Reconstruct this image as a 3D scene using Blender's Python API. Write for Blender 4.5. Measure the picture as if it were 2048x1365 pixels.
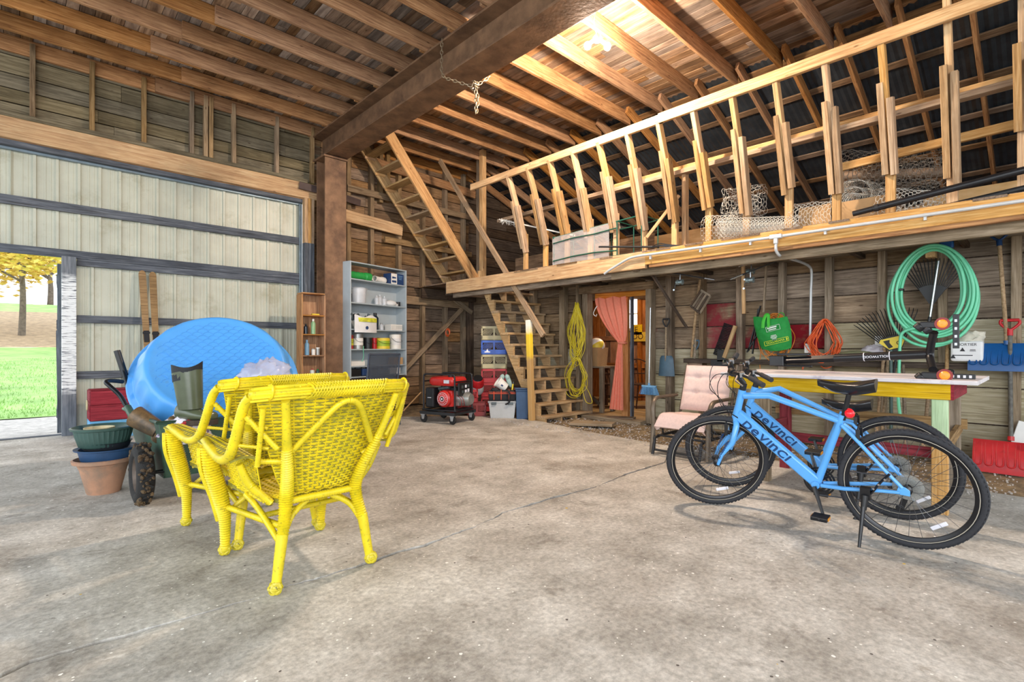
import bpy, math, random
from mathutils import Vector, Matrix, Quaternion, noise
for o in list(bpy.data.objects): bpy.data.objects.remove(o)
SC = bpy.context.scene
COL = SC.collection
R = random.Random(7)
V = Vector
PI = math.pi
# ---------------------------------------------------------------- camera
F, HZ, HC = 1020.0, 695.0, 1.15
ANG = math.atan2(1024 - 60, F)
SA, CA = math.sin(ANG), math.cos(ANG)
cam = bpy.data.cameras.new('camera'); camo = bpy.data.objects.new('camera', cam); COL.objects.link(camo)
camo.location = (0, 0, HC); camo.rotation_euler = (PI / 2, 0, -ANG)
cam.sensor_width = 36; cam.lens = 36 * F / 2048; cam.shift_y = (HZ - 682.5) / 2048; cam.clip_end = 400
SC.camera = camo
SC.view_settings.view_transform = 'Standard'; SC.view_settings.look = 'None'
SC.view_settings.gamma = 1.0; SC.view_settings.exposure = 0.6
try: SC.view_settings.use_curve_mapping = False
except Exception: pass
# ---------------------------------------------------------------- world: bright overcast sky
wd = bpy.data.worlds.new('sky'); SC.world = wd; wd.use_nodes = True
wn = wd.node_tree; bg = wn.nodes['Background']
bg.inputs[0].default_value = (0.88, 0.94, 1.0, 1); bg.inputs[1].default_value = 1.75
# added area lamps: unseen daylight fill from behind and left of the camera
def area(name, loc, target, sx, sy, power, col):
    l = bpy.data.lights.new(name, 'AREA'); l.shape = 'RECTANGLE'; l.size = sx; l.size_y = sy; l.energy = power; l.color = col
    o = bpy.data.objects.new(name, l); COL.objects.link(o); o.location = loc
    o.rotation_euler = (V(target) - V(loc)).to_track_quat('-Z', 'Y').to_euler(); return o
area('fill_behind_camera', (-2.6, -2.8, 2.3), (3.6, 4.6, 1.9), 5.0, 3.6, 215, (0.93, 0.96, 1.0))
area('fill_left', (-4.2, 4.5, 2.4), (3.5, 4.6, 1.9), 4.0, 3.4, 50, (0.82, 0.9, 1.0))

# ---------------------------------------------------------------- pixel rays to real positions
def ray(u, v):
    s = (u - 1024) / F
    return SA + s * CA, CA - s * SA, (HZ - v) / F
def PX(u, v, X):
    a = ray(u, v); k = X / a[0]; return V((X, a[1] * k, HC + a[2] * k))
def PY(u, v, Y):
    a = ray(u, v); k = Y / a[1]; return V((a[0] * k, Y, HC + a[2] * k))
def PZ(u, v, Z):
    a = ray(u, v); k = (Z - HC) / a[2]; return V((a[0] * k, a[1] * k, Z))

# ---------------------------------------------------------------- mesh helpers
def lin(c):
    if isinstance(c, str): c = [int(c[i:i + 2], 16) / 255 for i in (0, 2, 4)]
    return tuple(x / 12.92 if x <= .04045 else ((x + .055) / 1.055) ** 2.4 for x in c)
def frame(z, up=(0, 0, 1)):
    z = V(z).normalized(); up = V(up)
    if abs(z.dot(up)) > .98: up = V((1, 0, 0)) if abs(z.x) < .9 else V((0, 1, 0))
    x = up.cross(z).normalized(); y = z.cross(x); return x, y, z
def basis(loc, x, y, z):
    m = Matrix((x, y, z)).transposed().to_4x4(); m.translation = loc; return m
def T(x, y=None, z=None):
    return Matrix.Translation(V(x) if y is None else V((x, y, z)))
def RX(a): return Matrix.Rotation(a, 4, 'X')
def RY(a): return Matrix.Rotation(a, 4, 'Y')
def RZ(a): return Matrix.Rotation(a, 4, 'Z')
def spl(P, n=6, closed=False):
    P = [V(p) for p in P]; out = []; N = len(P)
    for i in range(N if closed else N - 1):
        if closed: a, b, c, d = P[i - 1], P[i], P[(i + 1) % N], P[(i + 2) % N]
        else: a, b, c, d = P[max(i - 1, 0)], P[i], P[i + 1], P[min(i + 2, N - 1)]
        for k in range(n):
            t = k / n
            out.append(.5 * ((2 * b) + (c - a) * t + (2 * a - 5 * b + 4 * c - d) * t * t + (3 * b - a - 3 * c + d) * t ** 3))
    if not closed: out.append(P[-1])
    return out
class MB:
    def __init__(s): s.v = []; s.f = []
    def add(s, vs, fs, M=None):
        b = len(s.v)
        s.v += [M @ V(p) for p in vs] if M is not None else [V(p) for p in vs]
        s.f += [tuple(b + i for i in f) for f in fs]; return s
    def box(s, c, d, M=None):
        x, y, z = d[0] / 2, d[1] / 2, d[2] / 2
        vs = [V(c) + V((i * x, j * y, k * z)) for i in (-1, 1) for j in (-1, 1) for k in (-1, 1)]
        return s.add(vs, [(0, 1, 3, 2), (4, 6, 7, 5), (0, 4, 5, 1), (2, 3, 7, 6), (0, 2, 6, 4), (1, 5, 7, 3)], M)
    def beam(s, p0, p1, w, h, up=(0, 0, 1)):
        p0, p1 = V(p0), V(p1); x, y, z = frame(p1 - p0, up)
        vs = [p + x * (i * w / 2) + y * (j * h / 2) for p in (p0, p1) for i, j in ((-1, -1), (1, -1), (1, 1), (-1, 1))]
        return s.add(vs, [(3, 2, 1, 0), (4, 5, 6, 7), (0, 1, 5, 4), (1, 2, 6, 5), (2, 3, 7, 6), (3, 0, 4, 7)])
    def tube(s, P, r, n=8, closed=False, caps=True, flat=None):
        P = [V(p) for p in P]; N = len(P); b = len(s.v)
        rr = r if isinstance(r, (list, tuple)) else [r] * N
        X = None
        for i in range(N):
            d = (P[(i + 1) % N] - P[i - 1]) if closed else (P[min(i + 1, N - 1)] - P[max(i - 1, 0)])
            if d.length < 1e-9: d = V((0, 0, 1))
            d.normalize()
            if X is None: X = frame(d)[0]
            X = X - d * X.dot(d)
            if X.length < 1e-6: X = frame(d)[0]
            X.normalize(); Y = d.cross(X)
            for k in range(n):
                a = 2 * PI * k / n
                s.v.append(P[i] + X * (rr[i] * math.cos(a)) + Y * (rr[i] * math.sin(a) * (flat or 1)))
        for i in range(N if closed else N - 1):
            for k in range(n):
                a, c = b + i * n, b + ((i + 1) % N) * n
                s.f.append((a + k, a + (k + 1) % n, c + (k + 1) % n, c + k))
        if caps and not closed:
            s.f.append(tuple(b + k for k in reversed(range(n)))); s.f.append(tuple(b + (N - 1) * n + k for k in range(n)))
        return s
    def cyl(s, p0, p1, r, n=12, r1=None): return s.tube([p0, p1], [r, r if r1 is None else r1], n)
    def lathe(s, prof, n=20, M=None, a0=0, a1=2 * PI, sx=1, sy=1):
        full = abs(a1 - a0 - 2 * PI) < 1e-6; m = n if full else n + 1; b = len(s.v)
        vs = [V((r * sx * math.cos(a0 + (a1 - a0) * k / n), r * sy * math.sin(a0 + (a1 - a0) * k / n), z)) for r, z in prof for k in range(m)]
        fs = []
        for i in range(len(prof) - 1):
            for k in range(n): fs.append((i * m + k, i * m + (k + 1) % m, (i + 1) * m + (k + 1) % m, (i + 1) * m + k))
        return s.add(vs, fs, M)
    def sph(s, c, r, n=10, sc=(1, 1, 1), M=None):
        prof = [(max(1e-4, math.sin(PI * i / n)), -math.cos(PI * i / n)) for i in range(n + 1)]
        m = T(c) @ Matrix.Diagonal((r * sc[0], r * sc[1], r * sc[2], 1))
        return s.lathe(prof, n + 4, M @ m if M is not None else m)
    def torus(s, M, Rr, r, n=32, m=8, flat=1):
        P = [V((Rr * math.cos(2 * PI * i / n), Rr * math.sin(2 * PI * i / n), 0)) for i in range(n)]
        vs = []; fs = []
        for i in range(n):
            c, d = math.cos(2 * PI * i / n), math.sin(2 * PI * i / n)
            for k in range(m):
                a = 2 * PI * k / m; q = Rr + r * math.cos(a); vs.append(V((q * c, q * d, r * flat * math.sin(a))))
        for i in range(n):
            for k in range(m): fs.append((i * m + k, ((i + 1) % n) * m + k, ((i + 1) % n) * m + (k + 1) % m, i * m + (k + 1) % m))
        return s.add(vs, fs, M)
    def prism(s, poly, z0, z1, M=None):
        n = len(poly); vs = [V((p[0], p[1], z)) for z in (z0, z1) for p in poly]
        return s.add(vs, [tuple(reversed(range(n))), tuple(range(n, 2 * n))] + [(i, (i + 1) % n, n + (i + 1) % n, n + i) for i in range(n)], M)
    def grid(s, fn, nu, nv, closeu=False):
        m = nu if closeu else nu + 1
        vs = [fn(i / nu, j / nv) for j in range(nv + 1) for i in range(m)]
        return s.add(vs, [(j * m + i, j * m + (i + 1) % m, (j + 1) * m + (i + 1) % m, (j + 1) * m + i) for j in range(nv) for i in range(nu)])
    def shell(s, fn, nu, nv, th):
        # a sheet with thickness th
        P = [[V(fn(i / nu, j / nv)) for i in range(nu + 1)] for j in range(nv + 1)]
        def nrm(j, i):
            a = P[j][min(i + 1, nu)] - P[j][max(i - 1, 0)]; b = P[min(j + 1, nv)][i] - P[max(j - 1, 0)][i]
            c = a.cross(b); return c.normalized() if c.length > 1e-9 else V((0, 0, 1))
        m = nu + 1; K = m * (nv + 1)
        top = [P[j][i] for j in range(nv + 1) for i in range(m)]
        bot = [P[j][i] - nrm(j, i) * th for j in range(nv + 1) for i in range(m)]
        fs = [];
        for j in range(nv):
            for i in range(nu):
                q = (j * m + i, j * m + i + 1, (j + 1) * m + i + 1, (j + 1) * m + i); fs.append(q); fs.append(tuple(K + x for x in reversed(q)))
        bd = [i for i in range(m)] + [j * m + nu for j in range(1, nv + 1)] + [nv * m + i for i in range(nu - 1, -1, -1)] + [j * m for j in range(nv - 1, 0, -1)]
        for a, b in zip(bd, bd[1:] + bd[:1]): fs.append((b, a, K + a, K + b))
        return s.add(top + bot, fs)
    def build(s, name, mat, parent=None, smooth=False, M=None, bevel=0, world=False):
        me = bpy.data.meshes.new(name); me.from_pydata(s.v, [], s.f)
        if smooth:
            me.polygons.foreach_set('use_smooth', [True] * len(me.polygons)); me.set_sharp_from_angle(angle=math.radians(smooth if smooth > 1 else 40))
        me.materials.append(MAT(mat)); me.update()
        o = bpy.data.objects.new(name, me); COL.objects.link(o)
        place(o, M or Matrix(), parent, world)
        if bevel:
            b = o.modifiers.new('bevel', 'BEVEL'); b.width = bevel; b.segments = 2; b.limit_method = 'ANGLE'
        return o
def wm(o):
    m = o.matrix_basis.copy()
    while o.parent: o = o.parent; m = o.matrix_basis @ m
    return m
def place(o, M, parent=None, world=False):
    if parent is not None:
        o.parent = parent
        if world: M = wm(parent).inverted() @ M
    o.matrix_basis = M
def tag(o, label=None, cat=None, group=None, kind=None):
    if label: o['label'] = label
    if cat: o['category'] = cat
    if group: o['group'] = group
    if kind: o['kind'] = kind
    return o
def thing(name, label, cat, loc=(0, 0, 0), rz=0, group=None, M=None, kind=None):
    o = bpy.data.objects.new(name, None); COL.objects.link(o); o.empty_display_size = .1
    o.matrix_basis = M if M is not None else T(loc) @ RZ(rz)
    return tag(o, label, cat, group, kind)
def struct(name, label=None, loc=(0, 0, 0)):
    return thing(name, label, None, loc, kind='structure')
def dup(root, M, label=None):
    r = root.copy(); COL.objects.link(r); r.matrix_basis = M
    if label: r['label'] = label
    def rec(a, b):
        for ch in list(a.children):
            c = ch.copy(); COL.objects.link(c); c.parent = b; c.matrix_basis = ch.matrix_basis.copy(); rec(ch, c)
    rec(root, r); return r
_pc = {}
def plank(name, p0, p1, w, t, mat, parent=None, up=(0, 0, 1), jit=0.0, wedge=0):
    """a board: local x along its length, local y its width (towards up), local z its thickness"""
    p0, p1 = V(p0), V(p1); L = (p1 - p0).length; x = (p1 - p0).normalized(); up = V(up)
    y = up - x * up.dot(x)
    if y.length < 1e-5: y = V((1, 0, 0)) - x * x.x
    y.normalize(); z = x.cross(y)
    key = (round(L, 2), round(w, 3), round(t, 3), mat, wedge)
    me = _pc.get(key)
    if me is None:
        c = min(.004, t * .2, w * .2); b = MB()
        hx, hy, hz = L / 2, w / 2, t / 2
        ring = [(-hy + c, -hz), (hy - c, -hz), (hy, -hz + c), (hy, hz - c), (hy - c, hz), (-hy + c, hz), (-hy, hz - c), (-hy, -hz + c)]
        vs = [(sx, a, q) for sx in (-hx, hx) for a, q in ring]
        b.add(vs, [tuple(reversed(range(8))), tuple(range(8, 16))] + [(i, (i + 1) % 8, 8 + (i + 1) % 8, 8 + i) for i in range(8)])
        me = bpy.data.meshes.new(name); me.from_pydata(b.v, [], b.f); me.materials.append(MAT(mat)); _pc[key] = me
    o = bpy.data.objects.new(name, me); COL.objects.link(o)
    m = basis((p0 + p1) / 2, x, y, z)
    if jit: m = m @ Matrix.Rotation(R.uniform(-jit, jit), 4, 'Z') @ Matrix.Rotation(R.uniform(-jit, jit), 4, 'X')
    place(o, m, parent, True); return o
def text_mesh(txt, size, name, mat, parent, M, ext=.001, shear=0, world=True, sx=1.0):
    c = bpy.data.curves.new(name, 'FONT'); c.body = txt; c.size = size; c.extrude = ext; c.align_x = 'CENTER'; c.align_y = 'CENTER'; c.shear = shear; c.resolution_u = 4
    t = bpy.data.objects.new(name, c); me = bpy.data.meshes.new_from_object(t); bpy.data.objects.remove(t); bpy.data.curves.remove(c)
    if sx != 1.0:
        for v in me.vertices: v.co.x *= sx
    me.materials.clear(); me.materials.append(MAT(mat)); me.name = name
    o = bpy.data.objects.new(name, me); COL.objects.link(o); place(o, M, parent, world); return o

# ---------------------------------------------------------------- materials
_M = {}; _MD = {}
def MAT(n):
    if n not in _M: _M[n] = _MD[n]()
    return _M[n]
def newmat(name):
    m = bpy.data.materials.new(name); m.use_nodes = True; nt = m.node_tree; b = nt.nodes['Principled BSDF']
    def N(t, **k):
        n = nt.nodes.new(t)
        for a, q in k.items():
            if a.startswith('i_'): n.inputs[a[2:].replace('_', ' ')].default_value = q
            else: setattr(n, a, q)
        return n
    return m, nt, b, N, lambda a, c: nt.links.new(a, c)
def ramp(N, stops):
    r = N('ShaderNodeValToRGB'); e = r.color_ramp.elements
    while len(e) < len(stops): e.new(.5)
    for q, (p, c) in zip(e, stops): q.position = p; q.color = tuple(c) + (1,) if len(c) == 3 else c
    return r
def mixc(N, L, f, a, b, mode='MIX'):
    m = N('ShaderNodeMix', data_type='RGBA', blend_type=mode)
    for s, x in ((0, f), (6, a), (7, b)):
        if hasattr(x, 'links'): L(x, m.inputs[s])
        else: m.inputs[s].default_value = x if s == 0 else (tuple(x) + (1,))
    return m.outputs[2]
def wood(name, dark, mid, light, rough=.75, var=.28, stain=.4, grain=(1.7, 30, 30), bump=.35, paint=None, pcover=.5, knots=True, hue=.0):
    def mk():
        m, nt, b, N, L = newmat(name)
        tc = N('ShaderNodeTexCoord'); oi = N('ShaderNodeObjectInfo')
        mu = N('ShaderNodeMath', operation='MULTIPLY'); L(oi.outputs['Random'], mu.inputs[0]); mu.inputs[1].default_value = 57.0
        ad = N('ShaderNodeVectorMath', operation='ADD'); L(tc.outputs['Object'], ad.inputs[0]); L(mu.outputs[0], ad.inputs[1])
        mp = N('ShaderNodeMapping'); L(ad.outputs[0], mp.inputs[0]); mp.inputs['Scale'].default_value = grain
        n1 = N('ShaderNodeTexNoise', i_Scale=1.6, i_Detail=7.0, i_Roughness=.62, i_Distortion=.7); L(mp.outputs[0], n1.inputs['Vector'])
        rp = ramp(N, [(.28, lin(dark)), (.5, lin(mid)), (.72, lin(light))]); L(n1.outputs[0], rp.inputs[0])
        c = rp.outputs[0]
        n2 = N('ShaderNodeTexNoise', i_Scale=1.7, i_Detail=4.0, i_Roughness=.6); L(ad.outputs[0], n2.inputs['Vector'])
        r2 = ramp(N, [(.34, (1 - stain,) * 3), (.58, (1, 1, 1))]); L(n2.outputs[0], r2.inputs[0])
        c = mixc(N, L, 1.0, c, r2.outputs[0], 'MULTIPLY')
        mc_ = N('ShaderNodeMapping'); L(ad.outputs[0], mc_.inputs[0]); mc_.inputs['Scale'].default_value = (1.1, 55, 55)
        nc_ = N('ShaderNodeTexNoise', i_Scale=1.3, i_Detail=3.0, i_Roughness=.5, i_Distortion=.3); L(mc_.outputs[0], nc_.inputs['Vector'])
        rc_ = ramp(N, [(.28, (.42, .36, .30)), (.38, (1, 1, 1))]); L(nc_.outputs[0], rc_.inputs[0])
        c = mixc(N, L, .8, c, rc_.outputs[0], 'MULTIPLY')
        if knots:
            mk_ = N('ShaderNodeMapping'); L(ad.outputs[0], mk_.inputs[0]); mk_.inputs['Scale'].default_value = (2.2, 6, 6)
            vo = N('ShaderNodeTexVoronoi', i_Scale=1.5); L(mk_.outputs[0], vo.inputs['Vector'])
            rk = ramp(N, [(.045, (.32, .22, .15)), (.10, (1, 1, 1))]); L(vo.outputs['Distance'], rk.inputs[0])
            c = mixc(N, L, .85, c, rk.outputs[0], 'MULTIPLY')
        if paint:
            n3 = N('ShaderNodeTexNoise', i_Scale=2.2, i_Detail=8.0, i_Roughness=.65); L(ad.outputs[0], n3.inputs['Vector'])
            r3 = ramp(N, [(max(.01, .5 - .5 * (pcover - .5) - .06), (1, 1, 1)), (min(.98, .5 + .5 * (pcover - .5) + .06), (0, 0, 0))] if False else [(pcover - .07, (1, 1, 1)), (pcover + .05, (0, 0, 0))]); L(n3.outputs[0], r3.inputs[0])
            pm = mixc(N, L, .45, lin(paint), c, 'MULTIPLY')
            pc = mixc(N, L, .35, pm, lin(paint))
            c = mixc(N, L, r3.outputs[0], c, pc)
        hs = N('ShaderNodeHueSaturation'); L(c, hs.inputs['Color'])
        mr = N('ShaderNodeMapRange'); L(oi.outputs['Random'], mr.inputs[0]); mr.inputs[3].default_value = 1 - var; mr.inputs[4].default_value = 1 + var * .6; L(mr.outputs[0], hs.inputs['Value'])
        wn_ = N('ShaderNodeTexWhiteNoise', noise_dimensions='1D'); L(mu.outputs[0], wn_.inputs['W'])
        ms = N('ShaderNodeMapRange'); L(wn_.outputs[0], ms.inputs[0]); ms.inputs[3].default_value = 1 - var * 1.2; ms.inputs[4].default_value = 1.05; L(ms.outputs[0], hs.inputs['Saturation'])
        L(hs.outputs[0], b.inputs['Base Color']); b.inputs['Roughness'].default_value = rough
        b.inputs['Specular IOR Level'].default_value = .25
        bp = N('ShaderNodeBump', i_Strength=bump, i_Distance=.01); L(n1.outputs[0], bp.inputs['Height']); L(bp.outputs[0], b.inputs['Normal'])
        return m
    _MD[name] = mk
def plain(name, col, rough=.5, metal=0, var=.12, scale=9, bump=0, dirt=None, dirtc=.5, spec=.5, alpha=1, emis=None, trans=0, coat=0):
    def mk():
        m, nt, b, N, L = newmat(name)
        tc = N('ShaderNodeTexCoord'); n1 = N('ShaderNodeTexNoise', i_Scale=float(scale), i_Detail=6.0, i_Roughness=.6); L(tc.outputs['Object'], n1.inputs['Vector'])
        a = lin(col); r = ramp(N, [(.3, tuple(x * (1 - var) for x in a)), (.7, tuple(min(1, x * (1 + var)) for x in a))]); L(n1.outputs[0], r.inputs[0]); c = r.outputs[0]
        if dirt:
            n2 = N('ShaderNodeTexNoise', i_Scale=scale * .6, i_Detail=8.0, i_Roughness=.7); L(tc.outputs['Object'], n2.inputs['Vector'])
            r2 = ramp(N, [(dirtc - .08, (1, 1, 1)), (dirtc + .1, (0, 0, 0))]); L(n2.outputs[0], r2.inputs[0]); c = mixc(N, L, r2.outputs[0], c, lin(dirt))
        L(c, b.inputs['Base Color']); b.inputs['Roughness'].default_value = rough; b.inputs['Metallic'].default_value = metal
        b.inputs['Specular IOR Level'].default_value = spec; b.inputs['Alpha'].default_value = alpha
        b.inputs['Transmission Weight'].default_value = trans; b.inputs['Coat Weight'].default_value = coat
        if emis: b.inputs['Emission Color'].default_value = tuple(lin(emis[0])) + (1,); b.inputs['Emission Strength'].default_value = emis[1]
        if bump:
            n3 = N('ShaderNodeTexNoise', i_Scale=scale * 6.0, i_Detail=6.0); L(tc.outputs['Object'], n3.inputs['Vector'])
            bp = N('ShaderNodeBump', i_Strength=bump, i_Distance=.01); L(n3.outputs[0], bp.inputs['Height']); L(bp.outputs[0], b.inputs['Normal'])
        return m
    _MD[name] = mk
wood('joist_wood', '7a4a22', 'b07a42', 'cf9c60', var=.22, stain=.25)
wood('fresh_wood', 'b07c44', 'd2a264', 'e8c48c', var=.2, stain=.2)
wood('post_wood', '8a6236', 'b98f5a', 'd6b284', var=.25, stain=.3)
wood('stud_wood', '6a5034', '9a7c54', 'b89a70', var=.25, stain=.35)
wood('ceiling_board', '6a4c32', 'a07a54', 'c8a47c', var=.55, stain=.4, grain=(1.0, 9, 9), hue=.1)
wood('wall_board', '5e442c', '8e6c48', 'b08c62', var=.3, stain=.5)
wood('old_board', '544a36', '7a6e54', '968a6e', var=.22, stain=.4)
wood('side_board', '5e4a36', '8e765a', 'b2997a', var=.28, stain=.45)
wood('white_board', '8e8262', 'b8ac8a', 'd4cab0', var=.14, stain=.3)
wood('red_board', '5e4a36', '8e765a', 'b2997a', var=.2, stain=.4, paint='9c2430', pcover=.56)
wood('faint_red_board', '5c4c3c', '8a7862', 'ac9c86', var=.2, stain=.4, paint='8c3a40', pcover=.42)
wood('grey_wood', '3c4048', '5c626c', '7c828a', var=.12, stain=.3, knots=False)
def peel():
    m, nt, b, N, L = newmat('peel_wood'); tc = N('ShaderNodeTexCoord'); P = tc.outputs['Object']
    def nz(sc, mp, det=5.):
        k = N('ShaderNodeMapping'); L(P, k.inputs[0]); k.inputs['Scale'].default_value = mp
        n = N('ShaderNodeTexNoise', i_Scale=sc, i_Detail=det, i_Roughness=.6); L(k.outputs[0], n.inputs['Vector']); return n.outputs[0]
    r = ramp(N, [(.3, lin('4e545c')), (.7, lin('848a92'))]); L(nz(1.5, (2, 30, 30), 7.), r.inputs[0])
    sx = N('ShaderNodeSeparateXYZ'); L(P, sx.inputs[0])
    e = N('ShaderNodeMath', operation='MULTIPLY_ADD'); L(nz(5., (1, 1, 1)), e.inputs[0]); e.inputs[1].default_value = .3; L(sx.outputs[0], e.inputs[2])
    k1 = ramp(N, [(.24, (0, 0, 0)), (.30, (1, 1, 1)), (.90, (1, 1, 1)), (.96, (0, 0, 0))])
    mr = N('ShaderNodeMapRange'); L(e.outputs[0], mr.inputs[0]); mr.inputs[1].default_value = -1.05; mr.inputs[2].default_value = 1.2; L(mr.outputs[0], k1.inputs[0])
    k2 = ramp(N, [(.40, (0, 0, 0)), (.48, (1, 1, 1))]); L(nz(1., (75, 6, 6), 4.), k2.inputs[0])
    f = N('ShaderNodeMath', operation='MULTIPLY'); L(k1.outputs[0], f.inputs[0]); L(k2.outputs[0], f.inputs[1])
    L(mixc(N, L, f.outputs[0], r.outputs[0], lin('e4e8ea')), b.inputs['Base Color']); b.inputs['Roughness'].default_value = .8; return m
_MD['peel_wood'] = peel
wood('dark_timber', '33261c', '564434', '74604c', var=.25, stain=.4)
wood('grey_beam', '6c5c46', '94826a', 'b2a088', var=.15, stain=.35)
wood('stair_wood', '937044', 'bf9a68', 'd8b888', var=.18, stain=.3)
wood('stringer_wood', 'a06a30', 'd09850', 'e6b878', var=.1, stain=.15, bump=.15)
wood('plywood', 'b88c54', 'd4ac74', 'e4c494', var=.1, stain=.15, grain=(1, 4, 4))
wood('room_board', '6a3612', 'a05c22', 'c88444', var=.3, stain=.4)
wood('door_frame_wood', 'a06428', 'd08c42', 'e8b068', var=.1, stain=.2)
# ================================================================ FLOOR
def concrete(name):
    def mk():
        m, nt, b, N, L = newmat(name); tc = N('ShaderNodeTexCoord'); P = tc.outputs['Object']
        def nz(sc, det=6., ro=.6, dis=0.):
            n = N('ShaderNodeTexNoise', i_Scale=sc, i_Detail=det, i_Roughness=ro, i_Distortion=dis); L(P, n.inputs['Vector']); return n.outputs[0]
        r = ramp(N, [(.32, lin('9a948a')), (.5, lin('c0bbb2')), (.66, lin('dad6ce'))]); L(nz(2.2, 10., .68), r.inputs[0]); c = r.outputs[0]
        s1 = ramp(N, [(.50, (0, 0, 0)), (.68, (1, 1, 1))]); L(nz(.55, 7., .65, .6), s1.inputs[0])
        f1 = N('ShaderNodeMath', operation='MULTIPLY'); L(s1.outputs[0], f1.inputs[0]); f1.inputs[1].default_value = .45
        c = mixc(N, L, f1.outputs[0], c, lin('8e8070'))
        s2 = ramp(N, [(.58, (0, 0, 0)), (.66, (1, 1, 1))]); L(nz(3.2, 9., .7, .4), s2.inputs[0])
        f2 = N('ShaderNodeMath', operation='MULTIPLY'); L(s2.outputs[0], f2.inputs[0]); f2.inputs[1].default_value = .5
        c = mixc(N, L, f2.outputs[0], c, lin('7e7468'))
        g = ramp(N, [(.35, (.68, .68, .68)), (.65, (1.12, 1.12, 1.12))]); L(nz(38., 5., .7), g.inputs[0])
        c = mixc(N, L, 1., c, g.outputs[0], 'MULTIPLY')
        for sc_, lo_, hi_, col_, fa in ((11., .60, .66, 'e6e2da', .55), (27., .62, .68, '6c645a', .6), (5.5, .63, .70, '8a7c6a', .5)):
            q1 = ramp(N, [(lo_, (0, 0, 0)), (hi_, (1, 1, 1))]); L(nz(sc_, 12., .75, .8), q1.inputs[0]); q2 = N('ShaderNodeMath', operation='MULTIPLY'); L(q1.outputs[0], q2.inputs[0]); q2.inputs[1].default_value = fa
            c = mixc(N, L, q2.outputs[0], c, lin(col_))
        for sc, th, col, keep in ((11., .08, 'f2f0ea', .78), (26., .12, 'f0eee6', .70), (17., .10, '5c5650', .90), (5., .035, 'd8b23a', .6)):
            vo = N('ShaderNodeTexVoronoi', i_Scale=sc); L(P, vo.inputs['Vector'])
            dn = N('ShaderNodeMath', operation='ADD'); L(vo.outputs['Distance'], dn.inputs[0])
            q = N('ShaderNodeMath', operation='MULTIPLY'); L(nz(sc * 4, 2.), q.inputs[0]); q.inputs[1].default_value = .12; L(q.outputs[0], dn.inputs[1])
            lt = N('ShaderNodeMath', operation='LESS_THAN'); L(dn.outputs[0], lt.inputs[0]); lt.inputs[1].default_value = th + .06
            sx = N('ShaderNodeSeparateColor'); L(vo.outputs['Color'], sx.inputs[0])
            gt = N('ShaderNodeMath', operation='GREATER_THAN'); L(sx.outputs[0], gt.inputs[0]); gt.inputs[1].default_value = keep
            mm = N('ShaderNodeMath', operation='MULTIPLY'); L(lt.outputs[0], mm.inputs[0]); L(gt.outputs[0], mm.inputs[1])
            c = mixc(N, L, mm.outputs[0], c, lin(col))
        L(c, b.inputs['Base Color']); b.inputs['Roughness'].default_value = .8; b.inputs['Specular IOR Level'].default_value = .3
        bp = N('ShaderNodeBump', i_Strength=.35, i_Distance=.01); L(nz(24., 9., .75), bp.inputs['Height']); L(bp.outputs[0], b.inputs['Normal'])
        return m
    _MD[name] = mk
concrete('concrete')
plain('dirt', '8a7658', .95, var=.45, scale=14, bump=1.0, dirt='5e4e3a', dirtc=.46)
plain('grass', '94bc6a', .9, var=.35, scale=1.2, bump=.6)
plain('leaf_litter', 'a58f72', .95, var=.35, scale=4, bump=.6)
plain('pale_gravel', 'b9b4b0', .95, var=.3, scale=12, bump=.8)
floor = struct('floor')
ck = [PZ(u, v, 0) for u, v in ((0, 1352), (60, 1325), (120, 1308), (250, 1272), (410, 1226), (470, 1208), (530, 1192), (580, 1172), (640, 1156), (740, 1126), (800, 1103), (850, 1092), (900, 1072), (950, 1054), (995, 1034), (1004, 1026), (1050, 1013), (1100, 998), (1190, 975), (1250, 950), (1330, 925))]
ck = [V((-4, ck[0].y - 1.2, 0))] + ck + [V((5.42, 3.05, 0))]
cr = []
for a, b in zip(ck, ck[1:]):
    n = max(2, int((b - a).length / .035))
    for i in range(n):
        p = a.lerp(b, i / n); cr.append(p + V((R.uniform(-.006, .006), R.uniform(-.006, .006), 0)))
cr.append(ck[-1])
gapf = lambda i: max(.001, .0085 + .0055 * math.sin(i * .17) + .003 * math.sin(i * .71) + R.uniform(0, .004))
edge = [(5.42, 3.2), (5.47, 3.7), (5.55, 4.5), (5.76, 5.4), (5.72, 6.1), (5.6, 6.5), (5.0, 7.0), (4.4, 7.42), (3.7, 8.1), (3.55, 8.96), (-4, 8.96)]
up_ = [(p.x, p.y + gapf(i)) for i, p in enumerate(cr)]; dn_ = [(p.x, p.y - gapf(i)) for i, p in enumerate(cr)]
MB().prism(up_ + edge, -.1, 0).build('concrete_slab', 'concrete', floor)
MB().prism(list(reversed(dn_)) + [(-4, -5), (5.6, -5), (5.52, -1), (5.55, 1.2), (5.45, 2.6)], -.1, 0).build('concrete_slab', 'concrete', floor)
b = MB()
def gz(x, y): return -.035 + .02 * noise.noise((x * 2.3, y * 2.3, 0)) + .012 * noise.noise((x * 9, y * 9, 3))
b.grid(lambda i, j: V((3.3 + 4.0 * i, -4.5 + 13.4 * j, gz(3.3 + 4 * i, -4.5 + 13.4 * j))), 60, 180)
b.build('dirt_ground', 'dirt', floor, smooth=60)
b = MB(); RR = random.Random(3)
for i in range(2600):
    y = RR.uniform(.2, 6.2); x = RR.uniform(5.5, 6.95) if RR.random() < .8 else RR.uniform(5.2, 5.8)
    s = RR.uniform(.004, .013); b.box((x, y, max(gz(x, y), 0 if x < 5.45 else -9) + s * .3), (s * 1.5, s, s), None)
tag(b.build('gravel', 'pale_gravel', floor), kind='stuff')
MB().box((3, 2, -.2), (30, 30, .1)).build('subsoil', 'dirt', floor)
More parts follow.
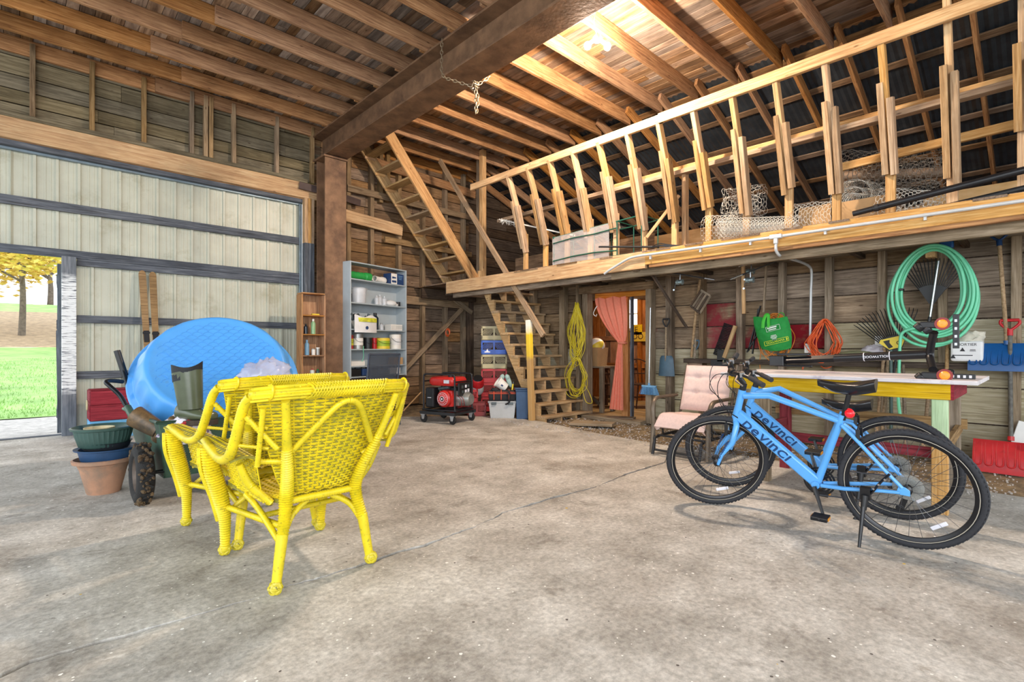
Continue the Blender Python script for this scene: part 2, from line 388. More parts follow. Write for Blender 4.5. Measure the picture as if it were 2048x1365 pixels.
# ================================================================ CEILING: boards, joists
ceil = struct('ceiling', loc=(0, 0, 4.8))
MB().box((1.2, 2, 5.06), (12.2, 14.2, .04)).build('ceiling_light_block', 'dark_timber', ceil, world=True)  # unseen slab added above the boards to block light from the sky
x = -.9; i = 0
while x < 7.22:
    w = R.choice((.115, .13, .14, .15)); y0 = max((5.3 - SA * x) / CA, .0)
    y = y0 - R.uniform(0, 1.5)
    while y < 8.95:
        L_ = R.uniform(1.3, 3.4); y1 = min(y + L_, 8.97)
        plank('ceiling_board', (x + w / 2, y, 5.02 + R.uniform(-.004, .003)), (x + w / 2, y1 - .004, 5.02 + R.uniform(-.004, .003)), w - .004, .022, 'ceiling_board', ceil, up=(1, 0, 0))
        y = y1
    x += w
for k in range(16):
    Y = 8.84 - .583 * k
    if Y < -.2: break
    dx = R.uniform(-.3, .3); xs = 1.6 + .25 * math.sin(k * 2.1)
    plank('joist', (-3.0, Y, 4.905), (xs + .25, Y, 4.905), .2, .045, 'joist_wood', ceil)
    plank('joist', (xs - .3, Y - .05, 4.9), (3.98, Y - .045, 4.9), .2, .045, 'joist_wood', ceil)
    plank('joist', (3.5, Y + .01, 4.905), (7.16, Y + .01, 4.905), .2, .045, 'joist_wood', ceil)
# ================================================================ BACK WALL (metal sliding door wall), face Y=8.85
wb = struct('wall_back', loc=(2, 8.9, 0))
def rows(x0, x1, z0, z1, Y, mat, parent, hgt=(.17, .23), cut=None, name='wall_board'):
    z = z0
    while z < z1 - .03:
        h = min(R.uniform(*hgt), z1 - z); xs = [x0] + sorted(R.uniform(x0 + .3, x1 - .3) for _ in range(1 if (x1 - x0) > 1.5 else 0)) + [x1]
        for a, c in zip(xs, xs[1:]):
            plank(name, (a, Y + R.uniform(0, .01), z + h / 2), (c - .004, Y + R.uniform(0, .01), z + h / 2), h - .011, .022, mat, parent, jit=.002)
        z += h
rows(-.9, 3.72, 3.98, 5.0, 8.86, 'old_board', wb)
rows(3.55, 5.3, 0, 5.0, 8.86, 'wall_board', wb, (.18, .26))
rows(5.3, 7.05, 0, 5.0, 8.86, 'wall_board', wb, (.18, .26))
rows(7.05, 11.3, 2.3, 5.0, 8.86, 'dark_timber', wb, (.2, .26))
MB().box((2.5, 8.99, 4.5), (14, .04, 1.2)).build('wall_backing', 'dark_timber', wb, world=True)
MB().box((5.7, 8.99, 2.0), (4.3, .04, 4.2)).build('wall_backing', 'dark_timber', wb, world=True)
MB().box((9.6, 8.99, 2.6), (5.4, .04, 5)).build('wall_backing', 'dark_timber', wb, world=True)
for X in (-.56, .023, .602, 1.167, 1.748, 1.93, 2.0, 2.316, 2.961, 3.55):
    plank('stud', (X, 8.80, 3.98), (X, 8.80, 4.95), .055, .09, 'stud_wood', wb, up=(1, 0, 0), jit=.006)
plank('sill_plate', (-.9, 8.79, 4.005), (3.45, 8.79, 3.985), .06, .12, 'old_board', wb)
plank('header_beam', (-.9, 8.72, 3.83), (3.62, 8.72, 3.81), .26, .05, 'fresh_wood', wb)
plank('header_beam', (-.9, 8.765, 3.77), (3.52, 8.765, 3.74), .14, .04, 'joist_wood', wb)
plank('header_soffit', (-.9, 8.83, 3.68), (3.4, 8.83, 3.66), .10, .14, 'grey_wood', wb)
# right part studs and girts
for X, z0, z1, mt in ((4.20, 2.2, 4.75, 'stud_wood'), (4.66, 0, 4.95, 'stud_wood'), (5.25, 2.15, 3.4, 'stud_wood'), (5.80, 0, 4.6, 'stud_wood'), (6.36, 0, 4.9, 'stud_wood'), (6.84, 0, 4.9, 'grey_beam'), (5.25, 4.0, 4.95, 'stud_wood'), (5.0, 3.95, 4.95, 'stud_wood'), (4.85, 3.9, 4.9, 'stud_wood')):
    plank('stud', (X, 8.79, z0), (X, 8.79, z1), .075, .11, mt, wb, up=(1, 0, 0), jit=.004)
plank('stud', (6.98, 8.72, 0), (6.98, 8.72, 2.3), .14, .2, 'dark_timber', wb, up=(1, 0, 0))
plank('girt', (4.1, 8.71, 2.10), (7.0, 8.71, 2.06), .16, .05, 'stud_wood', wb)
plank('girt', (4.15, 8.71, 4.02), (7.0, 8.71, 3.98), .12, .05, 'stud_wood', wb)
plank('girt', (4.9, 8.71, 3.2), (7.0, 8.71, 3.17), .11, .05, 'stud_wood', wb)
plank('girt', (4.6, 8.70, 4.62), (7.1, 8.70, 4.5), .17, .05, 'joist_wood', wb)
plank('short_header', (4.02, 8.68, 3.52), (5.26, 8.68, 3.42), .21, .045, 'fresh_wood', wb)
plank('brace', (4.62, 8.66, .1), (6.72, 8.66, 1.98), .09, .045, 'stud_wood', wb)
plank('brace', (6.3, 8.62, 2.25), (6.95, 8.62, 1.9), .09, .04, 'grey_beam', wb)
# door jamb posts of the sliding door
for X, w in ((3.40, .055), (3.46, .055), (3.515, .045)):
    plank('jamb_post', (X, 8.72, 2.92), (X, 8.72, 3.68), w, .12, 'post_wood', wb, up=(1, 0, 0))
    plank('jamb_post', (X, 8.72, 0), (X, 8.72, 2.92), w, .12, 'grey_wood', wb, up=(1, 0, 0))
# ================================================================ SLIDING METAL DOOR
plain('sheet_metal', 'bcbeae', .38, .0, var=.10, scale=3, dirt='9c9a80', dirtc=.36, spec=.5)
plain('trim_metal', '7c8c96', .4, .6, var=.2, scale=6)
plain('steel', '7e6048', .6, .25, var=.35, scale=5, dirt='5c4434', dirtc=.40, bump=.2)
plain('steel_dark', '4a3a36', .6, .2, var=.3, scale=5)
dm = thing('door_1', None, None, (1.5, 8.9, 0), kind='structure')
def sheet(x0, x1, z0, z1, parent, ph=0):
    prof = []; p = x0
    while p < x1 - .001:
        for dx, dy in ((0, 0), (.062, 0), (.066, -.004), (.084, -.004), (.088, 0), (.112, 0), (.116, -.004), (.134, -.004), (.138, 0), (.168, 0), (.178, -.027), (.206, -.027)):
            if p + dx < x1: prof.append((p + dx, dy))
        p += .216
    prof.append((x1, 0)); n = len(prof) - 1
    b = MB().shell(lambda i, j: V((prof[round(i * n)][0], 8.9 + prof[round(i * n)][1], z0 + (z1 - z0) * j)), n, 1, .0015)
    return b.build('corrugated_sheet', 'sheet_metal', parent, world=True)
xs = [-1.0, -.15, .716, 1.58, 2.444, 3.37]
for a, c in zip(xs, xs[1:]): sheet(a, c, 2.40, 3.62, dm)
for a, c in ((.42, .716), (.716, 1.58), (1.58, 2.444), (2.444, 3.37)): sheet(a, c, 0.0, 2.30, dm)
for z, h, x0, x1 in ((2.98, .115, -1, 3.36), (1.525, .10, .45, 3.36), (.78, .10, .43, 3.36), (2.275, .09, .45, 3.36)):
    plank('door_rail', (x0, 8.85, z), (x1, 8.85, z - .012), h, .045, 'grey_wood', dm)
plank('door_rail', (-1, 8.84, 2.375), (3.36, 8.84, 2.36), .105, .045, 'grey_wood', dm)
plank('top_track', (-1, 8.86, 3.615), (3.36, 8.86, 3.60), .035, .05, 'trim_metal', dm)
plank('door_post', (.37, 8.82, 0), (.37, 8.82, 2.33), .145, .10, 'peel_wood', dm, up=(1, 0, 0))
plank('edge_trim', (3.36, 8.83, 0), (3.36, 8.83, 3.6), .04, .06, 'trim_metal', dm, up=(1, 0, 0))
plank('threshold', (-1, 8.93, -.02), (.4, 8.93, -.02), .06, .1, 'grey_wood', dm)
# open leaf of the small wicket door, swung outwards
d2 = thing('door_2', None, None, (.30, 8.98, 0), kind='structure')
plank('leaf', (.315, 8.96, 1.16), (.345, 9.75, 1.16), 2.2, .03, 'sheet_metal', d2, up=(0, 0, 1))
plank('leaf_stile', (.285, 9.0, .02), (.285, 9.0, 2.25), .05, .05, 'grey_wood', d2, up=(0, 1, 0))
for z in (.28, 1.45, 2.05):
    plank('leaf_rail', (.275, 8.99, z), (.30, 9.7, z), .12, .045, 'grey_wood', d2)
plank('leaf_brace', (.27, 9.05, 1.35), (.30, 9.65, .35), .1, .04, 'grey_wood', d2)
# ================================================================ STEEL POST AND BEAM
sp = struct('trim_1', loc=(3.74, 8.33, 0))
b = MB(); b.box((3.72, 8.24, 2.15), (.37, .022, 4.3)); b.box((3.72, 8.56, 2.15), (.37, .022, 4.3)); b.box((3.66, 8.4, 2.15), (.02, .3, 4.3)); b.box((3.72, 8.4, 4.32), (.42, .38, .03))
b.build('steel_post', 'steel', sp, world=True, bevel=.003)
b = MB(); b.box((3.74, 2.0, 4.365), (.38, 13.6, .026)); b.box((3.74, 2.0, 4.787), (.38, 13.6, .026)); b.box((3.74, 2.0, 4.57), (.018, 13.6, .42))
b.build('steel_beam', 'steel', sp, world=True, bevel=.003)
plank('tie_bracket', (3.28, 8.66, 3.87), (3.72, 8.6, 3.83), .12, .02, 'steel_dark', sp)
plank('tie_bracket', (3.85, 8.62, 3.83), (4.38, 8.66, 3.78), .12, .02, 'steel_dark', sp)
# ================================================================ RIGHT WALL face X=7.0
wr = struct('wall_right', loc=(7.05, 3, 0))
ZR = [-.1, .37, .74, 1.13, 1.44, 1.765, 2.07, 2.34]
def rrow(y0, y1, z0, z1, mt):
    plank('wall_board', (7.011 + R.uniform(0, .008), y0, (z0 + z1) / 2), (7.011 + R.uniform(0, .008), y1 - .004, (z0 + z1) / 2), z1 - z0 - .012, .022, mt, wr, jit=.002)
ST = [-1.0, .237, .781, 1.303, 1.825, 2.349, 2.87, 3.403, 3.909, 4.28]
for i, (z0, z1) in enumerate(zip(ZR, ZR[1:])):
    cuts = [-1.2] + [q for q in ST[1:-1] if R.random() < (.45 if i not in (3, 4) else 1)] + [4.28]
    for a, c in zip(cuts, cuts[1:]):
        mt = 'side_board'
        if i <= 1: mt = 'white_board'
        if i == 2: mt = 'white_board' if R.random() < .6 else 'side_board'
        if i == 3 and a > 2.2 and a < 2.4: mt = 'red_board'
        if i in (3, 4) and 2.8 < a < 2.95: mt = 'red_board'
        if i == 3 and 1.8 < a < 1.9: mt = 'red_board'
        if i in (2, 3) and a > 3.85: mt = 'faint_red_board'
        if i == 3 and a < 1.6: mt = 'white_board'
        rrow(a, c, z0, z1, mt)
    if z1 <= 2.08 or True:
        rrow(5.44, 6.9, z0, z1, 'white_board' if 2 <= i <= 3 and R.random() < .4 else 'side_board'); rrow(6.9, 8.85, z0, z1, 'side_board')
for Y in ST[1:-1]:
    w = .075 + R.uniform(-.01, .02)
    plank('stud', (6.94, Y, -.05), (6.94, Y, 2.3), w, .11, 'side_board' if Y > 2.5 else 'grey_beam', wr, up=(0, 1, 0), jit=.006)
plank('stud', (6.94, 6.0, 0), (6.94, 6.0, 2.3), .12, .11, 'grey_beam', wr, up=(0, 1, 0), jit=.004)
plank('stud', (6.94, 6.75, 0), (6.94, 6.75, 2.3), .12, .11, 'grey_beam', wr, up=(0, 1, 0), jit=.004)
plank('stud', (6.9, 5.62, 0), (6.9, 5.62, 2.25), .05, .1, 'grey_beam', wr, up=(0, 1, 0), jit=.004)
plank('door_post', (6.95, 5.47, -.02), (6.95, 5.47, 2.1), .11, .15, 'grey_beam', wr, up=(0, 1, 0))
plank('door_post', (6.95, 4.24, -.02), (6.95, 4.24, 2.2), .10, .15, 'grey_beam', wr, up=(0, 1, 0))
plank('door_lintel', (6.93, 4.15, 2.10), (6.93, 5.6, 2.12), .12, .12, 'side_board', wr)
rrow(4.28, 5.44, 2.16, 2.34, 'side_board')
plank('ledge', (6.86, -.4, .96), (6.86, 3.6, .96), .06, .2, 'dark_timber', wr)
plank('wall_plate', (6.9, -.5, 2.27), (6.9, 8.7, 2.27), .1, .16, 'grey_beam', wr)
# knee boards above the loft deck
for a, c, mt, h in ((-.6, .95, 'plywood', .42), (.95, 1.9, 'plywood', .32), (1.9, 3.1, 'post_wood', .36), (3.1, 4.2, 'plywood', .5), (4.2, 5.5, 'wall_board', .55), (5.5, 6.3, 'wall_board', .5), (6.3, 7.3, 'wall_board', .55)):
    plank('knee_board', (7.0, a, 2.36 + h / 2), (7.0, c, 2.36 + h / 2), h, .02, mt, wr)
# ================================================================ LOFT
lf = struct('trim_2', loc=(5.6, 3, 2.3))
plank('loft_beam', (5.625, 3.50, 2.25), (5.625, 7.70, 2.25), .215, .05, 'fresh_wood', lf)
plank('loft_beam', (5.625, -.9, 2.27), (5.625, 3.50, 2.27), .17, .05, 'fresh_wood', lf)
plank('loft_beam', (5.63, -.9, 2.17), (5.63, 3.45, 2.17), .05, .04, 'joist_wood', lf)
plank('lower_beam', (5.75, -.9, 2.15), (5.75, 4.1, 2.15), .17, .05, 'grey_beam', lf)
plank('lower_beam', (5.75, 4.1, 2.13), (5.75, 7.66, 2.13), .12, .05, 'side_board', lf)
plank('landing_beam', (5.62, 7.72, 2.22), (6.98, 7.72, 2.22), .2, .05, 'dark_timber', lf)
plank('landing_beam', (5.62, 8.55, 2.22), (6.98, 8.55, 2.22), .2, .05, 'dark_timber', lf)
for Y in (-.3, .6, 1.5, 2.4, 3.3, 4.2, 5.1, 6.0, 6.9):
    plank('loft_joist', (5.78, Y, 2.25), (11.3, Y, 2.25), .16, .05, 'dark_timber', lf)
Y = -.95
while Y < 8.7:
    w = R.uniform(.17, .23)
    e = R.uniform(-.012, .012)
    # the stair comes up through the deck
    x0 = 5.60 + e if Y < 5.95 or Y > 7.68 else None
    if x0 is not None and Y < 5.95: plank('deck_board', (x0, Y + w / 2, 2.35), (11.3, Y + w / 2, 2.35), w - .006, .022, 'wall_board', lf, up=(0, 1, 0))
    elif x0 is not None: plank('deck_board', (5.64, Y + w / 2, 2.35), (11.3, Y + w / 2, 2.35), w - .006, .022, 'wall_board', lf, up=(0, 1, 0))
    else: plank('deck_board', (7.0, Y + w / 2, 2.35), (11.3, Y + w / 2, 2.35), w - .006, .022, 'wall_board', lf, up=(0, 1, 0))
    Y += w
# scabbed posts leaning to the rail
rail_x, rail_z = 5.42, 3.81
for k in range(15):
    Yp = 5.84 - .4375 * k + .002
    if Yp < -.35: break
    top = V((rail_x + .02, Yp, rail_z + (.1 if k < 9 else .55))); j = lambda s: R.uniform(-s, s)
    mid0 = 3.42 + j(.06)
    ln = k < 11
    tx = 5.44; bx = 5.83
    def xa(z): return bx + (tx - bx) * max(0., (z - 2.95) / (3.9 - 2.95)) if z > 2.95 else bx
    plank('post', (bx, Yp, 2.36), (bx, Yp, 2.98), .075, .05, 'fresh_wood', lf, up=(0, 1, 0))
    lo = 2.70 + j(.08) if k < 13 else 2.9
    plank('scab_board', (bx - .02, Yp + .03, lo), (xa(3.5) - .03, Yp + .03, 3.50 + j(.04)), .05, .11, 'post_wood', lf, up=(0, 1, 0))
    plank('scab_board', (bx - .03, Yp - .035, lo + j(.08)), (xa(3.42) - .03, Yp - .035, 3.42 + j(.05)), .05, .1, 'post_wood', lf, up=(0, 1, 0))
    plank('post', (bx - .01, Yp, 2.9), (tx + .0, Yp, 3.85 + (0 if k < 12 else .3)), .05, .09, 'fresh_wood', lf, up=(0, 1, 0))
plank('rail', (rail_x, -.9, 3.86), (rail_x, 3.2, 3.86), .115, .045, 'fresh_wood', lf)
plank('rail', (rail_x + .01, 3.15, 3.855), (rail_x + .01, 6.75, 3.855), .105, .045, 'fresh_wood', lf)
plank('mid_rail', (5.98, -.9, 3.40), (5.98, 4.2, 3.40), .055, .1, 'fresh_wood', lf)
plank('mid_rail', (5.93, -.9, 3.34), (5.93, 6.6, 3.34), .055, .1, 'post_wood', lf)
plank('brace_board', (6.0, .1, 3.02), (6.0, 1.55, 2.98), .08, .04, 'fresh_wood', lf)
plank('upright', (5.98, 3.16, 2.36), (5.98, 3.16, 3.35), .05, .09, 'fresh_wood', lf, up=(0, 1, 0))
plank('brace', (5.72, 3.55, 2.55), (5.9, 3.2, 3.05), .04, .03, 'post_wood', lf)
# landing newel under the joist
plank('landing_post', (6.40, 7.60, 2.36), (6.40, 7.60, 4.98), .10, .1, 'fresh_wood', lf, up=(0, 1, 0))
plank('landing_post', (6.31, 7.56, 2.36), (6.31, 7.56, 2.62), .05, .1, 'fresh_wood', lf, up=(0, 1, 0))
plank('landing_post', (6.55, 7.9, 2.36), (6.55, 7.9, 4.9), .07, .08, 'stud_wood', lf, up=(0, 1, 0))
# ================================================================ LOW ROOF over the loft
rf = struct('trim_3', loc=(7.1, 3, 4.9))
plain('roof_metal', '58626c', .35, .7, var=.25, scale=4)
SL = .37
def rz(x): return 5.0 - SL * (x - 7.1)
for k in range(17):
    Yr = 8.79 - .583 * k - .04
    if Yr < -.9: break
    plank('rafter', (6.95, Yr, rz(6.95) - .08), (11.2, Yr, rz(11.2) - .08), .15, .045, 'joist_wood', rf)
for i in range(7):
    xx = 7.3 + .62 * i
    plank('purlin', (xx, -1, rz(xx) + .01), (xx, 8.85, rz(xx) + .01), .10, .025, 'wall_board', rf, up=(1, 0, -SL))
def rsheet(y0, y1):
    n = int((y1 - y0) / .04)
    MB().shell(lambda i, j: V((6.7 + 4.7 * j, y0 + (y1 - y0) * i, rz(6.7 + 4.7 * j) + .04 + .008 * math.cos(PI * round(i * n)))), n, 1, .002).build('roof_sheet', 'roof_metal', rf, world=True)
y = -1.6
while y < 8.9: rsheet(y, y + .8); y += .78
MB().box((11.3, 3.9, 2.6), (.04, 10.4, 2.2)).build('eave_wall', 'dark_timber', rf, world=True)
MB().box((9.2, -1.3, 3.6), (4.6, .04, 3.0)).build('loft_light_block', 'dark_timber', rf, world=True)  # unseen wall added at the near end to keep the loft dark
# ================================================================ ROOM BEYOND THE DOORWAY
br = struct('wall_far', loc=(9.6, 5, 0))
y = 2.6
while y < 8.0:
    w = R.uniform(.13, .19); plank('wall_board', (9.62, y + w / 2, 0), (9.62, y + w / 2, 2.4), w - .005, .02, 'room_board', br, up=(0, 1, 0)); y += w
x = 7.06
while x < 9.65:
    w = R.uniform(.13, .19)
    plank('wall_board', (x + w / 2, 7.6, 0), (x + w / 2, 7.6, 2.4), w - .005, .02, 'room_board', br, up=(1, 0, 0))
    plank('wall_board', (x + w / 2, 2.7, 0), (x + w / 2, 2.7, 2.4), w - .005, .02, 'room_board', br, up=(1, 0, 0)); x += w
for z in (.75, 1.35): plank('wall_rail', (9.58, 2.7, z), (9.58, 7.6, z), .1, .04, 'room_board', br)
for Y in (5.2, 6.1): plank('wall_post', (9.56, Y, 0), (9.56, Y, 2.4), .09, .08, 'room_board', br, up=(0, 1, 0))
fb = struct('floor_far', loc=(8.3, 5, 0))
x = 6.95
while x < 9.6:
    w = R.uniform(.11, .15); plank('floor_plank', (x + w / 2, 2.7, -.012), (x + w / 2, 7.6, -.012), w - .004, .02, 'stair_wood', fb, up=(1, 0, 0)); x += w
plank('door_sill', (6.82, 4.28, -.01), (6.82, 5.42, -.01), .2, .06, 'grey_beam', fb, up=(1, 0, 0))
# inner orange frame
plank('inner_frame', (7.12, 4.3, 2.03), (7.12, 5.42, 2.03), .11, .05, 'door_frame_wood', br)
yq = PX(1250, 700, 7.2).y; plank('inner_frame', (7.22, yq, 0), (7.22, yq, 1.99), .12, .06, 'door_frame_wood', br, up=(0, 1, 0))
yq = PX(1264, 700, 7.17).y; plank('inner_jamb', (7.17, yq, 0), (7.17, yq, 1.98), .035, .07, 'grey_wood', br, up=(0, 1, 0))
lp = bpy.data.lights.new('back_room_lamp', 'POINT'); lp.energy = 55; lp.color = (1, .78, .5); lp.shadow_soft_size = .15
lo_ = bpy.data.objects.new('back_room_lamp', lp); COL.objects.link(lo_); lo_.location = (8.3, 5.4, 2.15)
# backing added behind the right wall so that no daylight shows in the joints
MB().box((7.05, 1.6, 1.1), (.03, 5.3, 2.5)).build('wall_backing', 'dark_timber', wr, world=True)
MB().box((7.05, 7.2, 1.1), (.03, 3.4, 2.5)).build('wall_backing', 'dark_timber', wr, world=True)
# ================================================================ LOWER STAIR FLIGHT
def newel_mat():
    m, nt, b, N, L = newmat('newel_paint'); tc = N('ShaderNodeTexCoord'); sx = N('ShaderNodeSeparateXYZ'); L(tc.outputs['Object'], sx.inputs[0])
    n1 = N('ShaderNodeTexNoise', i_Scale=14., i_Detail=6.); L(tc.outputs['Object'], n1.inputs['Vector'])
    q = N('ShaderNodeMath', operation='MULTIPLY_ADD'); L(n1.outputs[0], q.inputs[0]); q.inputs[1].default_value = .16; L(sx.outputs[0], q.inputs[2])
    mr = N('ShaderNodeMapRange'); L(q.outputs[0], mr.inputs[0]); mr.inputs[1].default_value = -.72; mr.inputs[2].default_value = .88
    r = ramp(N, [(.60, lin('b9935c')), (.66, lin('e8c23a')), (.84, lin('f2d030')), (.93, lin('f4f2e2'))]); L(mr.outputs[0], r.inputs[0])
    L(r.outputs[0], b.inputs['Base Color']); b.inputs['Roughness'].default_value = .6; return m
_MD['newel_paint'] = newel_mat
st = thing('staircase', 'lower open wooden stair with twelve treads rising from gravel to loft', 'staircase', (6.36, 6.0, 0))
SR, SRUN, SY0, SZ0, NT = .19, .12, 5.39, .05, 12
for i in range(NT):
    y, z = SY0 + SRUN * i, SZ0 + SR * i
    plank('tread', (5.80, y + .09, z), (6.97, y + .09, z), .19, .038, 'stair_wood', st, up=(0, 1, 0), jit=.004)
for X in (5.83, 6.2, 6.57, 6.93):
    pts = [(SY0 + .01, -.05)]
    for i in range(NT):
        y, z = SY0 + SRUN * i + .01, SZ0 + SR * i - .02
        pts += [(y, z), (y + SRUN, z)]
    pts += [(SY0 + SRUN * NT + .06, 2.12), (SY0 + .22, -.05)]
    b = MB(); b.prism(pts, -.02, .02); M = Matrix(((0, 0, 1, X), (1, 0, 0, 0), (0, 1, 0, 0), (0, 0, 0, 1)))
    b.build('stringer', 'stair_wood', st, M=M, world=True)
plank('newel_post', (5.73, 5.61, 0), (5.725, 5.67, 1.58), .085, .075, 'newel_paint', st, up=(0, 1, 0))
plank('handrail', (5.73, 5.36, 1.33), (5.73, 8.08, 4.74), .09, .045, 'post_wood', st)
su = thing('staircase', 'upper stair flight rising left along back wall to ceiling beam', 'staircase', (5.3, 8.0, 2.36))
a0, a1 = V((6.27, 0, 2.38)), V((4.30, 0, 4.78))
for Y, mt in ((7.60, 'stringer_wood'), (8.45, 'stair_wood')):
    plank('stringer', (a0.x, Y, a0.z), (a1.x, Y, a1.z), .2, .042, mt, su)
for i in range(1, 10):
    t = i / 9.7; p = a0.lerp(a1, t)
    plank('tread', (p.x + .0, 7.62, p.z - .02), (p.x + .0, 8.43, p.z - .02), .19, .036, 'stair_wood', su, up=(1, 0, 0))
    plank('cleat', (p.x - .1, 8.42, p.z - .055), (p.x + .1, 8.42, p.z - .055), .05, .025, 'fresh_wood', su)
# ================================================================ CEILING LAMP
def emis(name, col, s):
    def mk():
        m, nt, b, N, L = newmat(name); b.inputs['Base Color'].default_value = (1, 1, 1, 1)
        b.inputs['Emission Color'].default_value = tuple(lin(col)) + (1,); b.inputs['Emission Strength'].default_value = s; return m
    _MD[name] = mk
emis('bulb_glow', 'ffe9d2', 3600)
plain('white_plastic', 'e8e6e0', .4, var=.06); plain('black_plastic', '1c1d20', .45, var=.3, scale=20); plain('cable_white', 'd8d4c8', .5)
c = PZ(1195, 82, 4.42)
lm = thing('ceiling_lamp', 'bare twin bulb lamp hanging under ceiling boards', 'lamp', c)
b = MB(); b.lathe([(.001, .0), (.045, .0), (.05, .03), (.03, .06), (.001, .06)], 14, T(0, 0, 0)); b.build('socket_base', 'white_plastic', lm, smooth=50)
b = MB(); b.tube(spl([(0, 0, .05), (-.02, .03, .2), (.02, .05, .38), (-.03, .06, .58)]), .006, 6); b.build('cord', 'cable_white', lm)
for d in ((-.055, .045), (.055, -.045)):
    b = MB(); b.cyl((d[0] * .5, d[1] * .5, .01), (d[0], d[1], -.02), .02, 10); s_ = b.build('socket', 'white_plastic', lm, smooth=50)
    b = MB(); b.sph((d[0] * 1.5, d[1] * 1.5, -.055), .036, 10, (1, 1, 1.15)); b.build('bulb', 'bulb_glow', lm, smooth=80)
# ================================================================ CHAIN on the steel beam
plain('chain_steel', '9a8a72', .45, .7, var=.3, scale=40)
def chain(P, pitch=.042):
    pts = [V(p) for p in P]; b = MB(); d = 0; k = 0
    seg = spl(pts, 20); acc = 0; last = seg[0]; out = [seg[0]]
    for q in seg[1:]:
        acc += (q - last).length; last = q
        if acc >= pitch: out.append(q); acc = 0
    for i in range(len(out) - 1):
        z = (out[i + 1] - out[i]).normalized(); x, y, _ = frame(z, (.3, .5, .2)); cc = (out[i] + out[i + 1]) / 2
        m = basis(cc, z, x if i % 2 else y, (z.cross(x if i % 2 else y)))
        ring = [m @ V((.029 * math.cos(t), .015 * math.sin(t), 0)) for t in [2 * PI * j / 10 for j in range(10)]]
        b.tube(ring, .0055, 5, closed=True)
    return b
ch = thing('hanging_chain', 'rusty steel chain looped round the steel beam with knotted end', 'chain', (3.66, 4.75, 4.35))
pA = V((3.54, 4.95, 4.80)); 
chain([pA, (3.535, 4.95, 4.6), (3.535, 4.93, 4.36), (3.60, 4.80, 4.27), (3.70, 4.66, 4.20), (3.76, 4.6, 4.19)]).build('loop', 'chain_steel', ch, world=True)
chain([(3.76, 4.6, 4.19), (3.85, 4.55, 4.26), (3.94, 4.52, 4.35)]).build('loop', 'chain_steel', ch, world=True)
chain([(3.76, 4.6, 4.19), (3.77, 4.6, 4.0), (3.765, 4.6, 3.85)]).build('tail', 'chain_steel', ch, world=True)
chain([(3.785, 4.6, 4.15), (3.79, 4.59, 4.0), (3.77, 4.6, 3.86)]).build('tail', 'chain_steel', ch, world=True)
b = MB()
for i in range(9): b.tube(spl([V((3.76, 4.6, 4.19)) + V((R.uniform(-.05, .05), R.uniform(-.05, .05), R.uniform(-.05, .05))) for _ in range(5)], 5), .006, 5)
b.build('knot', 'chain_steel', ch, world=True)
# ================================================================ CONDUIT
plain('conduit_grey', 'c4c6c6', .35, .2, var=.06)
cd = thing('conduit_pipe', 'grey electrical conduit along loft beam with drop to the wall', 'pipe', (5.58, 2, 2.33))
b = MB(); b.tube(spl([(5.57, 4.10, 2.13), (5.57, 4.02, 2.17), (5.57, 3.86, 2.235), (5.57, 3.72, 2.285), (5.57, 3.58, 2.30), (5.57, 3.4, 2.298)], 5) + [V((5.57, 2.0, 2.285)), V((5.57, -.6, 2.28))], .016, 10); b.build('long_run', 'conduit_grey', cd, smooth=60, world=True)
jb = PX(1552, 478, 5.565)
b = MB(); b.box((5.56, jb.y, 2.285), (.045, .12, .045)); b.box((5.56, jb.y, 2.245), (.04, .04, .07)); b.build('tee_box', 'conduit_grey', cd, bevel=.008, world=True)
e1 = PX(1553, 505, 5.6); 
b = MB(); b.tube(spl([(5.565, jb.y, 2.26), (5.565, jb.y, e1.z + .02), (5.62, jb.y - .01, e1.z - .03)], 5) + spl([PX(1560, 512, 5.75), PX(1600, 524, 6.5), PX(1618, 533, 6.78), PX(1623, 545, 6.84), PX(1622, 580, 6.86)], 6) + [PX(1621, 640, 6.87), PX(1620, 700, 6.87)], .0155, 10); b.build('drop', 'conduit_grey', cd, smooth=60, world=True)
for u_, v_ in ((1300, 512), (1400, 500), (1500, 486), (1650, 465), (1850, 435)):
    p = PX(u_, v_, 5.57); MB().box((5.585, p.y, 2.27), (.03, .02, .06)).build('clip', 'conduit_grey', cd, world=True)
# wall sockets
for (u_, v_), lb in (((1616, 697), 'white double socket box under orange cord coil'), ((1758, 683), 'white switch plate beside yellow rake head')):
    p = PX(u_, v_, 6.87); t = thing('wall_socket', lb, 'socket', p)
    MB().box((0, 0, 0), (.03, .075, .115)).build('plate', 'white_plastic', t, bevel=.006)
    for dz in (.025, -.025): MB().box((-.017, 0, dz), (.006, .03, .03)).build('outlet', 'cable_white', t, bevel=.003)
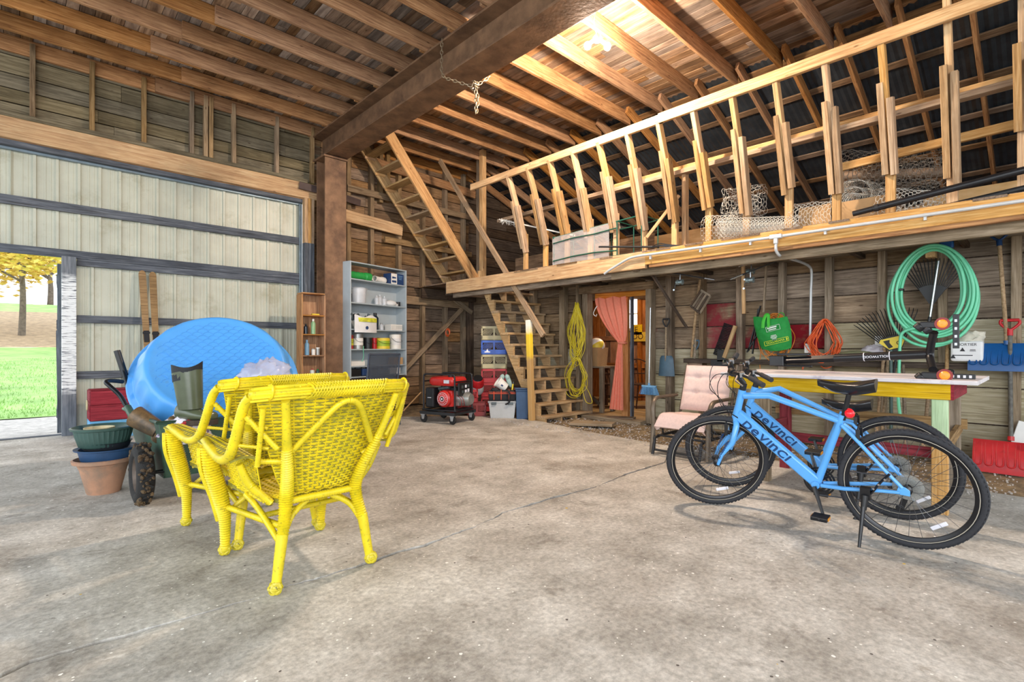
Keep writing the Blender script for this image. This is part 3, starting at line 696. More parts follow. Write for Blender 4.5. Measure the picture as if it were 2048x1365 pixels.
# ================================================================ OUTDOORS seen through the small door
gd = struct('ground_outside', loc=(0, 12, -.05))
def hz(y): 
    if y < 12: return -.05 + .01 * (y - 9)
    if y < 28: return -.02 + (y - 12) * .055
    return .86 + (y - 28) * .145 if y < 52 else 4.34 + (y - 52) * .02
def gmesh(y0, y1, n, mt, nm, dz=0):
    b = MB(); b.grid(lambda i, j: V((-16 + 60 * i - 20 * 0, y0 + (y1 - y0) * j, hz(y0 + (y1 - y0) * j) + dz + .05 * noise.noise((i * 30, j * 9, y0)))), 60, n); b.build(nm, mt, gd, smooth=60, world=True)
b = MB(); b.grid(lambda i, j: V((-16 + 20 * i, 8.95 + 3.2 * j, -.05 + .02 * noise.noise((i * 40, j * 9, 0)) + .03 * j)), 30, 8); b.build('gravel_path', 'pale_gravel', gd, smooth=60, world=True)
gmesh(11.6, 30, 24, 'grass', 'lawn'); gmesh(30, 46, 14, 'leaf_litter', 'leafy_bank'); gmesh(46, 52, 4, 'grass', 'upper_lawn'); gmesh(52, 56, 3, 'pale_gravel', 'road'); gmesh(56, 90, 6, 'leaf_litter', 'far_field')
b = MB(); RR = random.Random(9)
for i in range(9000):
    y = 11.7 + 14 * RR.random() ** 1.6; x = RR.uniform(-3, 1.2 + .1 * y); z = hz(y); h = RR.uniform(.03, .08); a = RR.uniform(0, 6.3)
    b.add([(x - .008 * math.cos(a), y - .008 * math.sin(a), z), (x + .008 * math.cos(a), y + .008 * math.sin(a), z), (x + RR.uniform(-.03, .03), y + RR.uniform(-.03, .03), z + h)], [(0, 1, 2)])
tag(b.build('grass_blades', 'grass', gd, world=True), kind='stuff')
plain('bark', '6e6458', .9, var=.4, scale=8, bump=.8); plain('yellow_leaf', 'e0c45c', .8, var=.3, scale=3); plain('pale_leaf', 'd8cfae', .8, var=.25, scale=3)
def tree(base, h, spread, nleaf, mat, label, seed, trunk=.2):
    rr = random.Random(seed); t = thing('tree', label, 'tree', base); b = MB(); tips = []
    b.tube(spl([(0, 0, -.3), (.05, 0, h * .2), (-.05, .1, h * .45), (.1, 0, h * .75)]), [trunk * (1 - .8 * i / 18) for i in range(19)], 8)
    for k in range(16):
        a = rr.uniform(0, 6.3); z0 = h * rr.uniform(.22, .65); L_ = spread * rr.uniform(.6, 1.05)
        P = spl([(0, 0, z0), (L_ * .4 * math.cos(a), L_ * .4 * math.sin(a), z0 + h * .14), (L_ * math.cos(a), L_ * math.sin(a), z0 + h * rr.uniform(.05, .35))], 5)
        b.tube(P, [trunk * .4 * (1 - .85 * i / (len(P) - 1)) for i in range(len(P))], 5); tips += P[3:]
        for _ in range(3):
            q = rr.choice(P[4:]); e = q + V((rr.uniform(-1, 1), rr.uniform(-1, 1), rr.uniform(-.6, .9))) * spread * .3; b.tube([q, (q + e) / 2 + V((0, 0, .1)), e], [.03, .02, .008], 4); tips += [(q + e) / 2, e]
    b.build('trunk', 'bark', t, smooth=60)
    b = MB()
    for i in range(nleaf):
        p = rr.choice(tips) + V((rr.gauss(0, .5), rr.gauss(0, .5), rr.gauss(0, .45))) * spread * .16; s = rr.uniform(.09, .2)
        m = T(p) @ Matrix.Rotation(rr.uniform(0, 6.3), 4, 'Z') @ Matrix.Rotation(rr.uniform(0, 6.3), 4, 'X')
        b.add([(-s, 0, 0), (0, -s * .5, .01), (s, 0, 0), (0, s * .5, .01)], [(0, 1, 2, 3)], m)
    tag(b.build('foliage', mat, t), kind='stuff')
p = PY(43, 648, 34.0); tree((p.x, 34.0, hz(34.0)), 10, 5.5, 14000, 'yellow_leaf', 'bare-trunked tree with yellow autumn leaves on the bank', 4, .15)
p = PY(100, 630, 60.0); tree((p.x, 60, hz(60)), 9, 6, 6000, 'pale_leaf', 'pale bare-branched tree far behind the road', 5, .25)
p = PY(-20, 630, 64.0); tree((p.x, 64, hz(64)), 12, 8, 6000, 'pale_leaf', 'pale tree at the far left beyond the road', 6, .3)
plain('white_wall', 'f2f2ee', .7, var=.04); plain('grey_roof', '8a8c90', .7)
p = PY(8, 620, 58); hs_ = thing('far_house', 'small white house with grey roof beyond the yellow tree', 'building', (p.x, 60, hz(58)))
b = MB(); b.box((0, 0, 2.0), (3.4, 3, 4)); b.build('wall', 'white_wall', hs_)
b = MB(); b.prism([(-2.0, 3.9), (2.0, 3.9), (0, 6.2)], -1.7, 1.7, RX(PI / 2)); b.build('roof', 'grey_roof', hs_)
b = MB(); b.box((-.9, -1.52, 2.0), (.8, .06, 1.2)); b.build('window', 'grey_roof', hs_)
# ================================================================ pallet board lying on the gravel
for uv, lb, L_, w_ in (((1185, 849), 'weathered grey plank lying on gravel before the stair', .85, .28), ((1245, 838), 'second grey plank on gravel nearer the doorway', .5, .24)):
    p = PZ(*uv, .0); t = plank('plank', p + V((-.15, .35, .0)) * L_, p + V((.15, -.35, .02)) * L_, w_, .04, 'grey_beam', None, up=(1, .4, 0)); tag(t, lb, 'plank')
# ================================================================ WICKER ARMCHAIRS
def wickermat(name, base, dark, amt=.5):
    def mk():
        m, nt, b, N, L = newmat(name); tc = N('ShaderNodeTexCoord')
        n1 = N('ShaderNodeTexNoise', i_Scale=9., i_Detail=7., i_Roughness=.65); L(tc.outputs['Object'], n1.inputs['Vector'])
        n2 = N('ShaderNodeTexNoise', i_Scale=70., i_Detail=3.); L(tc.outputs['Object'], n2.inputs['Vector'])
        ge = N('ShaderNodeNewGeometry')
        r = ramp(N, [(.35, lin('c9b818')), (.6, lin(base))]); L(n1.outputs[0], r.inputs[0])
        r2 = ramp(N, [(.30, (1, 1, 1)), (.40, (0, 0, 0))]); L(n2.outputs[0], r2.inputs[0])
        f = N('ShaderNodeMath', operation='MULTIPLY'); L(r2.outputs[0], f.inputs[0]); f.inputs[1].default_value = amt
        c = mixc(N, L, f.outputs[0], r.outputs[0], lin(dark)); L(c, b.inputs['Base Color']); b.inputs['Roughness'].default_value = .42; return m
    _MD[name] = mk
wickermat('wicker', 'e8cf1e', '6c6a2c'); wickermat('wicker_tip', 'c8b830', '4a4a2a', .8)
plain('wicker_gap', '8a8430', .7, var=.4, scale=40)
def rtube(b, P, r, pitch=.013, n=8, ridge=.2, flat=None):
    P = [V(p) for p in P]; S = spl(P, 24); L_ = [0]
    for a, c_ in zip(S, S[1:]): L_.append(L_[-1] + (c_ - a).length)
    N_ = max(4, int(L_[-1] / (pitch / 2))); out = []; rad = []; j = 0
    rr = r if isinstance(r, (list, tuple)) else [r, r]
    for i in range(N_ + 1):
        d = L_[-1] * i / N_
        while j < len(L_) - 2 and L_[j + 1] < d: j += 1
        t = (d - L_[j]) / max(1e-9, L_[j + 1] - L_[j]); out.append(S[j].lerp(S[j + 1], t))
        q = i / N_ * (len(rr) - 1); k = min(int(q), len(rr) - 2); rad.append((rr[k] + (rr[k + 1] - rr[k]) * (q - k)) * (1 - ridge * (i % 2)))
    return b.tube(out, rad, n, flat=flat)
def weave(b, fn, w, h, sp=.0155, stake=.034, r=.0064):
    """real strands: rows weaving in front of and behind the stakes; fn(u,v)->(point, normal)"""
    nr = int(h / sp); nc = int(w / stake)
    for i in range(nr):
        v = (i + .5) / nr; P = []
        for k in range(nc * 2 + 1):
            u = k / (nc * 2); p, n = fn(u, v); off = .0055 * (1 if ((k // 2) + i) % 2 else -1) if k % 2 else 0
            P.append(p + n * off)
        b.tube(P, r, 4, caps=False, flat=1.0)
    for k in range(nc + 1):
        u = k / nc; b.tube([fn(u, j / 6)[0] for j in range(7)], .0035, 4, caps=False)
def sheet2(fn, nu, nv, th=.004, off=-.004):
    return MB().shell(lambda i, j: fn(i, j)[0] + fn(i, j)[1] * off, nu, nv, th)
def ball(b, c, r):
    for i in range(6):
        a = PI * i / 6; m = T(c) @ Matrix.Rotation(a, 4, V((.3, .9, .2)).normalized()) @ Matrix.Rotation(.6 * i, 4, 'X'); b.torus(m, r * .82, r * .24, 14, 5)
    b.sph(c, r * .88, 6)
wc = thing('wicker_armchair', 'yellow painted wicker armchair nearest the camera, seen from behind', 'armchair', (1.05, 2.81, 0), group='yellow wicker armchairs')
def backf(u, v):
    x = 2 * u - 1; hw = .17 + .19 * v ** .8; z = .44 + .50 * v
    y = -.265 - .13 * v + .10 * x * x * (.3 + .7 * v); p = V((hw * x, y, z))
    n = V((-.35 * x, -1, -.15)).normalized(); return p, n
b = MB(); weave(b, backf, .55, .5); b.build('back_panel', 'wicker', wc, smooth=60)
sheet2(backf, 14, 6, .004, .009 * 0 + .001).build('back_lining', 'wicker_gap', wc, smooth=60)
def seatf(u, v):
    x = 2 * u - 1; return V(((.20 + .07 * v) * x, -.25 + .52 * v, .425 - .02 * math.sin(PI * v) - .012 * math.cos(x * PI * 4) * 0)), V((0, 0, 1))
b = MB(); weave(b, seatf, .5, .52, .016, .036); b.build('seat', 'wicker', wc, smooth=60)
sheet2(seatf, 8, 4, .02, -.005).build('seat_lining', 'wicker_gap', wc)
for s in (-1, 1):
    # wing and arm roll: down from the top corner, then forward over the arm
    top = V((s * .385, -.30, .95)); R0 = [V((s * .30, -.33, .965)), top, V((s * .40, -.27, .90)), V((s * .41, -.235, .76)), V((s * .415, -.19, .66)), V((s * .41, -.08, .625)), V((s * .40, .10, .645)), V((s * .385, .25, .655)), V((s * .375, .30, .63))]
    b = MB(); rtube(b, R0[1:], .024, .014, 8, .10); b.build('arm_roll', 'wicker', wc, smooth=70)
    def armf(u, v, s=s):
        return V((s * (.30 + .11 * u), -.20 + .48 * v, .632 + .015 * math.sin(PI * u) + (.02 * v))), V((0, 0, 1))
    b = MB(); weave(b, armf, .13, .48, .014, .03); b.build('arm', 'wicker', wc, smooth=60); sheet2(armf, 4, 6, .012, -.004).build('arm_lining', 'wicker_gap', wc)
    def sidef(u, v, s=s):
        return V((s * (.30 - .05 * (1 - v) - .0 * u), -.20 + .46 * u, .40 + .22 * v)), V((s, 0, 0))
    b = MB(); weave(b, sidef, .46, .22, .015, .03); b.build('side_panel', 'wicker', wc, smooth=60); sheet2(sidef, 5, 3).build('side_lining', 'wicker_gap', wc)
    # open wing lattice between back and arm roll
    for p0, p1, r in (((s * .35, -.36, .90), (s * .33, -.30, .62), .013), ((s * .385, -.28, .83), (s * .31, -.325, .80), .010), ((s * .40, -.23, .72), (s * .29, -.31, .70), .010), ((s * .395, -.29, .86), (s * .27, -.36, .70), .014)):
        b = MB(); rtube(b, [p0, p1], r); b.build('wing_brace', 'wicker', wc, smooth=70)
    # back post runs to the rear foot
    b = MB(); rtube(b, [(s * .275, -.40, .93), (s * .235, -.365, .72), (s * .19, -.305, .52), (s * .18, -.29, .40), (s * .205, -.315, .26)], [.020, .022, .03, .036, .03], .013); b.build('back_post', 'wicker', wc, smooth=70)
    b = MB(); rtube(b, [(s * .205, -.315, .27), (s * .24, -.33, .04)], [.028, .022], .03, 10, .03); lg = b.build('rear_leg', 'wicker', wc, smooth=70)
    b = MB(); ball(b, V((s * .245, -.335, .035)), .033); b.build('foot_wrap', 'wicker_tip', lg, smooth=60)
    b = MB(); rtube(b, [(s * .365, .27, .63), (s * .345, .275, .5), (s * .30, .29, .33), (s * .275, .31, .2), (s * .27, .325, .03)], [.043, .047, .043, .031, .025], .014, 10, .2); lg = b.build('front_leg', 'wicker', wc, smooth=70)
    b = MB(); ball(b, V((s * .27, .33, .035)), .033); b.build('foot_wrap', 'wicker_tip', lg, smooth=60)
    # braided edge on the front leg
    b = MB(); b.tube(spl([(s * .40, .30, .62), (s * .39, .31, .5), (s * .335, .325, .33), (s * .30, .34, .2)], 8), .014, 6); b.build('leg_braid', 'wicker', lg, smooth=60)
    b = MB(); rtube(b, [(s * .20, -.30, .30), (s * .275, .30, .28)], .017); b.build('side_stretcher', 'wicker', wc, smooth=70)
    b = MB(); rtube(b, [(s * .21, -.315, .22), (s * .15, -.28, .33), (s * .05, -.25, .395)], .016); b.build('corner_brace', 'wicker', wc, smooth=70)
    b = MB(); rtube(b, [(s * .22, -.31, .24), (s * .25, -.12, .36), (s * .26, .02, .40)], .016); b.build('corner_brace', 'wicker', wc, smooth=70)
    b = MB(); rtube(b, [(s * .27, .30, .24), (s * .15, .27, .34), (s * .04, .26, .395)], .015); b.build('corner_brace', 'wicker', wc, smooth=70)
    # side support from seat corner up to the arm, with arched opening beside the post
    b = MB(); rtube(b, [(s * .36, -.17, .61), (s * .31, -.18, .50), (s * .22, -.22, .40)], [.018, .024, .018]); b.build('arm_support', 'wicker', wc, smooth=70)
    b = MB(); rtube(b, [(s * .19, -.29, .60), (s * .23, -.30, .625), (s * .30, -.26, .63)], .016); b.build('arch', 'wicker', wc, smooth=70)
for s in (-1, 1):
    b = MB(); rtube(b, [(s * .20, -.345, .68), (s * .08, -.425, .86), (s * .035, -.44, .905), (0, -.442, .915)], .017); b.build('back_brace', 'wicker', wc, smooth=70)
b = MB(); b.tube(spl([(-.385, -.30, .955), (-.31, -.36, .965), (-.15, -.405, .972), (.15, -.405, .972), (.31, -.36, .965), (.385, -.30, .955)], 6), .026, 10); 
for k in range(7):
    a = 2 * PI * k / 7; b.tube(spl([V((x, y, z)) + V((0, .028 * math.cos(a), .028 * math.sin(a))) for x, y, z in ((-.385, -.30, .955), (-.31, -.36, .965), (-.15, -.405, .972), (.15, -.405, .972), (.31, -.36, .965), (.385, -.30, .955))], 5), .0085, 5)
tr = b.build('top_roll', 'wicker', wc, smooth=70)
b = MB()
for k in range(26):
    x = -.17 + .34 * k / 25
    for q in (-1, 1):
        b.tube([V((x + q * .0, -.40 - .01, .972)) + V((q * d * .018, -.034 * math.cos(d * 1.2), .036 * math.sin(d * 1.2))) for d in (-1.2, -.6, 0, .6, 1.2)], .0048, 4)
b.build('braid', 'wicker', tr, smooth=60)
for x in (-.22, .22, -.33, .33):
    b = MB(); b.torus(T(x, -.395 + .30 * abs(x) ** 2, .970) @ RY(PI / 2), .033, .006, 14, 5); b.build('wrap', 'wicker', tr, smooth=60)
for y, z, w in ((-.285, .41, .18), (.28, .395, .25)):
    b = MB(); rtube(b, [(-w, y, z), (w, y, z)], .020); b.build('seat_rail', 'wicker', wc, smooth=70)
b = MB(); rtube(b, [(-.22, -.02, .285), (.22, -.02, .285)], .016); b.build('cross_stretcher', 'wicker', wc, smooth=70)
for ch in wc.children_recursive:
    mloc = ch.matrix_basis
    for v_ in ch.data.vertices:
        k_ = max(0., (v_.co.z - .42) / .53) * max(0., min(1., -v_.co.y / .22)); v_.co.y -= .14 * k_; v_.co.z -= .012 * k_
wc.matrix_basis = T(1.06, 2.81, 0) @ RZ(.03)
dup(wc, T(1.045, 3.53, 0) @ RZ(.15), 'yellow painted wicker armchair further back, half hidden behind the nearest one')
# ================================================================ PADDLING POOL
plain('pool_blue', '509de4', .38, var=.06, scale=5, dirt='6a7f92', dirtc=.30)
pc = PY(437, 726, 5.2); nrm = V((-.17, -.74, .62)).normalized()
px_, py_, pz_ = frame(nrm, (0, 0, 1))
pool = thing('paddling_pool', 'round blue plastic paddling pool tipped on its side in the cart', 'pool', M=basis(pc, px_, py_, pz_) @ Matrix.Scale(.95, 4))
NA = 96
def poolv(r, z, amp, i):
    a = 2 * PI * i / NA; q = r + amp * math.cos(a * 24); return V((q * math.cos(a), q * math.sin(a), z))
prof = [(.002, 0, 0), (.52, 0, 0), (.535, .012, 0), (.565, .012, 0), (.585, 0, 0), (.60, -.02, .004), (.635, -.09, .010), (.66, -.16, .010), (.675, -.22, .004), (.685, -.235, 0), (.72, -.24, 0), (.735, -.255, 0), (.73, -.27, 0), (.68, -.262, 0), (.655, -.16, .008), (.58, -.012, 0), (.002, -.010, 0)]
b = MB(); vs = []; fs = []
for j, (r, z, am) in enumerate(prof):
    for i in range(NA): vs.append(poolv(r, z, am, i))
for j in range(len(prof) - 1):
    for i in range(NA): fs.append((j * NA + i, j * NA + (i + 1) % NA, (j + 1) * NA + (i + 1) % NA, (j + 1) * NA + i))
b.add(vs, fs); b.build('shell', 'pool_blue', pool, smooth=45)
b = MB(); rr_ = .046
for j in range(-12, 13):
    for i in range(-7, 8):
        x = (i + (j % 2) * .5) * .088; y = j * .043
        if math.hypot(x, y) < .485:
            b.tube([V((x + rr_ * math.cos(a), y + rr_ * .82 * math.sin(a), .0015)) for a in [PI * q / 8 for q in range(9)]], .0042, 5)
tag(b.build('scale_pattern', 'pool_blue', pool, smooth=60), kind='stuff')
# ================================================================ GARDEN CART
plain('cart_green', '3d5a4a', .45, var=.2, scale=6, dirt='2c3a36', dirtc=.42); plain('cart_metal', '22262a', .35, .6, var=.3, scale=15); plain('chrome_dark', '8a8e90', .2, .9, var=.1)
plain('tyre_black', '1e1d1c', .8, var=.3, scale=30, bump=.5); plain('mud', '4a3a2a', .95, var=.4, scale=25, bump=1.0, dirt='6e5a3e', dirtc=.48); plain('wheel_hub', '5e5248', .6, var=.3, scale=10)
plain('black_rubber', '17181a', .5, var=.2, scale=20)
ct = thing('garden_cart', 'green two wheeled garden cart holding the blue pool and boots', 'cart', (.95, 5.03, 0), PI / 2 + .02)
def tray(b, th):
    o = [(-.56, -.36), (.66, -.42), (.66, .32), (-.56, .28)]; i_ = [(-.42, -.26), (.40, -.30), (.40, .24), (-.42, .22)]
    vs = [V((x, y, .60)) for x, y in o] + [V((x, y, .16)) for x, y in i_]
    vi = [V((x * .965, y * .955, .60)) for x, y in o] + [V((x * .95, y * .94, .18)) for x, y in i_]
    b.add(vs + vi, [(0, 1, 5, 4), (1, 2, 6, 5), (2, 3, 7, 6), (3, 0, 4, 7), (7, 6, 5, 4), (8, 12, 13, 9), (9, 13, 14, 10), (10, 14, 15, 11), (11, 15, 12, 8), (12, 15, 14, 13), (0, 8, 9, 1), (1, 9, 10, 2), (2, 10, 11, 3), (3, 11, 8, 0)])
b = MB(); tray(b, .02); b.build('tray', 'cart_green', ct, bevel=.02)
b = MB(); b.tube([(-.57, -.37, .60), (.67, -.43, .60), (.67, .33, .60), (-.57, .29, .60)], .014, 8, closed=True); b.build('rim', 'cart_green', ct, smooth=60)
for s in (-1, 1):
    W_ = T(-.42, s * .36, .215) @ RZ(.42 * 0) @ RX(PI / 2)
    wl = thing('wheel', None, None); place(wl, W_, ct)
    b = MB(); b.torus(Matrix(), .165, .05, 36, 12, 1.15)
    for k in range(36):
        a = 2 * PI * k / 36; b.box((0, 0, 0), (.018, .012, .085), RZ(a) @ T(.213, 0, 0) @ RX(.5 * (-1) ** k))
    b.build('tyre', 'tyre_black', wl, smooth=50)
    b = MB(); b.lathe([(.001, .03), (.03, .035), (.05, .01), (.115, .015), (.125, .04), (.125, -.04), (.115, -.015), (.05, -.01), (.03, -.035), (.001, -.03)], 24); b.build('hub', 'wheel_hub', wl, smooth=40)
    b = MB(); rr2 = random.Random(s + 5)
    for k in range(150):
        a = rr2.uniform(0, 2 * PI); b.sph((0, 0, 0), rr2.uniform(.008, .02), 4, (1.4, 1, .7), RZ(a) @ T(.212, 0, rr2.uniform(-.045, .045)) @ RX(rr2.uniform(0, 3)))
    tag(b.build('mud_clods', 'mud', wl), kind='stuff')
b = MB(); b.cyl((-.42, -.36, .215), (-.42, .36, .215), .014, 8)
for s in (-1, 1): b.tube(spl([(-.42, s * .2, .215), (-.2, s * .2, .25), (.3, s * .22, .20), (.36, s * .22, .03), (.30, s * .22, .01)]), .014, 8)
b.build('undercarriage', 'cart_metal', ct, smooth=60)
hd = MB(); h0 = PY(218, 845, 5.25); 
inv = wm(ct).inverted()
def W2(p): return inv @ V(p)
hp = [PY(252, 812, 5.15), PY(240, 792, 5.2), PY(222, 775, 5.25), PY(212, 765, 5.3), PY(222, 762, 5.35), PY(245, 764, 5.42)]
hd.tube([W2(p) for p in spl(hp, 6)], .017, 10); hd.build('handle_loop', 'cart_metal', ct, smooth=60)
b = MB(); b.tube([W2(PY(262, 800, 5.45)), W2(PY(252, 760, 5.55)), W2(PY(234, 703, 5.62))], .018, 10); hb = b.build('handle_bar', 'cart_metal', ct, smooth=60)
b = MB(); b.tube([W2(PY(250, 752, 5.57)), W2(PY(234, 702, 5.62))], .026, 10); b.build('grip', 'black_rubber', hb, smooth=60)
b = MB(); b.tube([W2(PY(275, 850, 4.9)), W2(PY(255, 815, 5.1))], .028, 8); b.build('handle_socket', 'cart_green', ct, smooth=60)
# ================================================================ BOOTS
plain('boot_green', '4d5540', .28, var=.2, scale=8); plain('boot_black', '15181f', .7, var=.3, scale=20); plain('boot_brown', '6a5438', .4, var=.35, scale=10, dirt='3a3226', dirtc=.45); plain('sole', '3a3026', .9, var=.3, scale=18, bump=.6)
def boot(name, label, M, mat, liner=True):
    t = thing(name, label, 'boot', M=M)
    def sh(u, v):
        a = 2 * PI * u; z = .10 + .26 * v; r = .070 + .018 * v; off = .02 * (1 - v)
        return V((off + r * 1.12 * math.cos(a), r * math.sin(a), z + .012 * math.cos(a) * v))
    b = MB(); b.grid(sh, 24, 8, True)
    def ft(u, v):
        a = 2 * PI * u; q = -.075 + .28 * v
        w = .058 * math.sqrt(max(0.02, 1 - ((v - .42) / .60) ** 2)) + .004; hgt = .135 - .075 * max(0, (v - .3) / .7) ** .8
        if v > .93: w *= .75
        return V((q, w * math.cos(a), max(.02, .02 + (hgt - .02) * (.5 + .5 * math.sin(a)))))
    b.grid(ft, 20, 12, True); b.sph((.195, 0, .048), .035, 8, (.7, 1.3, .9)); b.sph((-.06, 0, .07), .05, 8, (.6, 1.0, 1.1)); b.build('shaft', mat, t, smooth=60)
    b = MB(); b.prism([(-.09, -.045), (.0, -.048), (.10, -.056), (.19, -.05), (.225, -.02), (.225, .02), (.19, .05), (.10, .056), (.0, .048), (-.09, .045)], -.012, .024); b.build('sole', 'sole', t, bevel=.006)
    if liner:
        b = MB(); b.shell(lambda u, v: sh(u, 1) * 1.0 + V((0, 0, -.06 + .10 * v + .02 * v * math.sin(4 * PI * u))) - V((sh(u, 1).x, sh(u, 1).y, 0)) * (.04 - .06 * v), 24, 3, .004); b.build('liner', 'boot_black', t, smooth=60)
    return t
pb = PY(378, 842, 4.45)
boot('rubber_boot', 'dark green rubber boot standing upright against the blue pool', basis(pb + V((0, 0, -.02)), V((.55, -.83, .05)).normalized(), V((.83, .55, 0)).normalized(), V((-.02, .06, 1)).normalized()) @ Matrix.Scale(1.08, 4), 'boot_green')
pb2 = PY(336, 878, 4.62)
zz = (PY(272, 838, 4.75) - PY(330, 878, 4.60)).normalized(); xx = V((.5, -.7, .4)); xx = (xx - zz * xx.dot(zz)).normalized()
boot('rubber_boot', 'muddy brown rubber boot lying on its side at the cart edge', basis(pb2, xx, zz.cross(xx), zz) @ Matrix.Scale(.84, 4), 'boot_brown', False)
# cloths and bags in the cart
def blob(name, label, cat, c, sc, mat, amp=.22, fr=3.0, seed=0, n=28, rot=0):
    b = MB()
    def f(u, v):
        a, e = 2 * PI * u, PI * (v - .5); d = V((math.cos(e) * math.cos(a), math.cos(e) * math.sin(a), math.sin(e)))
        k = 1 + amp * noise.noise(d * fr * .5 + V((seed, 0, 0))) + amp * .5 * noise.noise(d * fr * 1.7 + V((0, seed, 0))); d = d * k
        return V((d.x * sc[0], d.y * sc[1], max(d.z, -.75) * sc[2]))
    b.grid(f, n, n // 2, True); o = b.build(name, mat, None, smooth=70, M=T(c) @ RZ(rot)); return tag(o, label, cat)
def printmat(name, base, spot, sc=22, th=.28):
    def mk():
        m, nt, b, N, L = newmat(name); tc = N('ShaderNodeTexCoord'); vo = N('ShaderNodeTexVoronoi', i_Scale=float(sc)); L(tc.outputs['Object'], vo.inputs['Vector'])
        r = ramp(N, [(th, lin(spot)), (th + .06, lin(base))]); L(vo.outputs['Distance'], r.inputs[0]); L(r.outputs[0], b.inputs['Base Color']); b.inputs['Roughness'].default_value = .6; return m
    _MD[name] = mk
printmat('spotted_cloth', 'd8d4da', '7c6c86', 20, .30); plain('clear_bag', 'd8d2dc', .15, var=.1, alpha=.45, spec=.8); plain('red_cloth', 'b02c30', .7)
blob('cloth_bag', 'white cloth bag with purple spots at the front of the cart', 'bag', PY(372, 860, 4.55), (.17, .15, .13), 'spotted_cloth', .3, 4, 3)
b = MB(); b.tube(spl([PY(392, 838, 4.42), PY(362, 852, 4.40), PY(344, 882, 4.38), PY(342, 920, 4.38)], 6), .013, 8); tag(b.build('red_strap', 'red_cloth', None, smooth=60), 'red strap curving over the spotted cloth bag', 'strap')
blob('plastic_bag', 'clear plastic bag in front of pool behind armchair', 'bag', PY(535, 752, 4.75), (.20, .16, .14), 'clear_bag', .35, 5, 8)
# ================================================================ POTS
plain('terracotta', 'b08468', .75, var=.18, scale=6, dirt='8a7462', dirtc=.44); plain('tray_blue', '2c4a6e', .45, var=.15); plain('tray_black', '22252a', .5, var=.2); plain('pot_green', '3c5650', .4, var=.12); plain('pot_beige', 'c0b48c', .55, var=.12); plain('soil', '6a543c', .95, var=.4, scale=30, bump=.8)
pp = PZ(226, 986, 0); cx, cy = pp.x - .05, pp.y + .08
def pot(name, label, z, prof, mat, flute=0, n=48, c=(0, 0), soil=None, cat='pot'):
    t = thing(name, label, cat, (cx + c[0], cy + c[1], z)); t.scale = (.92, .92, 1); b = MB(); vs = []; fs = []
    for j, (r, q) in enumerate(prof):
        for i in range(n):
            a = 2 * PI * i / n; k = r + (flute if (i % 2 and 1 < j < len(prof) // 2) else 0); vs.append((k * math.cos(a), k * math.sin(a), q))
    for j in range(len(prof) - 1):
        for i in range(n): fs.append((j * n + i, j * n + (i + 1) % n, (j + 1) * n + (i + 1) % n, (j + 1) * n + i))
    b.add(vs, fs); b.build('body', mat, t, smooth=40)
    if soil: b = MB(); b.lathe([(.001, soil[1] + .01), (soil[0], soil[1])], 20); b.build('soil', 'soil', t, smooth=60)
    return t
pot('terracotta_pot', 'large terracotta flower pot at the bottom of the stack', 0, [(.001, 0), (.115, 0), (.12, .01), (.165, .19), (.185, .235), (.19, .24), (.215, .245), (.22, .27), (.205, .275), (.17, .22), (.11, .02), (.001, .02)], 'terracotta')
pot('plant_tray', 'dark blue round plastic tray on the terracotta pot', .255, [(.001, 0), (.17, 0), (.18, .01), (.20, .085), (.225, .09), (.228, .10), (.195, .095), (.165, .015), (.001, .015)], 'tray_blue', c=(.02, 0))
pot('plant_tray', 'black round tray between blue tray and green planter', .345, [(.001, 0), (.15, 0), (.16, .01), (.175, .05), (.185, .055), (.17, .05), (.15, .012), (.001, .012)], 'tray_black', c=(.015, 0))
pot('planter', 'ribbed dark green planter bowl on top of the pot stack', .365, [(.001, 0), (.155, 0), (.165, .01), (.19, .09), (.20, .135), (.225, .14), (.23, .155), (.215, .16), (.185, .13), (.15, .02), (.001, .02)], 'pot_green', .007, 72)
pot('small_pot', 'small beige pot of dry soil inside the green planter', .43, [(.001, 0), (.085, 0), (.09, .01), (.105, .075), (.108, .09), (.098, .09), (.085, .06), (.001, .06)], 'pot_beige', c=(-.03, -.02), soil=(.09, .068))
# ================================================================ SKIS
wood('ski_wood', '6e5230', '96754a', 'b4925e', var=.1, stain=.25, knots=False)
for u0, v0, u1, lb in ((284, 541, 294, 'left wooden ski leaning on the metal door'), (305, 544, 312, 'right wooden ski leaning on the metal door, slightly shorter')):
    tp = PY(u0, v0, 8.80); bt = PY(u1, 690, 8.62); d = (bt - tp).normalized(); L_ = (tp.z - .02) / -d.z; t = thing('wooden_ski', lb, 'ski', tp + d * L_, group='pair of wooden skis')
    x = V((1, 0, 0)); x = (x - d * x.dot(d)).normalized(); y = d.cross(x)
    pts = []
    for k in range(9):
        a = PI * k / 8; pts.append((.043 * math.cos(a), -.0 + .06 * math.sin(a)))
    out = [(.043, -.06), (.038, -.9), (.040, -L_ + .06), (-.040, -L_ + .06), (-.038, -.9), (-.043, -.06)]
    poly = [(p_[0], p_[1] - .06) for p_ in pts] + [(-.043, -.3), (-.037, -.95), (-.042, -L_ + .03), (.042, -L_ + .03), (.037, -.95), (.043, -.3)]
    b = MB(); b.prism(poly, -.006, .006); m = basis(tp, x, -d, x.cross(-d)); b.build('board', 'ski_wood', t, M=m, world=True, bevel=.003)
    b = MB(); b.box((0, -.95, .012), (.06, .16, .03)); b.box((0, -.9, .02), (.085, .03, .02)); b.build('binding', 'boot_black', t, M=m, world=True, bevel=.004)
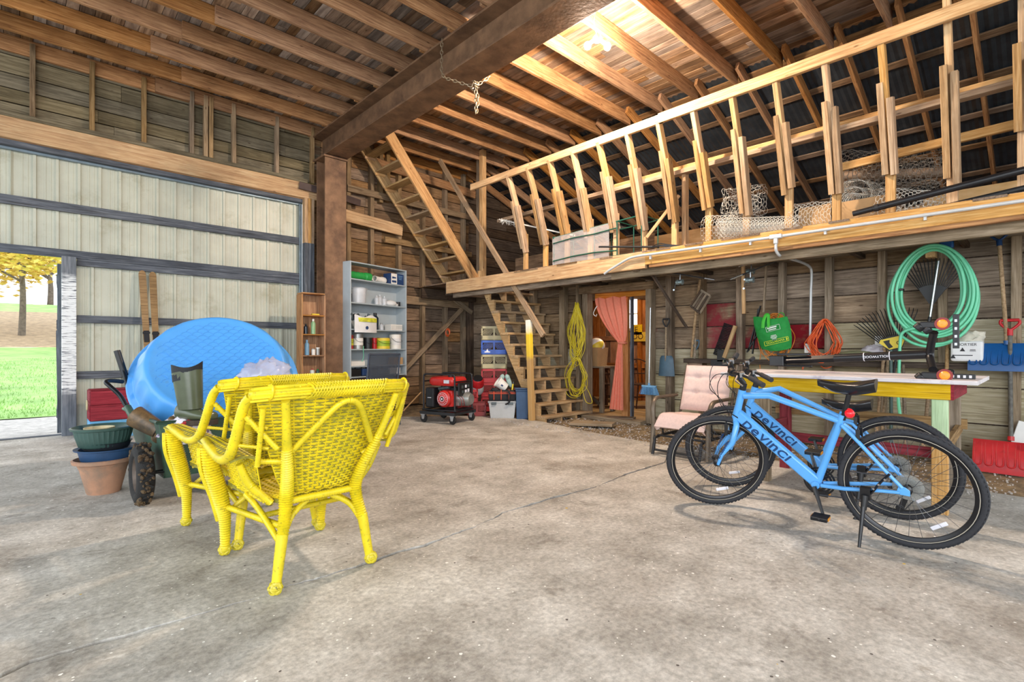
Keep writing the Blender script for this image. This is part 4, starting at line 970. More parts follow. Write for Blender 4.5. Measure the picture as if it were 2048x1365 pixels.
# ================================================================ RED AND BLUE CHEST
wood('red_paint', '6c1c26', '8e2c38', 'a8404a', var=.08, stain=.25, knots=False, bump=.15); wood('blue_paint', '4a8cc0', '6cacd8', '8cc4e4', var=.06, stain=.2, knots=False, bump=.15)
q0 = PY(181, 800, 8.25); q1 = PY(282, 800, 8.25)
bx_ = thing('painted_box', 'red and blue painted wooden box beside the metal door', 'box', ((q0.x + q1.x) / 2, 8.4, 0)); wbx = q1.x - q0.x
for z0, z1, mt in ((0, .22, 'blue_paint'), (.225, .42, 'red_paint'), (.425, .60, 'red_paint')):
    for y in (-.18, .2): plank('side_board', (q0.x, 8.4 + y, (z0 + z1) / 2), (q1.x, 8.4 + y, (z0 + z1) / 2), z1 - z0, .022, mt, bx_)
    for x_ in (q0.x, q1.x): plank('end_board', (x_, 8.23, (z0 + z1) / 2), (x_, 8.6, (z0 + z1) / 2), z1 - z0, .022, mt, bx_)
plank('lid_board', (q0.x, 8.5, .60), (q1.x, 8.5, .60), .2, .02, 'red_paint', bx_, up=(0, 1, 0))
b = MB(); b.torus(T(q0.x - .03, 8.32, .42) @ RY(PI / 2), .06, .008, 16, 6); b.build('rope_handle', 'pot_beige', bx_, world=True)
# ================================================================ BICYCLES (local x forward, y left, z up; origin under the rear hub)
plain('bike_blue', '5aa6ea', .3, var=.04, coat=.3); plain('bike_navy', '123c6c', .4); plain('bike_black', '15161a', .35, var=.2, scale=30); plain('bike_rubber', '2a2b30', .75, var=.2, scale=60, bump=.3)
plain('rim_black', '1c1c20', .3, .3); plain('alloy', 'b8bcc0', .25, .9, var=.08); plain('spoke', '6a6c70', .3, .8); plain('reflect_white', 'dcdce4', .3); plain('red_lens', 'd8202a', .2, var=.2, emis=('d8202a', .25)); plain('amber_lens', 'd89020', .25)
plain('reflective_stripe', 'b8b2a4', .35, .3); plain('smoke_plastic', '9a9c98', .2, alpha=.45)
WR = .347
def mk_wheel(parent, c, label_rear, M):
    w = thing('wheel', None, None); place(w, T(c) @ M @ RX(PI / 2), parent)
    b = MB(); b.torus(Matrix(), WR - .020, .020, 56, 10, .95)
    for k in range(84):
        a = 2 * PI * k / 84
        for s in (-1, 1): b.box((0, 0, 0), (.004, .016, .010), RZ(a + .02 * s) @ T(WR - .0045, 0, s * .011) @ RX(.5 * s))
    b.build('tyre', 'bike_rubber', w, smooth=50)
    b = MB(); b.torus(Matrix(), WR - .040, .0035, 56, 6, 5.6); b.build('stripe', 'reflective_stripe', w, smooth=60)
    b = MB(); b.lathe([(WR - .036, -.016), (WR - .036, .016), (WR - .046, .015), (WR - .062, .006), (WR - .062, -.006), (WR - .046, -.015), (WR - .036, -.016)], 56); b.build('rim', 'rim_black', w, smooth=40)
    b = MB(); n = 28
    for k in range(n):
        a = 2 * PI * k / n; s = 1 if k % 2 else -1; a2 = a + (.42 if (k // 2) % 2 else -.42)
        b.tube([(.024 * math.cos(a2), .024 * math.sin(a2), s * .032), ((WR - .06) * math.cos(a), (WR - .06) * math.sin(a), s * .003)], .0012, 4, caps=False)
    tag(b.build('spokes', 'spoke', w), kind='stuff')
    b = MB(); b.lathe([(.001, -.062), (.006, -.062), (.008, -.05), (.028, -.038), (.028, -.03), (.014, -.025), (.014, .025), (.028, .03), (.028, .038), (.008, .05), (.006, .062), (.001, .062)], 16); b.build('hub', 'bike_black', w, smooth=40)
    b = MB(); a = 4.1 if label_rear else 4.6; b.box((0, 0, 0), (.022, .085, .012), RZ(a) @ T(.235, 0, .012)); b.build('reflector', 'reflect_white', w, bevel=.004)
    if label_rear:
        b = MB()
        for i, r in enumerate((.056, .050, .045, .040, .035, .030, .026)):
            b.lathe([(r - .012, .022 + i * .0045), (r, .022 + i * .0045), (r, .0245 + i * .0045), (r - .012, .0245 + i * .0045)], 24)
        b.build('cassette', 'alloy', w, smooth=30)
        b = MB(); b.lathe([(.02, .017), (.075, .0175), (.075, .019), (.02, .0195)], 32); b.build('spoke_guard', 'smoke_plastic', w)
    return w
def word(chars, size, name, mat, parent, M, sx=1.0):
    b = MB(); x = 0
    for ch, k in chars:
        c = bpy.data.curves.new('l', 'FONT'); c.body = ch; c.size = size * k; c.extrude = .0015; c.offset = .0016; c.resolution_u = 3
        o = bpy.data.objects.new('l', c); me = bpy.data.meshes.new_from_object(o); bpy.data.objects.remove(o); bpy.data.curves.remove(c)
        xs = [v.co.x for v in me.vertices]; w = max(xs) - min(xs)
        b.add([(x + (v.co.x - min(xs)) * sx + .18 * v.co.y, v.co.y - size * .36, v.co.z) for v in me.vertices], [tuple(p.vertices) for p in me.polygons]); x += w * sx + size * .14; bpy.data.meshes.remove(me)
    for v in b.v: v.x -= x / 2
    return b.build(name, mat, parent, M=M)
def mk_bike(label, M, steer, light=True, dz=0.0):
    t = thing('bicycle', label, 'bicycle', M=M, group='blue hybrid bicycles')
    RH, FH, BB = V((0, 0, WR)), V((1.10, 0, WR)), V((.46, 0, .285)); SC_, HT, HB = V((.315, 0, .715 - dz)), V((.895, 0, .865 - dz * .5)), V((.95, 0, .665))
    # wheel axis: RX(pi/2) makes local z point to -y (right side); spoke guard/cassette on +z = right side
    mk_wheel(t, RH, True, Matrix())
    b = MB(); b.tube([HT + V((-.01, 0, -.04)), (.72, 0, .835), SC_ + V((.0, 0, -.015))], [.024, .022, .017], 12); b.build('top_tube', 'bike_blue', t, smooth=60)
    b = MB(); b.beam(HB + V((-.012, 0, .03)), BB + V((0, 0, .01)), .046, .074, (0, 1, 0)) if False else b.beam(HB + V((-.012, 0, .03)), BB + V((0, 0, .01)), .046, .074, (0, 0, 1)); dt = b.build('down_tube', 'bike_blue', t, smooth=60, bevel=.011)
    b = MB(); b.tube([BB, SC_ + V((-.008, 0, .03))], [.022, .0185], 12); b.build('seat_tube', 'bike_blue', t, smooth=60)
    b = MB(); b.tube([HB, HB.lerp(HT, .5), HT], [.027, .023, .025], 14); b.build('head_tube', 'bike_blue', t, smooth=60)
    b = MB(); b.cyl(BB + V((0, -.036, 0)), BB + V((0, .036, 0)), .024, 14); b.build('bottom_bracket', 'bike_blue', t, smooth=50)
    for s in (-1, 1):
        b = MB(); b.tube([BB + V((-.03, s * .025, .002)), (.30, s * .048, .30), (.12, s * .064, .33), RH + V((.025, s * .066, -.008))], [.013, .013, .011, .010], 10); b.build('chainstay', 'bike_blue', t, smooth=60)
        b = MB(); b.tube([SC_ + V((-.005, s * .018, -.03)), (.24, s * .040, .62), (.10, s * .060, .46), RH + V((.015, s * .066, .02))], [.012, .012, .010, .010], 10); b.build('seatstay', 'bike_blue', t, smooth=60)
        b = MB(); b.prism([(-.02, -.022), (.03, -.02), (.04, .0), (.03, .035), (.0, .025), (-.02, .01)], -.003, .003, T(0, s * .064, WR) @ RX(PI / 2)); b.build('dropout', 'bike_blue', t, bevel=.002)
    # lettering on the down tube, both flanks
    d = (BB - HB).normalized(); mid = HB.lerp(BB, .40)
    for s in (1, -1):
        xx = d if s == 1 else -d; zz = V((0, s, 0)); yy = zz.cross(xx)
        word((('D', 1), ('e', 1.3), ('V', 1), ('I', 1), ('n', 1.3), ('C', 1), ('I', 1)), .068, 'lettering', 'bike_navy', dt, basis(mid + V((-.006, s * .0238, .021)), xx, yy, zz), 1.25)
    # steering assembly turns about the head tube
    ax = (HT - HB).normalized(); S = T(HB) @ Matrix.Rotation(steer, 4, ax) @ T(-HB)
    b = MB(); fk0 = HB + V((.008, 0, -.03))
    b.tube([HB, fk0], .026, 12)
    for s in (-1, 1): b.tube([fk0 + V((-.005, s * .012, .005)), fk0 + V((.0, s * .045, -.012)), fk0 + V((.035, s * .056, -.13)), FH + V((-.03, s * .058, .07)), FH + V((0, s * .055, -.005))], [.020, .021, .019, .013, .010], 10)
    fk = b.build('fork', 'bike_blue', t, smooth=60, M=S)
    b = MB()
    for s in (-1, 1):
        for k in range(9): b.box((0, 0, 0), (.022 - .001 * k, .004, .007), T(fk0.lerp(FH, .42 + .05 * k) + V((.012, s * (.0705 - .0006 * k), .0))) @ RY(.5))
    b.build('fork_decal', 'bike_navy', fk)
    mk_wheel(t, (S @ FH), False, S.to_3x3().to_4x4())
    b = MB(); top = HT + ax * .045; b.tube([HT, top], .022, 12); b.tube([top, top + V((.035, 0, .06)), top + V((.07, 0, .09))], .019, 10); b.cyl(top + V((.07, -.028, .09)), top + V((.07, .028, .09)), .024, 12); b.build('stem', 'bike_black', t, smooth=50, M=S)
    hb0 = top + V((.07, 0, .09))
    hbP = [hb0 + V((-.105, -.35, .015)), hb0 + V((-.06, -.22, .025)), hb0 + V((-.005, -.1, .025)), hb0 + V((0, -.05, 0)), hb0, hb0 + V((0, .05, 0)), hb0 + V((-.005, .1, .025)), hb0 + V((-.06, .22, .025)), hb0 + V((-.105, .35, .015))]
    b = MB(); b.tube(spl(hbP, 5), .0125, 10); hb = b.build('handlebar', 'bike_black', t, smooth=60, M=S)
    for s in (-1, 1):
        e = hb0 + V((-.105, s * .35, .015)); i_ = hb0 + V((-.062, s * .225, .025))
        b = MB(); b.tube([i_, i_.lerp(e, .5), e + (e - i_) * .02], [.0165, .0175, .0175], 10); b.build('grip', 'bike_rubber', hb, smooth=60)
        b = MB(); b.box((0, 0, 0), (.03, .035, .03), T(hb0 + V((-.028, s * .155, .03)))); b.tube([hb0 + V((.0, s * .155, .02)), hb0 + V((.02, s * .20, .005)), hb0 + V((.0, s * .29, .0))], [.008, .007, .005], 6); b.build('brake_lever', 'alloy', hb, smooth=50)
        b = MB(); b.tube([hb0 + V((-.02, s * .14, .02)), hb0 + V((-.02, s * .11, -.01))], .016, 8); b.build('shifter', 'bike_black', hb, smooth=50)
    b = MB()
    for s, o in ((-1, .0), (1, .02), (1, -.03)):
        b.tube(spl([hb0 + V((.0, s * .15, .02)), hb0 + V((.10 + o, s * .11, .03)), hb0 + V((.14 + o, s * .05, -.08)), hb0 + V((.09, s * .02, -.20 + o)), HB + V((.05, s * .03, .06)), HB + V((-.09, s * .028, -.06))], 6), .0026, 5)
    b.build('cables', 'bike_black', t, smooth=60, M=S)
    for c_, nm in ((S @ (fk0 + V((.045, 0, -.045))), 'front_brake'), (V((.225, 0, .63)), 'rear_brake')):
        b = MB()
        for s in (-1, 1): b.box((0, 0, 0), (.02, .012, .085), T(c_ + V((0, s * .04, .0))) @ RX(s * .1)); b.box((0, 0, 0), (.045, .012, .014), T(c_ + V((0, s * .028, -.03))))
        b.tube([c_ + V((0, -.04, .045)), c_ + V((0, 0, .062)), c_ + V((0, .04, .045))], .004, 6); b.build(nm, 'bike_black', t, bevel=.002)
    # saddle and post
    b = MB(); b.tube([SC_ + V((-.008, 0, .0)), (.27, 0, .88 - dz * 3.5)], .0145, 12); b.build('seat_post', 'bike_black', t, smooth=60)
    def sad(u, v):
        x = .135 + .30 * v; a = 2 * PI * u
        w = (.075 * math.sqrt(max(0, 1 - ((.30 - v) / .36) ** 2)) if v < .30 else .075 - .053 * min(1, (v - .30) / .38) ** .75) if v > .02 else .05
        w = max(w, .012) * (1 if v < .97 else .5); zc = .945 - dz * 3.5 - .022 * math.sin(PI * v) + .012 * (1 - v)
        return V((x, w * math.cos(a), zc + (.016 * math.sin(a) if math.sin(a) > 0 else (.062 if v < .45 else .062 - .035 * (v - .45) / .55) * math.sin(a) * (1 - .3 * abs(math.cos(a))))))
    b = MB(); b.grid(sad, 20, 22, True); b.add([sad(i / 20, 0) for i in range(20)], [tuple(range(20))]); b.add([sad(i / 20, 1) for i in range(20)], [tuple(reversed(range(20)))]); sd = b.build('saddle', 'bike_black', t, smooth=60)
    b = MB()
    for s in (-1, 1): b.tube([p + V((0, 0, .035 - dz * 3.5)) for p in spl([(.40, s * .012, .885), (.34, s * .018, .853), (.24, s * .022, .853), (.17, s * .03, .875)], 4)], .0035, 6)
    b.build('saddle_rails', 'alloy', sd, smooth=60)
    if light:
        b = MB(); b.cyl((.285, -.0, .765), (.265, .0, .76), .026, 16); b.sph((.268, .012, .76), .027, 8); b.build('tail_light', 'red_lens', t, smooth=60)
    # drivetrain on the right
    b = MB()
    for r, y in ((.092, -.052), (.076, -.046), (.055, -.040)):
        b.lathe([(r - .012, -.0015), (r, -.0015), (r, .0015), (r - .012, .0015), (r - .012, -.0015)], 40, T(BB + V((0, y, 0))) @ RX(PI / 2))
    for k in range(5): b.beam(BB + V((0, -.05, 0)), BB + V((.07 * math.cos(1.257 * k), -.05, .07 * math.sin(1.257 * k))), .012, .004, (0, 1, 0))
    b.build('chainring', 'bike_black', t, smooth=30)
    ca = -1.85
    for s, a in ((-1, ca + PI), (1, ca)):
        y = s * .075; e = BB + V((.17 * math.cos(a), y, .17 * math.sin(a)))
        b = MB(); b.tube([BB + V((0, y * .8, 0)), e], [.017, .012], 8, flat=.6); ck_ = b.build('crank', 'bike_black', t, smooth=50)
        b = MB(); b.box(e + V((0, s * .055, 0)), (.09, .085, .022)); b.cyl(e, e + V((0, s * .1, 0)), .008, 8); pd = b.build('pedal', 'bike_black', ck_, bevel=.005)
        for q in (-1, 1): MB().box(e + V((q * .046, s * .055, 0)), (.006, .045, .015)).build('pedal_reflector', 'amber_lens', pd)
    b = MB(); b.tube([BB + V((0, -.046, .09)), V((0, -.05, WR + .045))], .004, 4); b.tube([BB + V((0, -.046, -.09)), V((.06, -.05, .22)), V((.02, -.05, .20)), V((-.02, -.05, .26)), V((.02, -.05, .30))], .004, 4); b.build('chain', 'spoke', t)
    b = MB(); b.box((.01, -.062, .285), (.03, .02, .05)); b.beam((.015, -.055, .28), (.045, -.055, .19), .03, .006, (0, 1, 0))
    for z, x in ((.275, .02), (.20, .045)): b.lathe([(.001, -.004), (.022, -.004), (.022, .004), (.001, .004)], 12, T(x, -.055, z) @ RX(PI / 2))
    b.build('rear_derailleur', 'bike_black', t, bevel=.002)
    # kickstand on the left
    b = MB(); b.tube(spl([(.19, .075, .335), (.17, .085, .30), (.11, .075, .39), (.07, .070, .44)], 4), [.014] * 13, 8, flat=.5); b.box((.185, .085, .31), (.05, .035, .07)); b.tube([(.185, .10, .30), (.19, .125, .22)], [.02, .016], 8); b.tube([(.19, .125, .24), (.20, .215, .015)], [.0125, .008], 8); b.cyl((.20, .213, .02), (.201, .220, .0), .014, 10); ks = b.build('kickstand', 'bike_black', t, smooth=50)
    b = MB()
    for x, z in ((.145, .345), (.12, .375), (.09, .41), (.185, .325)): b.cyl((x, .085, z), (x, .096, z), .006, 8)
    tag(b.build('bolts', 'alloy', ks, smooth=40), kind='stuff')
    return t
def bike_matrix(x, y, heading, lean):
    # forward = world +Y turned by heading (positive to the left), leaning towards its left
    return T(x, y, 0) @ RZ(PI / 2 + heading) @ RX(-lean)
mk_bike('blue bicycle nearest the camera with red tail light and kickstand', bike_matrix(3.68, .565, .02, .125), .60)
mk_bike('blue bicycle standing between the nearer bicycle and the workbench', bike_matrix(4.235, .71, .04, .06), .52, False, .05)
# ================================================================ WORKBENCH
wood('bench_top_white', 'b8b0b4', 'dcd6d8', 'f0ecea', var=.06, stain=.2, knots=False, paint='8a7a9a', pcover=.36); wood('yellow_paint_wood', 'b08a14', 'd0a824', 'dcbc4c', var=.05, stain=.25, knots=False); wood('pale_green_wood', '9cb48c', 'bcd4ac', 'd0e0c0', var=.05, stain=.2, knots=False)
wb_ = thing('workbench', 'long wooden workbench with white peeling top and yellow apron', 'workbench', (4.95, 1.1, 0))
for i in range(5): plank('top_board', (4.55 + .185 * i, .33, .915), (4.55 + .185 * i, 2.02, .915), .178, .028, 'bench_top_white', wb_, up=(1, 0, 0), jit=.003)
plank('front_apron', (4.545, .47, .845), (4.545, 1.98, .845), .11, .035, 'yellow_paint_wood', wb_)
plank('back_apron', (5.27, .47, .845), (5.27, 1.98, .845), .11, .035, 'yellow_paint_wood', wb_)
plank('end_apron', (4.53, .47, .845), (5.3, .47, .845), .11, .035, 'red_paint', wb_)
plank('end_apron', (4.53, 1.96, .845), (5.3, 1.96, .845), .11, .035, 'red_paint', wb_)
plank('leg', (4.57, .53, 0), (4.57, .53, .46), .09, .045, 'fresh_wood', wb_, up=(0, 1, 0)); plank('leg', (4.57, .53, .46), (4.57, .53, .84), .09, .045, 'pale_green_wood', wb_, up=(0, 1, 0))
plank('leg', (4.615, .53, 0), (4.615, .53, .84), .09, .045, 'stud_wood', wb_, up=(0, 1, 0))
plank('leg', (5.26, .53, -.03), (5.26, .53, .84), .09, .06, 'grey_beam', wb_, up=(0, 1, 0)); plank('leg', (4.62, 1.70, 0), (4.62, 1.70, .84), .085, .06, 'grey_beam', wb_, up=(0, 1, 0)); plank('leg', (5.26, 1.75, -.03), (5.26, 1.75, .84), .085, .08, 'red_paint', wb_, up=(0, 1, 0))
plank('side_rail', (4.6, .50, .46), (5.35, .50, .52), .075, .035, 'stud_wood', wb_)
plank('lower_rail', (5.30, .45, .55), (5.30, 1.85, .55), .08, .03, 'stud_wood', wb_); plank('lower_rail', (4.66, .50, .40), (4.66, 1.74, .40), .075, .03, 'red_paint', wb_); plank('lower_rail', (4.62, 1.74, .45), (5.3, 1.74, .45), .075, .03, 'red_paint', wb_)
# ================================================================ BIKE CARRIER on the bench
ra = PX(1556, 722, 4.85); rb_ = PX(1856, 709, 4.85)
rk = thing('bike_carrier', 'black folding bike carrier lying across the workbench', 'bike rack', (4.85, 1.1, .93))
b = MB(); b.tube([ra, ra.lerp(rb_, .45)], .030, 4); b.build('square_tube', 'bike_black', rk, world=True); b = MB(); b.tube([ra.lerp(rb_, .42), rb_], .034, 14); b.build('round_tube', 'bike_black', rk, smooth=60, world=True)
b = MB(); b.box((0, 0, 0), (.09, .12, .09), T(ra)); b.box((0, 0, .05), (.05, .26, .02), T(ra.lerp(rb_, .12))); b.box((0, 0, -.05), (.03, .3, .015), T(ra.lerp(rb_, .12))); b.build('hitch_end', 'bike_black', rk, bevel=.006, world=True)
for k in (.62, .78):
    b = MB(); b.tube([ra.lerp(rb_, k - .003), ra.lerp(rb_, k + .003)], .0352, 14); b.build('band', 'reflect_white', rk, world=True)
dd = (rb_ - ra).normalized(); side = V((-1, 0, 0)); m_ = basis(ra.lerp(rb_, .70) + V((-.035, 0, 0)), dd, V((-1, 0, 0)).cross(dd) * 1.0, V((-1, 0, 0)))
text_mesh('HOLLYWOOD', .027, 'lettering', 'reflect_white', rk, m_ @ RZ(PI), .0006, 0, True, 1.0)
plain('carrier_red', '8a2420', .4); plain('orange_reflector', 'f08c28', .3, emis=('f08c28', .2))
for (u_, v_, X_), nm in (((1868, 650, 4.72), 'upper'), ((1872, 752, 4.58), 'lower')):
    h = PX(u_, v_, X_); a = thing('cradle', None, None); place(a, T(h), rk, True)
    b = MB(); b.box((0, 0, 0), (.05, .16, .05)); b.cyl((0, .07, 0), (0, .10, -.03), .035, 10); b.cyl((0, .02, -.02), (0, .06, -.05), .03, 10); b.build('clamp', 'black_plastic', a, bevel=.01)
    b = MB(); b.cyl((-.03, -.05, .005), (-.035, -.05, .005), .045, 14); b.build('knob', 'carrier_red', a, smooth=40)
    b = MB(); b.lathe([(.001, .0), (.03, 0), (.022, .008), (.001, .01)], 14, T(-.036, -.05, .005) @ RY(-PI / 2)); b.build('reflector', 'orange_reflector', a, smooth=40)
    b = MB(); c0 = (0, -.13, 0) if nm == 'lower' else (0, -.12, -.05); sz = (.02, .15, .035) if nm == 'lower' else (.02, .035, .24); b.box(c0, sz)
    b.build('strap', 'black_plastic', a, bevel=.003)
    b = MB()
    for k in range(4): b.box((-.011, c0[1] + (-.05 + .03 * k if nm == 'lower' else 0), c0[2] + (0 if nm == 'lower' else -.09 + .055 * k)), (.002, .014, .018))
    tag(b.build('strap_slots', 'reflect_white' if nm == 'lower' else 'alloy', a), kind='stuff')
b = MB(); b.tube(spl([PX(1868, 665, 4.74), PX(1862, 690, 4.80), PX(1860, 715, 4.82), PX(1866, 740, 4.65)], 5), .026, 10); b.build('mast', 'bike_black', rk, smooth=60, world=True)
b = MB(); b.tube(spl([PX(1875, 750, 4.7), PX(1876, 743, 4.72), PX(1904, 742, 4.72), PX(1905, 752, 4.7)], 5), .010, 8); b.build('handle', 'bike_black', rk, smooth=60, world=True)
# ================================================================ GLIDER CHAIR
plain('cushion', 'd8bfb8', .9, var=.07, scale=40, bump=.25); plain('glider_metal', '6e6254', .45, .5, var=.15, scale=10); plain('glider_dark', '2c2c2e', .5, .4)
gl = thing('glider_chair', 'metal glider armchair with pale pink tufted cushions', 'chair', (5.28, 2.55, 0), -.95 + PI / 2 * 0)
# local: x right, -y front ; placed so that the seat faces the camera
gl.matrix_basis = T(5.22, 2.66, -.0) @ RZ(-PI / 2)
def cush(fn, n, tufts):
    def f(u, v):
        p, nn = fn(u, v); e = min(u, 1 - u, v, 1 - v); k = min(1, e / .12) ** .5; d = 0
        for a, c_ in tufts: d += math.exp(-((u - a) ** 2 + (v - c_) ** 2) / .004)
        for c_ in set(t_[1] for t_ in tufts): d += .55 * math.exp(-((v - c_) ** 2) / .0012)
        d += .15 * noise.noise((u * 7, v * 7, 1.3))
        return p + nn * (.055 * k * (1 - .55 * d))
    b = MB(); b.shell(f, n, n, .07); return b
bk = lambda u, v: (V((-.27 + .54 * u, .20 + .16 * v, .44 + .50 * v)), V((0, -.95, .3)))
cush(bk, 36, [(.33, .38), (.67, .38), (.33, .72), (.67, .72)]).build('back_cushion', 'cushion', gl, smooth=80)
sk = lambda u, v: (V((-.28 + .56 * u, -.34 + .55 * v - (.0), .40 - .04 * v - (.10 * max(0, .16 - v) / .16) ** 1.0)), V((0, -.1, 1)))
cush(sk, 34, [(.33, .55), (.67, .55)]).build('seat_cushion', 'cushion', gl, smooth=80)
for s in (-1, 1):
    b = MB(); b.tube(spl([(s * .31, -.30, .05), (s * .31, -.31, .35), (s * .32, -.30, .50), (s * .325, -.24, .585), (s * .325, -.1, .60), (s * .325, .22, .60)], 6), .018, 8, flat=1.5); b.build('arm', 'glider_metal', gl, smooth=60)
    b = MB(); b.tube([(s * .29, -.28, .38), (s * .29, .22, .34), (s * .29, .42, .95)], .016, 8); b.build('side_frame', 'glider_metal', gl, smooth=60)
    b = MB(); b.tube(spl([(s * .26, -.40, .012), (s * .26, -.36, .14), (s * .26, -.30, .19), (s * .26, .25, .19), (s * .26, .32, .12), (s * .26, .36, .012)], 5), .016, 8); b.build('base', 'glider_dark', gl, smooth=60)
    b = MB(); b.tube([(s * .31, -.34, .012), (s * .31, -.30, .38)], .022, 6); b.build('front_leg', 'glider_metal', gl, smooth=60)
    MB().tube([(s * .28, -.15, .19), (s * .28, -.18, .36)], .01, 6).build('swing_link', 'glider_dark', gl); MB().tube([(s * .28, .2, .19), (s * .28, .17, .34)], .01, 6).build('swing_link', 'glider_dark', gl)
for y, z in ((-.28, .2), (.25, .2), (-.38, .06), (0, .19)):
    b = MB(); b.tube([(-.27, y, z), (.27, y, z)], .012, 8); b.build('cross_bar', 'glider_dark', gl, smooth=60)
# ================================================================ WALL TOOLS
wood('handle_wood', '8a6a44', 'b08e62', 'c8a87c', var=.15, stain=.3, knots=False, grain=(1, 20, 20)); plain('tool_grey', '5a6468', .5, .5, var=.25, scale=12, dirt='3a3c3c', dirtc=.4); plain('tool_blue', '3e5a6c', .45, var=.2, scale=8); plain('brown_metal', '8a7460', .6, .3, var=.3, scale=8); plain('shovel_red', 'b41e24', .4, var=.12, dirt='7c1418', dirtc=.35); plain('shovel_navy', '12508c', .38, var=.12); plain('rake_black', '1c1e20', .55, var=.2); plain('rake_yellow', 'e2c83a', .5); plain('grip_red', 'b4141c', .4); plain('paint_chip', '5c5a54', .6, var=.5, scale=30)
def Wp(u, v, X=6.82): return PX(u, v, X)
def scoop(b, top, w0, w1, h, dep, M):
    """shovel blade: top edge at z=0 going down h, curved; w0 top width, w1 bottom width"""
    b.shell(lambda u, v: M @ V(((w0 + (w1 - w0) * v) * (u - .5) * (.75 + .25 * min(1, v / .12)), -dep * (1 - (2 * u - 1) ** 2) * (.4 + .6 * v) + dep * .5 * (abs(2 * u - 1) ** 4), -h * v)), 14, 10, .003)
def dgrip(b, p, up, right, w=.11, h=.11, r=.011):
    p, up, right = V(p), V(up).normalized(), V(right).normalized()
    b.tube(spl([p, p + up * h * .35 + right * w * .3, p + up * h * .7 + right * w * .5, p + up * h + right * w * .48], 5), r, 8)
    b.tube(spl([p, p + up * h * .35 - right * w * .3, p + up * h * .7 - right * w * .5, p + up * h - right * w * .48], 5), r, 8)
    b.tube([p + up * h + right * w * .5, p + up * h - right * w * .5], r * 1.25, 8)
FW = basis(V((0, 0, 0)), V((0, -1, 0)), V((1, 0, 0)), V((0, 0, 1)))   # x to photo right, y into wall
FW = Matrix(((0, 1, 0, 0), (-1, 0, 0, 0), (0, 0, 1, 0), (0, 0, 0, 1)))
# grey-blue shovel hung by the doorway
t = thing('shovel', 'grey blue scoop shovel with black D grip beside the doorway', 'shovel', Wp(1330, 755))
top = Wp(1332, 712); b = MB(); scoop(b, top, .21, .26, .30, .035, T(top) @ FW); b.build('blade', 'tool_blue', t, smooth=60, world=True)
b = MB(); b.tube([top + V((-.01, 0, -.08)), Wp(1332, 655)], .014, 8); b.build('handle', 'grey_beam', t, smooth=60, world=True)
b = MB(); dgrip(b, Wp(1332, 655), (0, 0, 1), (0, 1, 0), .10, .12); b.build('grip', 'black_plastic', t, smooth=60, world=True)
# blue broom
plain('bristle_blue', '7fb4dc', .7, var=.2, scale=60)
t = thing('broom', 'white handled broom with pale blue bristles hung at the door post', 'broom', Wp(1299, 790, 6.80))
b = MB(); b.tube([Wp(1301, 616, 6.84), Wp(1298, 772, 6.80)], .011, 8); b.build('handle', 'alloy', t, smooth=60, world=True)
c_ = Wp(1298, 773, 6.80); b = MB(); b.box((0, 0, 0), (.045, .24, .03), T(c_)); b.cyl(c_, c_ + V((0, 0, .05)), .018, 8); b.build('head', 'bristle_blue', t, bevel=.006, world=True)
b = MB()
for i in range(220):
    q = R.uniform(-1, 1); x_ = R.uniform(-.018, .018); b.tube([c_ + V((x_, q * .115, -.01)), c_ + V((x_ * 1.6, q * .16, -.12 - R.uniform(0, .012)))], .0028, 3, caps=False)
tag(b.build('bristles', 'bristle_blue', t, world=True), kind='stuff')
# spade / hay fork hung upside down: handle plus slatted head
t = thing('ice_scraper', 'long wooden handled tool with slatted wooden head hung upside down', 'tool', Wp(1390, 720))
b = MB(); b.tube([Wp(1400, 560), Wp(1390, 640), Wp(1383, 715)], .020, 8); b.build('handle', 'handle_wood', t, smooth=60, world=True)
a0, a1, a2, a3 = Wp(1381, 612, 6.78), Wp(1402, 581, 6.78), Wp(1421, 592, 6.78), Wp(1400, 627, 6.78)
for k in range(6): plank('slat', a0.lerp(a3, k / 5), a1.lerp(a2, k / 5), .028, .014, 'grey_beam' if k % 2 else 'dark_timber', t, up=(0, 1, 0))
plank('cross_slat', a0, a3, .03, .02, 'dark_timber', t, up=(0, 1, 0)); plank('cross_slat', a1, a2, .03, .02, 'grey_beam', t, up=(0, 1, 0))
t = thing('shovel', 'worn brown steel shovel hung with blade down behind the glider chair', 'shovel', Wp(1385, 740))
top = Wp(1390, 718); b = MB(); scoop(b, top, .18, .30, .26, .03, T(top) @ FW @ RY(.12)); b.build('blade', 'brown_metal', t, smooth=60, world=True)
b = MB(); b.tube([top + V((-.02, 0, -.05)), Wp(1391, 676)], .015, 8); b.build('handle', 'grey_beam', t, smooth=60, world=True)
b = MB(); dgrip(b, Wp(1392, 700), (0, 0, 1), (0, 1, 0), .09, .13, .010); b.build('grip', 'tool_blue', t, smooth=60, world=True)
# push broom head with bristles standing
t = thing('push_broom', 'wooden push broom head with dark bristles tilted against the wall', 'broom', Wp(1455, 680))
e0, e1 = Wp(1448, 716, 6.75), Wp(1471, 652, 6.75); plank('head', e0, e1, .05, .03, 'handle_wood', t, up=(0, 1, 0))
b = MB(); dr = (e1 - e0); nn = V((0, .13, .045))
for i in range(22):
    for j in range(2):
        p = e0.lerp(e1, (i + .5) / 22) + V((.015 * j, .02, 0)); b.tube([p, p + nn], [.006, .009], 4)
tag(b.build('bristles', 'black_plastic', t, world=True), kind='stuff')
# dark square shovel end standing on the ledge
t = thing('spade', 'dark flat steel spade blade on the ledge behind the cushion', 'spade', Wp(1443, 735))
b = MB(); p = Wp(1443, 727, 6.75); b.box((0, 0, 0), (.012, .30, .09), T(p)); b.box((0, 0, .10), (.012, .12, .16), T(p)); b.build('blade', 'rake_black', t, bevel=.003, world=True)
